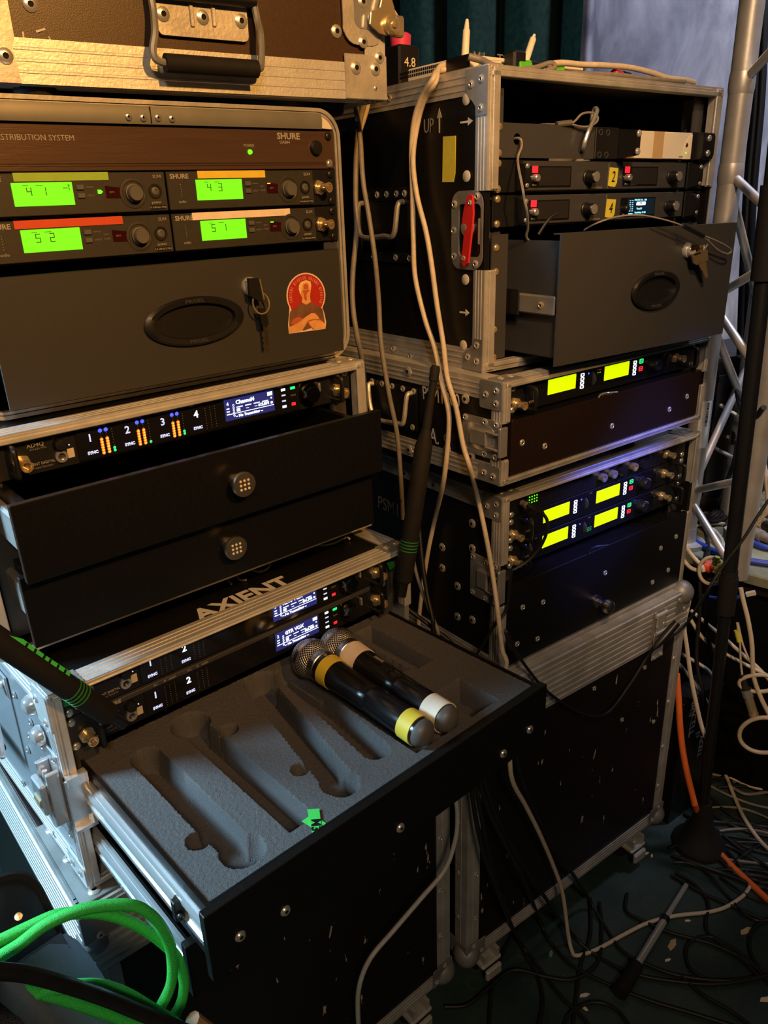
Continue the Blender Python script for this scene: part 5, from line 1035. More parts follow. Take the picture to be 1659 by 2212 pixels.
def handle_ear(row, s, label, x0, x1, z1=None):
    zt = -U*(row+1)+(0 if z1 is None else z1); t = Thing('rack_ear', label, 'bracket', R1, ((x0+x1)/2, 0, zt-U), 'rack ears with bow handles')
    t.part('plate', MB().box(x0, x1, 0, .0025, zt-U+.002, zt-.0015, .0004), plast); xe = x1-.014 if s < 0 else x0+.004
    t.part('handle', MB().prism([(-.016, zt-.008), (-.019, zt-.014), (-.019, zt-.032), (-.016, zt-.038), (.0, zt-.0415), (.0, zt-.0040)], 'yz', xe, xe+.010), plast, ang=50)
    for dz in (.010, .034): t.piece('screw', SCR(), steel, (xe+.005, -.0175, zt-dz), RF, None, .7)
    if s < 0:
        for dz in (.00635, .0381): t.piece('screw', SCR(), nickel, (-.23255, 0, zt-dz), RF)
handle_ear(0, -1, 'upper rack ear with a bow handle next to the red-latch post', -.2413, -.186); handle_ear(1, -1, 'lower rack ear with a bow handle next to the red-latch post', -.2413, -.186)
handle_ear(0, 1, 'upper rack ear with a bow handle behind note 2, at the truss end', .199, .2413); handle_ear(1, 1, 'lower rack ear with a bow handle behind note 4, at the truss end', .199, .2413)
# blank half panel and cream half-rack unit above
bp = Thing('blank_panel', 'dark grey blanking panel with a wire hole and a hook through it', 'rack panel', R1, (-.13, 0, -U)); mb = MB()
Q = panel_with_hole(mb, -.2413, -.040, -U+.001, -.001, -.1988, -.0205, .0068, .0072, 0, .002, n=20); bp.part('plate', mb, mgrey); bp.part('plate_flange', MB().box(-.22, -.042, .002, .03, -.003, -.001), mgrey)
for z in (-.00635, -.0381): bp.piece('screw', SCR(), nickel, (-.23255, 0, z), RF)
hk = [on_f(R1, 1040+a/2.9625, 100+b/2.9625, o) for a, b, o in ((650, 665, -.002), (655, 640, -.010), (680, 560, -.012), (705, 500, -.010), (735, 430, -.006), (738, 405, -.002), (725, 400, .004), (712, 440, .006), (705, 480, .004))]
bp.part('hook', MB().tube(hk, .0032, 8, 5), steel)
br = Thing('rack_bracket', 'black joining bracket between the blank panel and the cream unit', 'bracket', R1, (-.013, 0, -U)); br.part('plate', MB().box(-.0395, .012, -.002, .020, -U+.001, -.001, .001), plast)
for x, z in ((-.030, -.008), (-.014, -.008), (-.030, -.038), (-.014, -.038)): br.piece('screw', shared('ringhole', lambda m: m.lathe((0, 0, 0), (0, 0, 1), [(0, .0045), (.0008, .0045), (.0008, .003), (0, .003)], 14, False)), mgrey, (x, -.002, z), RF)
br.part('handle', MB().prism([(-.030, -.006), (-.034, -.012), (-.034, -.034), (-.030, -.040), (.0, -.043), (.0, -.002)], 'yz', .012, .022), plast)
for z in (-.011, -.035): br.piece('screw', SCR(), chrome, (.017, -.034, z), RF)
wu = Thing('network_switch', 'cream half-rack unit with a tan tape stripe and a small green light', 'network switch', R1, (.11, 0, -U)); wu.part('chassis', MB().box(.027, .197, 0, .15, -U+.002, -.003, .001), white)
fp = wu.part('faceplate', MB().box(.0275, .1965, -.003, 0, -U+.0025, -.0035, .0006), white); wu.part('tape_strip', MB().box(.0955, .1210, -.0036, -.0030, -U+.0025, -.0035), M('tan_tape', (.48, .34, .17), .6, 0, .06), label='tan tape stripe')
wu.part('corner_panel', MB().prism([(.1965, -U+.0025), (.1965, -.006), (.188, -.009), (.180, -.016), (.1755, -.026), (.174, -U+.0025)], 'xz', -.0034, -.0030), tapeW, fp); led(wu, .1825, -.0034, -.0330, eGd, .0016); led(wu, .1830, -.0034, -.0215, M('brown_button', (.06, .02, .015), .4), .0034); wu.text('POWER', (.170, -.0034, -.0385), .0032, ink, parent=fp)
er = Thing('rack_ear', 'black rack ear with a green reflection, holding the cream unit', 'bracket', R1, (.22, 0, -U)); er.part('plate', MB().box(.198, .2413, -.001, .002, -U+.002, -.0015, .0004), plast); er.part('handle', MB().prism([(-.016, -.004), (-.018, -.010), (-.018, -.036), (-.016, -.042), (0, -.044), (0, -.002)], 'yz', .205, .238), plast)
for z in (-.012, -.034): er.piece('screw', SCR(), steel, (.221, -.018, z), RF)
w2 = [on_f(R1, 1040+a/2.9625, 100+b/2.9625, o) for a, b, o in ((340, 512, .06), (400, 500, .03), (470, 500, .01), (580, 490, -.004), (640, 435, -.006), (700, 425, -.006), (740, 445, -.006), (740, 480, -.008), (700, 510, -.008), (640, 515, -.006), (580, 500, -.004))]
s2 = Thing('security_wire', 'steel security wire looped round the hook above the blank panel', 'wire', R1, w2[0]); s2.part('wire', MB().tube(w2, .0016, 6, 5), cabG); s2.part('crimp_sleeve', MB().cyl(on_f(R1, 1040+480/2.9625, 100+500/2.9625, .004), on_f(R1, 1040+575/2.9625, 100+490/2.9625, -.003), .0042, 10), knobm)
w3 = [V3(-.1988, .02, -.0205), V3(-.1988, -.004, -.020), V3(-.198, -.008, -.030)]+[on_f(R1, 1040+a/2.9625, 100+b/2.9625, o) for a, b, o in ((232, 730, -.010), (262, 900, -.040), (275, 980, -.042), (292, 1060, -.042), (298, 1160, -.03), (299, 1240, -.02))]+[V3(-.14, -.02, -.17)]
o = link('security_wire', MB().tube([R1.w(*p) for p in w3], .0018, 6, 6).mesh('security_wire'), cabG); tag(o, 'thin grey wire threaded through the blank panel and down into the open drawer', 'wire')
w4 = [on_f(R1, 1040+a/2.9625, 100+b/2.9625, o) for a, b, o in ((365, 1205, -.02), (400, 1150, -.022), (440, 1100, -.024), (484, 1072, -.026))]
o = link('cable_end', MB().tube([R1.w(*p) for p in w4], .0022, 6, 4).mesh('cable_end'), cabK); tag(o, 'stiff black cable end sticking up out of the pulled-out metal drawer', 'cable')
# ------------------------------------------------------------------ aerials, cables and the floor
def antenna(p, q, label, tape=None):
    p, q = Vector(p), Vector(q); d = q-p; L = d.length; t = Thing('whip_antenna', label, 'antenna', WORLD, p, 'black whip antennas')
    t.part('collar', MB().lathe(p, d, [(-.022, .0065), (-.004, .0070), (0, .0085)], 14), plast)
    t.part('sleeve', MB().lathe(p, d, [(0, .0100), (.004, .0122), (L*.64, .0122), (L*.72, .0060)], 20), rub)
    t.part('whip', MB().lathe(p, d, [(L*.70, .0062), (L*.93, .0050), (L*.935, .0064), (L*.985, .0066), (L, .0050)], 14), rub)
    mk = MB()
    for k in range(4): mk.lathe(p, d, [(.046+.0045*k, .0122), (.0462+.0045*k, .0126), (.0474+.0045*k, .0126), (.0476+.0045*k, .0122)], 20, False)
    t.part('green_rings', mk, tapeD); return t
ar = antenna(L4.w(.2200, -.034, -.030), L4.w(.2880, -.034, .266), 'black whip antenna rising beside the gap between the stacks')
a0, a1 = L4.w(-.2150, -.034, -.030), L4.w(-.385, -.040, .225)
al = antenna(a0, a1, 'black whip antenna leaning over the sheet-metal case, with a green tape flag')
d = (a1-a0).normalized(); cdir = (Vector((0, 0, CAMZ))-a0).normalized(); s_ = d.cross(cdir).normalized(); n_ = s_.cross(d).normalized()
if s_.dot(RT) < 0: s_ = -s_
b = a0+d*.068
al.part('tape_flag', MB().add([b+d*u+s_*v+cdir*w_ for w_ in (.0095, .0105) for u, v in ((0, .002), (.005, .013), (.040, .0125), (.070, .013), (.086, .008), (.066, .002))], [(0, 1, 2, 3, 4, 5), (11, 10, 9, 8, 7, 6)]+[(i, (i+1) % 6, 6+(i+1) % 6, 6+i) for i in range(6)]), tapeN, label='green tape flag')
mk = MB()
for u in (.008, .018, .029, .037, .049, .060): mk.add([b+d*(u+du)+s_*v+cdir*.0110 for du, v in ((0, .0065), (.0028, .0065), (.0045, .0125), (.0017, .0125))], [(0, 1, 2, 3)])
al.part('marker_strokes', mk, inside)
for nm, pts, lab in (('tape_scrap', ((835, 1216), (848, 1212), (853, 1222), (842, 1232)), 'dark green tape scrap under the gold-lit end of the AXIENT edge'), ('tape_scrap', ((130, 1518), (152, 1505), (158, 1512), (155, 1522), (135, 1528)), 'dark green tape scrap under the sheet-metal corner plate')):
    ps = [on_f(L4, a, b_, .006) for a, b_ in pts]; tag(link(nm, MB().prism([(p.x, p.z) for p in ps], 'xz', .0052, .006).mesh(nm), tapeD), lab, 'tape')
    o = bpy.data.objects[-1] if 0 else None
for o in [q for q in bpy.data.objects if q.name.startswith('tape_scrap')]: o.location = L4.m.translation; o.rotation_euler = L4.rot
# ---- things on top of the upper right case
zt = .0665; T1 = lambda px, py, y: on_f(R1, px, py, y)
x0 = T1(1013, 140, .05).x; x1 = T1(1258, 150, .05).x; yb = on_f(R1, 880, 160, x0, 0).y
ztop = T1(1014, 117, .05).z
ro = Thing('network_router', 'cream network router with two white aerials on the upper right case', 'router', R1, ((x0+x1)/2, .05, zt))
ro.part('body', MB().box(x0, x1, .05, yb, zt, ztop, .002), white); ro.part('front_lip', MB().box(x0+.002, x1-.002, .046, .05, ztop-.006, ztop-.001, .001), white)
ro.text('MikroTik', (x0+.040, .0494, zt+.014), .018, inkd, parent=None)
mk = MB()
for k in range(22):
    for j in range(2): mk.box(x0-.0004, x0+.001, .11+.0042*k, .1125+.0042*k, zt+.006+.005*j, zt+.0095+.005*j)
ro.part('vent_slots', mk, inside, kind='stuff'); ro.part('tape_patch', MB().box(x0-.0010, x0-.0001, .048, .095, zt+.002, ztop+.0005), blk, label='black tape patch')
for (pa, pb, y_) in (((1005, 112), (1009, 40), .07), ((1139, 122), (1155, 73), .09)):
    a, b_ = T1(*pa, y_), T1(*pb, y_); v = (b_-a).normalized(); L = (b_-a).length
    ro.part('aerial', MB().lathe(a-v*.02, v, [(0, .0052), (.045, .0048), (.047, .0036), (L+.014, .0030), (L+.019, .0020), (L+.020, .0001)], 12), white)
pw = Thing('power_injector', 'black power adapter with a pink cap and pale digits behind the gold-lit latch', 'adapter', R1, tuple(T1(883, 150, .24)))
a = T1(883, 140, .24); zb_ = zt
pw.part('body', MB().box(a.x-.022, a.x+.018, .235, .30, zb_, a.z+.026, .003), plast); pw.part('cap', MB().lathe((a.x, .26, a.z+.026), (0, 0, 1), [(0, .0155), (.016, .0165), (.019, .012)], 16), M('pink_cap', (.75, .06, .16), .45), label='pink cap'); pw.text('4.8', (a.x-.002, .2345, a.z+.002), .018, white)
pw.part('lead', MB().tube([(a.x, .26, a.z+.045), (a.x-.004, .26, a.z+.065), (a.x-.020, .265, a.z+.085)], .0022, 6), cabL)
fo2 = Thing('wall_wart', 'black plug adapter standing behind the cream router front', 'adapter', R1, tuple(T1(1108, 140, .075))); a = T1(1108, 130, .04)
fo2.part('body', MB().box(a.x-.012, a.x+.012, .025, .046, zt, a.z+.010, .003), plast); fo2.part('side_block', MB().box(a.x+.024, a.x+.052, .030, .046, zt, a.z+.0, .002), plast)
for pa, lab in (((1131, 142), 'green connector block next to the black plug adapter'), ((1202, 148), 'green connector block half under the cream cable')):
    a = T1(*pa, .028); t = Thing('connector_block', lab, 'connector', R1, (a.x, .028, zt)); t.part('body', MB().box(a.x-.012, a.x+.012, .022, .034, zt, zt+.010, .0015), M('bright_green_plastic', (.10, .50, .03), .4) if 'bright_green_plastic' not in bpy.data.materials else bpy.data.materials['bright_green_plastic']); t.part('lever', MB().box(a.x-.006, a.x+.014, .026, .032, zt+.010, zt+.013, .001), bpy.data.materials['bright_green_plastic'])
a = T1(1343, 163, .02); rc = Thing('cable_joint', 'red and black inline connector on the cream lead over the top edge', 'connector', R1, (a.x, .02, zt))
rc.part('red_half', MB().lathe((a.x-.022, .02, a.z), (1, .05, -.05), [(0, .004), (.003, .0075), (.020, .0075), (.024, .006)], 14), redp); rc.part('black_half', MB().lathe((a.x+.002, .021, a.z-.001), (1, .05, -.05), [(0, .0075), (.016, .0075), (.020, .004)], 14), plast)
def lead(name, pts, r, mt, label, cat='cable', group=None, k=6, n=8, closed=False):
    o = link(name, MB().tube(pts, r, n, k, closed).mesh(name, 60), mt); return tag(o, label, cat, group)
G = lambda px, py, h=.006: at_z(px, py, h)
S1 = lambda px, py, o=-.276: R1.w(*on_f(R1, px, py, o, 0)); S2 = lambda px, py, o=-.280: R2.w(*on_f(R2, px, py, o, 0)); S3 = lambda px, py, o=-.282: R3.w(*on_f(R3, px, py, o, 0))
TF = lambda px, py, y: R1.w(*T1(px, py, y))
lead('network_cable', [TF(1180, 140, .02), TF(1215, 136, .022), TF(1260, 140, .02), TF(1300, 141, .015), TF(1360, 146, .014), TF(1410, 158, .012), TF(1440, 168, .012), TF(1480, 173, .014), TF(1500, 178, .02)], .0042, cabW, 'cream network cable arching along the top front edge of the upper case')
lead('network_cable', [TF(1130, 150, .016), TF(1160, 145, .018), TF(1190, 136, .018), TF(1198, 146, .016), TF(1180, 155, .014), TF(1230, 158, .012), TF(1330, 162, .010), TF(1400, 170, .010), TF(1480, 176, .012)], .0034, cabG, 'grey cable looped beside the green connector block on the upper case')
lead('network_cable', [TF(1012, 122, .04), TF(1040, 130, .03), TF(1062, 142, .012), TF(1085, 146, .004)], .0045, cabG, 'brown-grey cable crossing the router front with the handwriting')
# two cream leads down the side of the right stack
up = [TF(1075, 147, .03), TF(1040, 148, .04), R1.w(-.22, .09, .072), R1.w(-.255, .098, .070)]
lead('network_cable', up+[S1(935, 172), S1(912, 208), S1(896, 255), S1(889, 320), S1(891, 420), S1(893, 520), S1(897, 600), S1(918, 690), S1(938, 750), S2(955, 830), S2(969, 890), S2(968, 950), S2(958, 1040), S3(940, 1120), S3(925, 1190), S3(910, 1290), S3(903, 1360), S3(900, 1420)], .0040, cabW, 'cream cable curving down behind the yellow tape strip, swinging back under RA')
lead('network_cable', [p+Vector((.004, .006, .006)) for p in up]+[S1(940, 178, -.272), S1(918, 212, -.272), S1(903, 262, -.270), S1(892, 340), S1(900, 420), S1(920, 500), S1(932, 570), S1(944, 660), S1(957, 740), S2(966, 815), S2(985, 880), S2(1000, 960), S2(1015, 1010), S3(1033, 1080), S3(1050, 1160), S3(1064, 1240), S3(1075, 1320, -.295), S3(1084, 1400, -.295), S3(1089, 1455, -.295), RB.w(-.30, .01, -.10), RB.w(-.315, .05, -.14)], .0040, cabW, 'cream cable crossing the PSM1000 lettering and running down to the drawer corner')
A = lambda px, py, dd: at_d(px, py, dd)
lead('audio_cable', [A(790, 215, 1.30), A(778, 260, 1.26), A(770, 330, 1.25), A(768, 420, 1.24), A(770, 500, 1.23), A(762, 590, 1.22), A(762, 660, 1.21), A(772, 730, 1.20), A(784, 790, 1.22), A(790, 900, 1.24)], .0042, cabG, 'grey-brown cable hanging close behind the rounded-rim case')
lead('audio_cable', [A(796, 220, 1.31), A(788, 250, 1.29), A(776, 285, 1.27)], .0040, cabW, 'short tan cable dropping from behind the gold corner plate')
lead('audio_cable', [A(768, 225, 1.24), A(778, 300, 1.22), A(784, 390, 1.20), A(797, 470, 1.19), A(810, 560, 1.18), A(818, 650, 1.18), A(823, 740, 1.17), A(840, 850, 1.16), A(858, 940, 1.16), A(866, 1040, 1.17), A(870, 1120, 1.2)], .0038, cabG, 'dark brown-grey cable hanging in the gap from the gold case to the antenna')
lead('audio_cable', [A(880, 520, 1.34), A(882, 570, 1.33), A(870, 650, 1.32), A(855, 740, 1.31), A(845, 790, 1.31)], .0026, cabK, 'thin black cable below the sprung handle on the upper case side')
lead('audio_cable', [A(893, 1060, 1.14), A(905, 1140, 1.12), A(912, 1210, 1.10), A(922, 1280, 1.08), A(935, 1340, 1.06), A(940, 1385, 1.05), L4.w(.262, -.10, -.20)], .0036, cabK, 'black cable dropping past the antenna to the foam drawer edge')
lead('audio_cable', [A(880, 1110, 1.14), A(895, 1220, 1.11), A(920, 1300, 1.09), A(945, 1360, 1.07), A(955, 1400, 1.06), L4.w(.268, -.14, -.20)], .0030, cabG, 'second dark cable slanting to the foam drawer edge')
lead('audio_cable', [A(885, 1318, 1.10), A(920, 1345, 1.09), A(955, 1372, 1.08), A(1000, 1410, 1.07), A(1030, 1440, 1.07), A(1060, 1480, 1.08)], .0034, cabK, 'black cable running along the right edge of the open drawer')
# headphone lead on R3
hl = lambda px, py, o: R3.w(*on_f(R3, px, py, o))
hpth = Thing('headphone_plug', 'black headphone plug with a gold collar and a lead hanging over the yellow displays', 'plug', WORLD, hl(1130, 1088, 0))
p, q = hl(1128, 1087, .004), hl(1172, 1108, -.045); dd = q-p
hpth.part('collar', MB().lathe(p, dd, [(0, .0055), (.008, .0055), (.009, .0062), (.016, .0062)], 12), nickel); hpth.part('barrel', MB().lathe(p, dd, [(.014, .0058), (dd.length*.8, .0052), (dd.length, .0032)], 12), plast)
hpth.part('lead', MB().tube([q, hl(1182, 1125, -.05), hl(1181, 1150, -.05), hl(1165, 1185, -.04), hl(1140, 1212, -.03), hl(1115, 1228, -.022), hl(1104, 1240, -.018), R3.w(-.262, -.012, -.19), R3.w(-.285, -.004, -.22), R3.w(-.30, .03, -.30)], .0026, 8, 6), cabK)
# black lead with a moulded plug looping over the trunk front
FB = lambda px, py, o=-.02: RB.w(*on_f(RB, px, py, o))
lk = Thing('power_lead', 'thin black lead with a moulded plug looping across the trunk front to the microphone stand', 'cable', WORLD, FB(1290, 1548))
lk.part('lead', MB().tube([R3.w(-.25, -.012, -.27), FB(1092, 1362, -.03), FB(1110, 1400), FB(1140, 1445), FB(1178, 1490), FB(1230, 1528), FB(1280, 1547), FB(1318, 1535), FB(1360, 1480), FB(1395, 1425), FB(1412, 1402, -.03)], .0028, 8, 6), cabK)
p, q = FB(1412, 1402, -.03), FB(1462, 1345, -.04); lk.part('plug', MB().lathe(p, q-p, [(0, .003), (.01, .0065), ((q-p).length*.55, .0085), ((q-p).length, .0075)], 14), plast)
lk.part('lead', MB().tube([FB(1420, 1396, -.034), FB(1455, 1372, -.04), FB(1485, 1345, -.05), A(1520, 1290, 1.38), A(1560, 1225, 1.40), A(1605, 1165, 1.42), A(1640, 1110, 1.44), A(1675, 1060, 1.46)], .0028, 8, 6), cabK)
# lead down to the floor
lead('network_cable', [FB(1100, 1560, -.06), FB(1101, 1640, -.07), FB(1108, 1690, -.07), FB(1135, 1740, -.06), FB(1165, 1800, -.05), FB(1195, 1870, -.04), FB(1215, 1930, -.04), G(1226, 2010, .06), G(1234, 2050, .02), G(1246, 2064, .006), G(1290, 2050), G(1345, 2020), G(1400, 1993), G(1460, 1978), G(1530, 1970), G(1570, 1958), G(1605, 1935), G(1620, 1915)], .0042, cabW, 'cream cable running from the drawer down the trunk and across the dark floor')
FL = lambda px, py, o=-.05: LB.w(*on_f(LB, px, py, o))
lead('network_cable', [LB.w(.25, -.04, -.12), FL(983, 1725), FL(988, 1770), FL(982, 1820), FL(960, 1880), FL(910, 1940), FL(850, 2010), FL(800, 2070), FL(776, 2130), FL(773, 2190), FL(778, 2240), FL(790, 2300)], .0040, cabL, 'pale grey cable hanging across the left trunk in a long bow')
KP = 'black cables on the stage floor'
blacks = (([(1018, 1700), (1030, 1780), (1050, 1860), (1078, 1925)], [(1110, 2010, .05), (1140, 2070, .006), (1165, 2120), (1172, 2170), (1160, 2230)], 'black cable dropping beside the trunk corner post and curling under the picture of the caster'),
          ([(1036, 1690), (1060, 1760), (1095, 1830), (1130, 1900)], [(1165, 1985, .04), (1185, 2030, .006), (1230, 2080), (1300, 2120), (1400, 2160), (1500, 2190), (1660, 2240)], 'black cable dropping over the trunk edge then running far across the floor'),
          ([(1046, 1685), (1080, 1780), (1130, 1870), (1175, 1935)], [(1225, 2005, .05), (1275, 2055, .006), (1360, 2100), (1460, 2120), (1560, 2125), (1670, 2105)], 'black cable passing under the cream floor cable towards the stand'),
          ([(1116, 1640), (1140, 1720), (1185, 1810), (1225, 1870)], [(1265, 1930, .05), (1300, 1990, .006), (1340, 2050), (1390, 2080), (1470, 2108), (1580, 2118), (1680, 2100)], 'black cable hanging right of the cream one and joining the floor tangle'),
          ([(1028, 1695), (1045, 1790), (1065, 1880), (1085, 1950)], [(1120, 2030, .04), (1160, 2085, .006), (1210, 2150), (1260, 2200), (1300, 2260)], 'black cable leaving the trunk corner straight towards the front'))
for a, b_, lab in blacks: lead('audio_cable', [FB(a[0][0]-6, a[0][1]-70, -.03)]+[FB(px, py, -.03-.01*i) for i, (px, py) in enumerate(a)]+[G(*q) for q in b_], .0040, cabK, lab, 'cable', KP)
floors = (([(1135, 1990), (1095, 2040), (1065, 2120), (1055, 2230)], 'black floor cable bending round the trunk corner caster'), ([(960, 2175), (1010, 2170), (1060, 2130), (1110, 2095), (1180, 2110), (1240, 2115), (1290, 2080), (1300, 2010), (1295, 1950)], 'black floor cable in a wide loop before the trunk'),
          ([(1275, 1940), (1275, 2020), (1255, 2080), (1245, 2150), (1235, 2240)], 'black floor cable running straight out from under the trunk'), ([(1215, 2230), (1230, 2190), (1280, 2165), (1330, 2180), (1370, 2230)], 'black floor cable end arching near the light patch'),
          ([(1355, 1930), (1352, 1965), (1380, 1985), (1450, 2015), (1540, 2040), (1620, 2080), (1659, 2120)], 'black floor cable starting under the brake caster'), ([(1450, 1890), (1520, 1930), (1600, 1965), (1680, 2000)], 'black floor cable passing the stand base'),
          ([(1460, 1885), (1500, 1910), (1530, 1950), (1525, 1990), (1535, 2020), (1600, 2070), (1640, 2110)], 'black floor cable looping by the stand base'), ([(1525, 2115), (1490, 2090), (1482, 2050), (1500, 2030), (1540, 2025), (1600, 2060), (1640, 2095)], 'black floor cable in a tight loop near the paper scraps'),
          ([(1659, 1985), (1625, 2010), (1620, 2050), (1640, 2090), (1680, 2110)], 'black floor cable curled at the far side of the paper scraps'), ([(1470, 2108), (1520, 2150), (1580, 2185), (1640, 2230)], 'black floor cable slanting to the front by the ring stains'))
for b_, lab in floors: lead('audio_cable', [G(*q) for q in b_], .0038, cabK, lab, 'cable', KP)
# ---- microphone stand lying tube on the floor
tb = Thing('stand_tube', 'thin chromed stand tube with a rubber foot lying on the dark floor', 'stand', WORLD, G(1345, 2130, .012))
p, q = G(1372, 2090, .012), G(1482, 1912, .012); tb.part('tube', MB().cyl(p, p.lerp(q, .55), .0075, 12).cyl(p.lerp(q, .55), q, .0055, 12), chrome); r_ = G(1338, 2145, .016); tb.part('rubber_foot', MB().cyl(p.lerp(r_, -.1), r_, .014, 12, .016), rub); tb.part('joint', MB().cyl(p.lerp(q, .53), p.lerp(q, .58), .0095, 12), plast)
# ---- round-base microphone stand
zf_ = lambda z: z+Z0
ms = Thing('microphone_stand', 'black microphone stand with a cone base in front of the cable tangle', 'microphone stand', WORLD, (.735, 1.424, 0))
ms.part('base', MB().lathe((.735, 1.424, 0), (0, 0, 1), [(0, .062), (.008, .062), (.014, .058), (.030, .046), (.055, .030), (.10, .020), (.13, .015)], 28), rub)
pole = lambda z: Vector((.735-.0405*(z/1.46), 1.423+.019*(z/1.46), z))
ms.part('lower_tube', MB().cyl(pole(.12), pole(.70), .0125, 14), plast); ms.part('clutch', MB().cyl(pole(.635), pole(.72), .0190, 16).cyl(pole(.72), pole(.735), .0165, 16), rub); ms.part('upper_tube', MB().cyl(pole(.70), pole(1.37), .0150, 14), plast)
ms.part('grip', MB().cyl(pole(1.315), pole(1.475), .0215, 16).cyl(pole(1.475), pole(1.60), .017, 16), rub); ms.part('boom_stub', MB().cyl(pole(1.58), pole(1.9)+Vector((.10, .02, 0)), .010, 12), plast)
# ---- truss tower
tr = Thing('truss_tower', 'aluminium lattice truss tower with round tubes standing behind the right stack', 'truss', WORLD, tuple(Vector((A(1580, 400, 1.95).x, A(1580, 400, 1.95).y, .631))))
pa = A(1575, 400, 1.95); pb = A(1668, 750, 1.80); pc = A(1622, 780, 2.17)
for p_ in (pa, pb, pc): tr.part('main_tube', MB().cyl((p_.x, p_.y, .631), (p_.x, p_.y, 4.2), .0245, 20), truss)
at_zc = lambda p_, z: Vector((p_.x, p_.y, z))
zA = [A(1500, 1062, 1.95).z, A(1563, 640, 1.95).z, A(1587, 375, 1.95).z, A(1600, 180, 1.95).z]
br_ = [(pa, zA[0], pc, zA[0]+.30), (pa, zA[0]+.0, pb, zA[0]+.10), (pa, zA[0]-.02, pb, zA[0]-.14), (pa, zA[1], pb, zA[1]+.10), (pa, zA[1]-.02, pb, zA[1]-.16), (pa, zA[1]-.06, pc, zA[1]-.30), (pa, zA[2], pb, zA[2]-.11), (pa, zA[2]-.02, pc, zA[2]-.30), (pa, zA[3], pb, zA[3]+.12), (pa, zA[3]+.6, pb, zA[3]+.45), (pc, zA[1]-.3, pb, zA[1]-.16), (pc, zA[2]-.1, pb, zA[2]-.28)]
for p_, za, q_, zb_ in br_: tr.part('brace', MB().cyl(at_zc(p_, za), at_zc(q_, zb_), .0095, 12), truss)
for z_ in zA: tr.part('weld_collar', MB().lathe(at_zc(pa, z_-.02), (0, 0, 1), [(0, .0248), (.01, .0262), (.03, .0262), (.04, .0248)], 18, False), truss)
# paper barcode label wrapped round the tube
def wrap(t, c, r, z0, z1, a0, a1, mt, name, parent=None):
    mb = MB(); n = 8; rows = [[(c.x+(r+k)*math.cos(a0+(a1-a0)*i/n), c.y+(r+k)*math.sin(a0+(a1-a0)*i/n)) for i in range(n+1)] for k in (0, .0004)]
    vs = [(*q, z) for row in rows for z in (z0, z1) for q in row]; w = n+1; fs = []
    for i in range(n): fs += [(i, i+1, w+i+1, w+i), (2*w+i, 3*w+i, 3*w+i+1, 2*w+i+1)]
    return t.part(name, mb.add(vs, fs), mt, parent)
ca = math.atan2(-pa.y, -pa.x); zl0, zl1 = A(1517, 968, 1.93).z, A(1525, 866, 1.93).z
lb_ = wrap(tr, pa, .0249, zl0, zl1, ca-.1, ca+1.0, M('paper_label', (.62, .66, .68), .6), 'barcode_label'); rr2 = random.Random(2); zz = zl0+.055
while zz < zl1-.006:
    w_ = rr2.choice((.0008, .0014, .002)); wrap(tr, pa, .0254, zz, zz+w_, ca+.50, ca+.75, inside, 'barcode_line', lb_); zz += w_+rr2.choice((.0012, .0018))
tr.part('weld_collar', MB().lathe(at_zc(pa, .631), (0, 0, 1), [(0, .05), (.01, .05), (.012, .027), (.05, .0255)], 18), truss)
lead('hanging_cable', [A(1612, -40, 2.06), A(1604, 60, 2.06), A(1592, 180, 2.05), A(1578, 300, 2.05), A(1563, 420, 2.04), A(1552, 520, 2.04)], .010, cabK, 'thick black cable hanging beside the truss tube')
for i, (xa, xb) in enumerate(((1640, 1628), (1652, 1640))): lead('hanging_cable', [A(xa, -30, 2.3), A(xa-8, 200, 2.28), A(xb-14, 420, 2.26), A(xb-24, 640, 2.24), A(xb-30, 820, 2.2), A(xb-40, 960, 2.15)], .011, cabK, ('inner' if i == 0 else 'outer')+' black cable hanging inside the truss tower', 'cable')
lead('hanging_cable', [A(1650, 880, 1.7), A(1625, 900, 1.75), A(1592, 845, 1.95), A(1610, 905, 1.9), A(1640, 940, 1.8)], .006, cabK, 'black cable tied round the lower bright brace')
# ---- round platform with cables
PZ = .63
pf = Thing('round_platform', 'round worn grey-green stage platform covered in cables beside the right stack', 'platform', WORLD, (1.22, 2.00, 0)); platm = M('worn_greenish_board', (.20, .21, .14), .7, 0, .45, 9, .2, 40)
pf.part('top', MB().lathe((1.22, 2.00, PZ), (0, 0, -1), [(0, .0001), (0, .527), (.004, .530), (.026, .530), (.028, .52)], 72, True), platm); pf.part('rim', MB().lathe((1.22, 2.00, PZ-.028), (0, 0, -1), [(0, .51), (.03, .51)], 72), bwood); pf.part('skirt', MB().lathe((1.22, 2.00, PZ-.058), (0, 0, -1), [(0, .49), (PZ-.06, .49)], 48, False), blackc)
pf.part('upper_ring', MB().lathe((1.32, 2.10, PZ), (0, 0, 1), [(0, .33), (.018, .33), (.020, .325), (.020, .0001)], 56), platm)
PL = lambda px, py, h=.008: at_z(px, py, PZ+h)
lead('speaker_cable', [PL(1478, 1163), PL(1500, 1170), PL(1540, 1190), PL(1580, 1204), PL(1620, 1212), PL(1690, 1222)], .0085, cabB, 'blue cable along the near rim of the round platform', 'cable', 'blue cables'); lead('speaker_cable', [PL(1690, 1085), PL(1640, 1092), PL(1600, 1098), PL(1570, 1104), PL(1552, 1108), PL(1520, 1110)], .0075, cabB, 'blue cable leading to the black connector on the platform', 'cable', 'blue cables'); lead('speaker_cable', [PL(1610, 1160), PL(1625, 1172), PL(1650, 1182), PL(1690, 1188)], .0085, cabB, 'short blue cable beside the grey connectors', 'cable', 'blue cables')
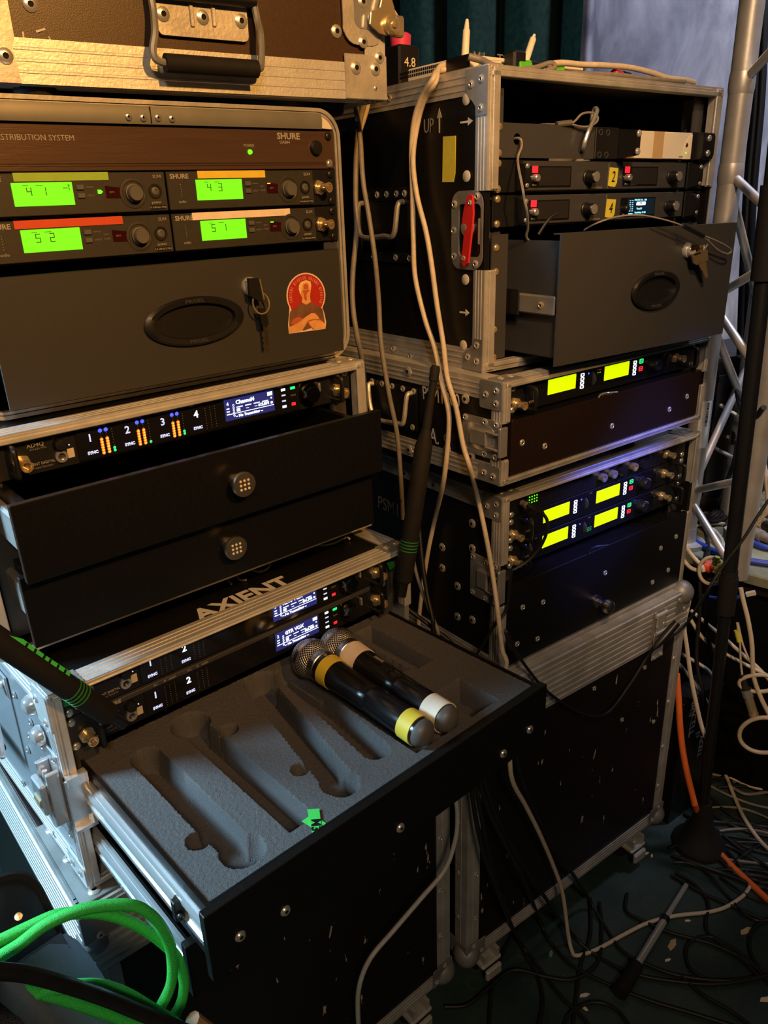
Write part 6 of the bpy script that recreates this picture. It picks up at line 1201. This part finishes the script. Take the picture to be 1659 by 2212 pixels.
for i in range(7):
    c = PL(1492, 1092, .012+.004*i); lead('coiled_cable', [c+Vector(((.10-.008*i)*math.cos(a)*.9, (.13-.010*i)*math.sin(a), .003*math.sin(3*a+i))) for a in [6.283*k/14 for k in range(14)]], .0045, cabK, ('outermost', 'second', 'third', 'fourth', 'fifth', 'sixth', 'innermost')[i]+' loop of the coiled black cable lying on the platform', 'cable', 'coil of black cable on the platform', 4, 6, True)
lead('audio_cable', [PL(1515, 1098, .02), PL(1545, 1078, .03), A(1570, 1040, 2.0), A(1588, 990, 1.98), A(1592, 950, 1.97)], .0062, cabK, 'black cable rising from the coil to the truss', 'cable')
lead('audio_cable', [PL(1508, 1114, .01), PL(1524, 1140, .008), PL(1530, 1180, .01), A(1530, 1215, 1.75), A(1532, 1250, 1.74)], .0048, cabK, 'black cable falling over the platform rim from the coil', 'cable')
lead('audio_cable', [PL(1485, 1140), PL(1520, 1133), PL(1560, 1131), PL(1600, 1136), PL(1640, 1128), PL(1690, 1122)], .0042, cabW, 'cream cable lying across the platform', 'cable')
for i, (a, b_, lab) in enumerate((((1590, 1112), (1600, 1126), 'left'), ((1622, 1118), (1650, 1132), 'right'), ((1612, 1144), (1668, 1168), 'grey'))):
    p, q = PL(*a, .015), PL(*b_, .015); dd = (q-p)
    t = Thing('cable_connector', ('steel cable connector beside the stand tube, next to the yellow marker sleeve', 'steel cable connector with a black strain relief on the platform', 'fat grey multicore connector on the platform')[i], 'connector', WORLD, p, 'cable connectors on the platform')
    t.part('shell', MB().lathe(p, dd, [(0, .013), (.004, .016), (.05, .016), (.052, .013)], 16), nickel if i < 2 else cabG); t.part('strain_relief', MB().lathe(p-dd.normalized()*.045, dd, [(0, .008), (.045, .013)], 14) if i == 0 else MB().lathe(p+dd.normalized()*.05, dd, [(0, .013), (.06, .010)], 14), plast if i < 2 else cabG)
for pts, lab in (([(1550, 1108), (1520, 1108), (1514, 1125), (1530, 1138), (1545, 1148), (1560, 1170), (1560, 1195)], 'thin white paired cord with yellow sleeve, outer loop'), ([(1590, 1112), (1575, 1110), (1576, 1130), (1580, 1155), (1582, 1175), (1578, 1200)], 'thin white paired cord with yellow sleeve, inner loop')):
    t = Thing('marked_cord', lab, 'cable', WORLD, PL(*pts[0])); t.part('cord', MB().tube([PL(a, b_, .012+.02*math.sin(math.pi*i/6)) for i, (a, b_) in enumerate(pts)], .0024, 6, 6).tube([PL(a+3, b_, .012+.02*math.sin(math.pi*i/6)) for i, (a, b_) in enumerate(pts)], .0024, 6, 6), cabW)
    c0, c1 = PL(*pts[3], .022), PL(*pts[3 if pts[3][0] > 1540 else 4], .022); e_ = PL(pts[3][0]+6, pts[3][1]+10, .024); t.part('sleeve', MB().cyl(PL(pts[3][0]-4, pts[3][1]-6, .024), e_, .0075, 10), tapeYg)
# ---- cables spilling off the platform to the floor
WH = 'cream cables hanging off the platform'
hang = (([(1483, 1182, 2.02), (1495, 1200, 1.98), (1515, 1222, 1.95), (1520, 1235, 1.94)], .0048, cabW, 'cream cable slung below the platform rim to the ring'),
        ([(1470, 1200, 2.0), (1490, 1225, 1.97), (1512, 1234, 1.95)], .0048, cabW, 'cream cable from behind the trunk corner to the ring'),
        ([(1540, 1205, 1.96), (1556, 1222, 1.94), (1575, 1238, 1.93)], .0048, cabW, 'short cream cable end beside the yellow sleeves'),
        ([(1600, 1270, 1.75), (1605, 1295, 1.74), (1616, 1340, 1.72), (1624, 1390, 1.70), (1626, 1440, 1.69), (1630, 1470, 1.68), (1645, 1510, 1.67), (1665, 1550, 1.66)], .0050, cabW, 'cream cable dropping right beside the stand clutch'),
        ([(1492, 1275, 1.85), (1486, 1310, 1.83), (1478, 1350, 1.80), (1484, 1400, 1.78), (1492, 1460, 1.75), (1504, 1520, 1.72), (1516, 1570, 1.70), (1528, 1600, 1.68)], .0050, cabW, 'cream cable hugging the trunk ball corner and falling'),
        ([(1492, 1318, 1.95), (1530, 1350, 1.93), (1560, 1374, 1.92), (1600, 1410, 1.90), (1640, 1445, 1.88), (1680, 1490, 1.86)], .0042, cabW, 'upper of the slanting parallel cream cables'),
        ([(1490, 1335, 1.95), (1505, 1360, 1.93), (1522, 1382, 1.92), (1556, 1405, 1.9), (1600, 1430, 1.88), (1650, 1455, 1.86), (1690, 1475, 1.85)], .0042, cabW, 'lower of the slanting parallel cream cables'),
        ([(1468, 1410, 1.9), (1500, 1428, 1.88), (1530, 1448, 1.86), (1545, 1472, 1.84)], .0042, cabL, 'grey cable slanting out from behind the trunk post'),
        ([(1465, 1432, 1.9), (1488, 1460, 1.88), (1510, 1490, 1.86), (1535, 1530, 1.84), (1545, 1555, 1.82)], .0042, cabG, 'brown-grey cable slanting down behind the falling cream one'),
        ([(1512, 1235, 1.96), (1512, 1320, 1.92), (1505, 1400, 1.88), (1508, 1450, 1.84), (1520, 1500, 1.8), (1528, 1570, 1.76)], .0045, cabK, 'black cable falling from the platform beside the trunk'),
        ([(1532, 1250, 1.96), (1525, 1320, 1.92), (1530, 1380, 1.88), (1550, 1440, 1.84), (1560, 1480, 1.8)], .0048, cabK, 'black cable swinging behind the stand tube'),
        ([(1462, 1455, 1.80), (1466, 1510, 1.76), (1470, 1580, 1.70), (1480, 1650, 1.64), (1500, 1735, 1.58)], .0075, cabO, 'orange cable dropping behind the trunk post'))
hd_ = lambda d_: 1.72-.35*(2.0-min(d_, 2.0))
for pts, r_, mt_, lab in hang: lead('hanging_cable', [A(q[0], q[1], hd_(q[2])) for q in pts], r_, mt_, lab, 'cable', WH if mt_ is cabW else None)
lead('floor_cable', [A(1500, 1735, hd_(1.58)), G(1520, 1790, .008), G(1545, 1830, .008), G(1580, 1870, .008), G(1612, 1900, .008), G(1660, 1945, .008)], .0075, cabO, 'orange cable running on over the floor past the stand base')
lead('cable_ring', [A(1537+27*math.cos(a), 1233+29*math.sin(a), hd_(1.93)) for a in [6.283*k/12 for k in range(12)]], .0042, cabW, 'loop of cream cable hanging under the platform rim', 'cable', 'rings of cream cable', 4, 8, True)
lead('cable_ring', [A(1640+43*math.cos(a), 1476+18*math.sin(a), hd_(1.68)) for a in [6.283*k/12 for k in range(12)]], .0045, cabW, 'flat loop of cream cable in front of the metal plug', 'cable', 'rings of cream cable', 4, 8, True)
lead('cable_ring', [A(1652+55*math.cos(a), 1588+38*math.sin(a), hd_(1.62)) for a in [6.283*k/14 for k in range(14)]], .0048, cabW, 'big loop of cream cable under the metal plug', 'cable', 'rings of cream cable', 4, 8, True)
xp = Thing('cable_plug', 'brass-coloured audio plug hanging nose down from a paired cord', 'plug', WORLD, A(1622, 1552, hd_(1.66))); p, q = A(1610, 1485, hd_(1.68)), A(1630, 1550, hd_(1.66)); dd = q-p; L = dd.length
xp.part('boot', MB().lathe(p, dd, [(-.03, .005), (0, .008), (.004, .011)], 12), rub); xp.part('collar', MB().lathe(p, dd, [(.004, .0115), (.022, .0115), (.024, .010)], 14), steel); xp.part('shell', MB().lathe(p, dd, [(.022, .0098), (L*.85, .0100), (L*.86, .0108), (L, .0105)], 14), nickel)
xp.part('cord', MB().tube([A(1592, 1345, hd_(1.72)), A(1598, 1385, hd_(1.71)), A(1600, 1430, hd_(1.70)), A(1604, 1465, hd_(1.69))], .0022, 6).tube([A(1594, 1345, hd_(1.72)), A(1604, 1390, hd_(1.71)), A(1620, 1430, hd_(1.70))], .0022, 6), cabW); xp.part('sleeve', MB().cyl(A(1591, 1362, hd_(1.715)), A(1597, 1386, hd_(1.71)), .0052, 10), tapeYg)
eth = Thing('network_plug', 'clear network plug on a dark blue cable behind the stand tube', 'plug', WORLD, A(1620, 1280, hd_(1.9))); p, q = A(1612, 1284, hd_(1.9)), A(1632, 1280, hd_(1.9)); eth.part('plug', MB().cyl(p, q, .0060, 4), M('clear_plug', (.55, .52, .45), .25)); eth.part('cord', MB().tube([A(1515, 1286, hd_(1.95)), A(1545, 1292, hd_(1.94)), A(1585, 1292, hd_(1.92)), A(1612, 1284, hd_(1.9))], .0042, 8), cabB)
rb_ = Thing('cable_float', 'orange-red cable marker hanging behind the ring of cream cable', 'marker', WORLD, A(1525, 1222, hd_(1.99))); p, q = A(1512, 1216, hd_(2.0)), A(1542, 1228, hd_(2.0)); rb_.part('body', MB().lathe(p, q-p, [(0, .006), (.008, .015), ((q-p).length-.006, .015), ((q-p).length, .008)], 14), M('orange_red_plastic', (.80, .08, .03), .5))
ye = Thing('marker_sleeve', 'yellow marker sleeves crossing at the ring of cream cable', 'marker', WORLD, A(1545, 1215, hd_(1.92)))
for a, b_ in (((1550, 1203), (1543, 1220)), ((1552, 1224), (1574, 1214)), ((1548, 1230), (1558, 1254))): ye.part('sleeve', MB().cyl(A(*a, hd_(1.92)), A(*b_, hd_(1.92)), .0065, 10), tapeYg)
# battery carton
bc = A(1505, 1570, 1.70); fr = Frame(bc.x, bc.y, 0, .63); bx_ = Thing('battery_carton', 'black battery carton with white lettering behind the orange cable', 'box', fr, (.05, .05, 0)); bx_.part('body', MB().box(-.07, .10, 0, .055, 0, .36, .002), blk)
for st, x_, z_, s_z in (('DURACELL', -.043, 0, .030), ('SIMPLY', -.058, .01, .014), ('D', -.012, -.085, .024), ('ACELL', .010, -.13, .024)):
    p_ = on_f(fr, 1490, 1542, 0); bx_.text(st, (p_.x+.02+x_+.04, -.0006, p_.z+z_), s_z, inkd, roll=-math.radians(90))
# tangle on the floor to the right
rt_ = random.Random(11); k = 0
tang = [([(1545, 1622), (1570, 1680), (1590, 1730), (1612, 1775), (1645, 1820), (1680, 1850)], cabW, .005, 'cream floor cable running steeply past the stand'), ([(1540, 1655), (1580, 1680), (1620, 1698), (1650, 1704), (1690, 1700)], cabW, .0045, 'cream floor cable curving flat to the side'), ([(1555, 1645), (1600, 1615), (1650, 1640), (1690, 1690)], cabG, .0045, 'grey floor cable arching under the big cream loop'),
        ([(1455, 1600), (1480, 1620), (1510, 1632), (1545, 1640)], cabW, .0042, 'cream floor cable emerging behind the trunk post'), ([(1448, 1580), (1470, 1610), (1500, 1640), (1530, 1665)], cabG, .0042, 'grey floor cable alongside the emerging cream one'), ([(1450, 1590), (1475, 1570), (1488, 1600), (1480, 1640), (1465, 1690)], cabG, .0042, 'brown-grey floor cable curled at the battery carton'),
        ([(1620, 1600), (1640, 1625), (1655, 1655), (1665, 1690)], cabK, .0060, 'thick black floor cable beside the yellow sleeve'), ([(1580, 1700), (1610, 1715), (1650, 1712), (1690, 1705)], cabG, .0042, 'grey floor cable lying furthest out'), ([(1585, 1690), (1610, 1670), (1650, 1690), (1690, 1680)], cabG, .004, 'grey floor cable crossing the flat cream one')]
for b_, mt_, r_, lab in tang: lead('floor_cable', [G(*q, .01+.004*(i % 2)) for i, q in enumerate(b_)], r_, mt_, lab, 'cable', 'cables tangled on the floor')
for i in range(30):
    y_ = 1640+260*((i*.618) % 1); x = 1440+150*((i*.37) % 1); ln = rt_.uniform(260, 520); an = rt_.uniform(-.05, .75); b1_, b2_ = rt_.uniform(-50, 50), rt_.uniform(-30, 30); n_ = 9
    pts = [(x+ln*t*math.cos(an), y_+ln*t*math.sin(an)*.7+b1_*math.sin(math.pi*t)+b2_*math.sin(2*math.pi*t)) for t in [j/(n_-1) for j in range(n_)]]
    pts = [p_ for p_ in pts if p_[1] > 1590 and p_[1] < 2150]
    if len(pts) < 4: continue
    lead('floor_cable', [G(*q, .005+.004*(j % 2)) for j, q in enumerate(pts)], (.0032, .004, .0048)[i % 3], cabK if i % 6 else cabG, ('thin', 'medium-thick', 'thick')[i % 3]+(' black' if i % 6 else ' grey')+' cable in the tangle around the stand base', 'cable', ('thin', 'medium-thick', 'thick')[i % 3]+(' black' if i % 6 else ' grey')+' cables tangled round the stand base', 5, 6)
bq = A(1640, 850, 2.28); frs = Frame(bq.x, bq.y, PZ+.021, .55)
sb = Thing('stage_box', 'black stage box standing on the platform behind the truss tower', 'stage box', frs, (0, 0, 0)); sb.part('body', MB().box(-.20, .20, 0, .18, 0, .42, .006), blk); sb.part('socket_panel', MB().box(-.19, .19, -.004, 0, .05, .38, .002), plast)
for i in range(16):
    sx_, sz_ = -.17+.048*(i % 8), .32-.12*(i // 8)+rt_.uniform(-.02, .02)
    p0_ = frs.w(sx_, -.004, sz_); ex_ = frs.w(sx_+rt_.uniform(-.06, .06), -.10-rt_.uniform(0, .10), -.008+.004*(i % 3)); m0 = p0_.lerp(ex_, .25)+frs.m.to_3x3() @ Vector((0, -.07, .02)); m1_ = p0_.lerp(ex_, .7)+frs.m.to_3x3() @ Vector((rt_.uniform(-.04, .04), -.05, -.02))
    lead('patch_cable', [p0_, m0, m1_, ex_], .0048, cabL if i % 3 else cabW, ('pale grey' if i % 3 else 'cream')+' patch cable plugged into the '+('upper' if i < 8 else 'lower')+' socket row of the stage box', 'cable', ('pale grey' if i % 3 else 'cream')+' patch cables of the '+('upper' if i < 8 else 'lower')+' socket row', 5, 6)
# ---- scraps on the floor
for i, (px, py, s, an, mt_, lab) in enumerate(((1452, 2042, .020, .9, woodm, 'pale splinter of wood near the stand tube'), (1612, 2012, .020, .4, woodm, 'torn tan paper scrap by the ring stains'), (1442, 2075, .008, .3, tapeW, 'small cream paper chip below the wood splinter'), (1262, 2151, .012, .2, M('white_paper', (.6, .62, .6), .7), 'white paper flake in front of the trunk'), (1262, 2178, .010, 2.2, tapeW, 'cream paper flake in front of the trunk'), (1190, 2062, .011, 1.2, M('teal_scrap', (.10, .30, .32), .6), 'teal plastic scrap beside the cream floor cable'), (1655, 2160, .016, .1, tapeW, 'cream tape curl at the ring stains'), (1485, 1990, .007, 0, tapeW, 'tiny pale crumb beyond the cream floor cable'), (1395, 1845, .010, .4, tapeW, 'pale flake behind the brake caster'), (1408, 1850, .007, 1.2, tapeW, 'second pale flake behind the brake caster'))):
    c = G(px, py, 0); ps = [(c.x+s*r*math.cos(an+a), c.y+s*r*.9*math.sin(an+a)) for a, r in ((0, 1), (.7, .55), (1.6, .30), (2.6, .6), (3.3, .9), (4.2, .35), (5.3, .4))]
    tag(link('floor_scrap', MB().prism(ps, 'xy', .0005, .0025).mesh('floor_scrap'), mt_), lab, 'scrap', 'scraps on the floor')
# ---- bag and green cables at the left front
Bd = lambda px, py, d_: at_d(px, py, d_)
bg = Thing('gear_bag', 'open dark canvas gear bag with a zipped lid in front of the left trunk', 'bag', WORLD, (-.33, .50, 0))
tp = [Bd(-420, 2050, .62), Bd(-60, 2120, .46), Bd(20, 2098, .50), Bd(80, 2055, .56), Bd(142, 2012, .62), Bd(170, 2030, .61), Bd(205, 2075, .585), Bd(240, 2130, .555), Bd(290, 2200, .525), Bd(330, 2260, .50), Bd(200, 2330, .45), Bd(20, 2330, .42), Bd(-420, 2300, .48)]  # bag widened out of view on the left to shade the trunk side
c0 = sum(tp, Vector())/len(tp); rings_ = []
for zf2, k in ((1, .985), (.985, 1.0), (.93, 1.02), (.80, 1.04), (.5, 1.05), (.15, 1.03), (0, 1.0)):
    rings_.append([Vector((c0.x+(p_.x-c0.x)*k, c0.y+(p_.y-c0.y)*k, p_.z*zf2)) for p_ in tp])
bg.part('body', MB().rings(rings_), bagc, ang=80)
tc_ = lambda p_: p_+(Vector((0, 0, CAMZ))-p_).normalized()*.014
hi = [tc_(Bd(-20, 2118, .490)), tc_(Bd(60, 2062, .555)), tc_(Bd(132, 2014, .615))]; sp = [tc_(Bd(0, 2172, .478)), tc_(Bd(78, 2108, .535)), tc_(Bd(152, 2046, .598))]
def ribbon(a, b_, t_): 
    mb = MB(); n = len(a); dv = [(a[i]-b_[i]).cross(Vector((0, 0, 1))).normalized()*t_ for i in range(n)]
    vs = a+b_+[p_-Vector((0, t_, 0)) for p_ in a]+[p_-Vector((0, t_, 0)) for p_ in b_]; fs = []
    for i in range(n-1): fs += [(i, i+1, n+i+1, n+i), (2*n+i, 3*n+i, 3*n+i+1, 2*n+i+1), (i, 2*n+i, 2*n+i+1, i+1), (n+i, n+i+1, 3*n+i+1, 3*n+i)]
    return mb.add(vs, fs)
bg.part('webbing_strap', ribbon(catmull(sp, 4), catmull(hi, 4), .004), M('bag_webbing', (.055, .065, .085), .85, 0, .2, 300, .8, 500))
fl_ = [Bd(-40, 1915, .63), Bd(0, 1896, .64), Bd(35, 1889, .645), Bd(62, 1895, .645), Bd(82, 1915, .64), Bd(100, 1950, .635), Bd(120, 1990, .628), Bd(134, 2015, .622)]; lo = [Bd(-60, 2100, .52), Bd(-20, 2085, .53), Bd(10, 2075, .54), Bd(40, 2060, .555), Bd(60, 2050, .565), Bd(80, 2040, .58), Bd(100, 2030, .595), Bd(125, 2022, .612)]
bg.part('lid', ribbon(catmull(fl_, 4), catmull(lo, 4), .022), bagk); bg.part('lid_piping', MB().tube([p_+Vector((0, -.004, .001)) for p_ in fl_], .0055, 8, 6), bagk); mk = MB()
for p_ in catmull([q-Vector((0, .010, .004)) for q in fl_], 12): mk.box(p_.x-.0009, p_.x+.0009, p_.y-.002, p_.y+.001, p_.z-.0009, p_.z+.0009)
bg.part('zip_teeth', mk, steel, kind='stuff'); bg.part('eyelet', MB().lathe(Bd(40, 1980, .575), Vector((0, 0, CAMZ))-Bd(40, 1980, .575), [(0, .0035), (.002, .003), (.0022, .0001)], 12), nickel)
GC = lambda pts, d0, d1: [Bd(x/3.606, 1860+y_/3.606, d0+(d1-d0)*i/(len(pts)-1)) for i, (x, y_) in enumerate(pts)]
gn = 'neon green braided cables'
lead('braided_cable', GC([(-150, 690), (0, 620), (200, 525), (430, 425), (600, 405), (780, 405), (950, 450), (1120, 530), (1250, 625), (1370, 740), (1430, 900), (1430, 1020), (1400, 1130), (1330, 1240), (1250, 1330)], .555, .53), .0050, cabN, 'neon green braided cable looping widest over the bag', 'cable', gn)
lead('braided_cable', GC([(-150, 860), (0, 745), (150, 650), (350, 500), (600, 390), (850, 345), (1050, 350), (1180, 425), (1270, 540), (1330, 680), (1345, 850), (1325, 980), (1270, 1100), (1215, 1190)], .54, .515), .0050, cabN, 'neon green braided cable ending in a cut end above the black cable', 'cable', gn)
lead('braided_cable', GC([(-60, 1010), (60, 1000), (250, 1012), (450, 1060), (650, 1125), (850, 1195), (1050, 1270), (1200, 1330)], .50, .49), .0050, cabN, 'neon green braided cable slanting lowest across the bag', 'cable', gn)
lead('braided_cable', GC([(-60, 1200), (90, 1130), (300, 1030), (500, 985), (700, 965), (850, 985), (1000, 1040), (1150, 1130), (1280, 1205), (1400, 1290)], .495, .50), .0050, cabN, 'neon green braided cable arching under the black cable', 'cable', gn)
lead('audio_cable', GC([(-150, 840), (0, 858), (200, 880), (450, 945), (700, 1025), (900, 1100), (1100, 1185), (1300, 1265), (1450, 1330)], .48, .48), .0062, cabK, 'thick black cable lying over the neon green ones')
lt = Thing('wooden_handle', 'tan wooden handle end poking up at the neon green cables', 'handle', WORLD, Bd(437, 2212, .50)); lt.part('handle', MB().cyl(Bd(415, 2203, .50), Bd(475, 2250, .50), .0075, 10), M('tan_wood', (.45, .24, .11), .5))
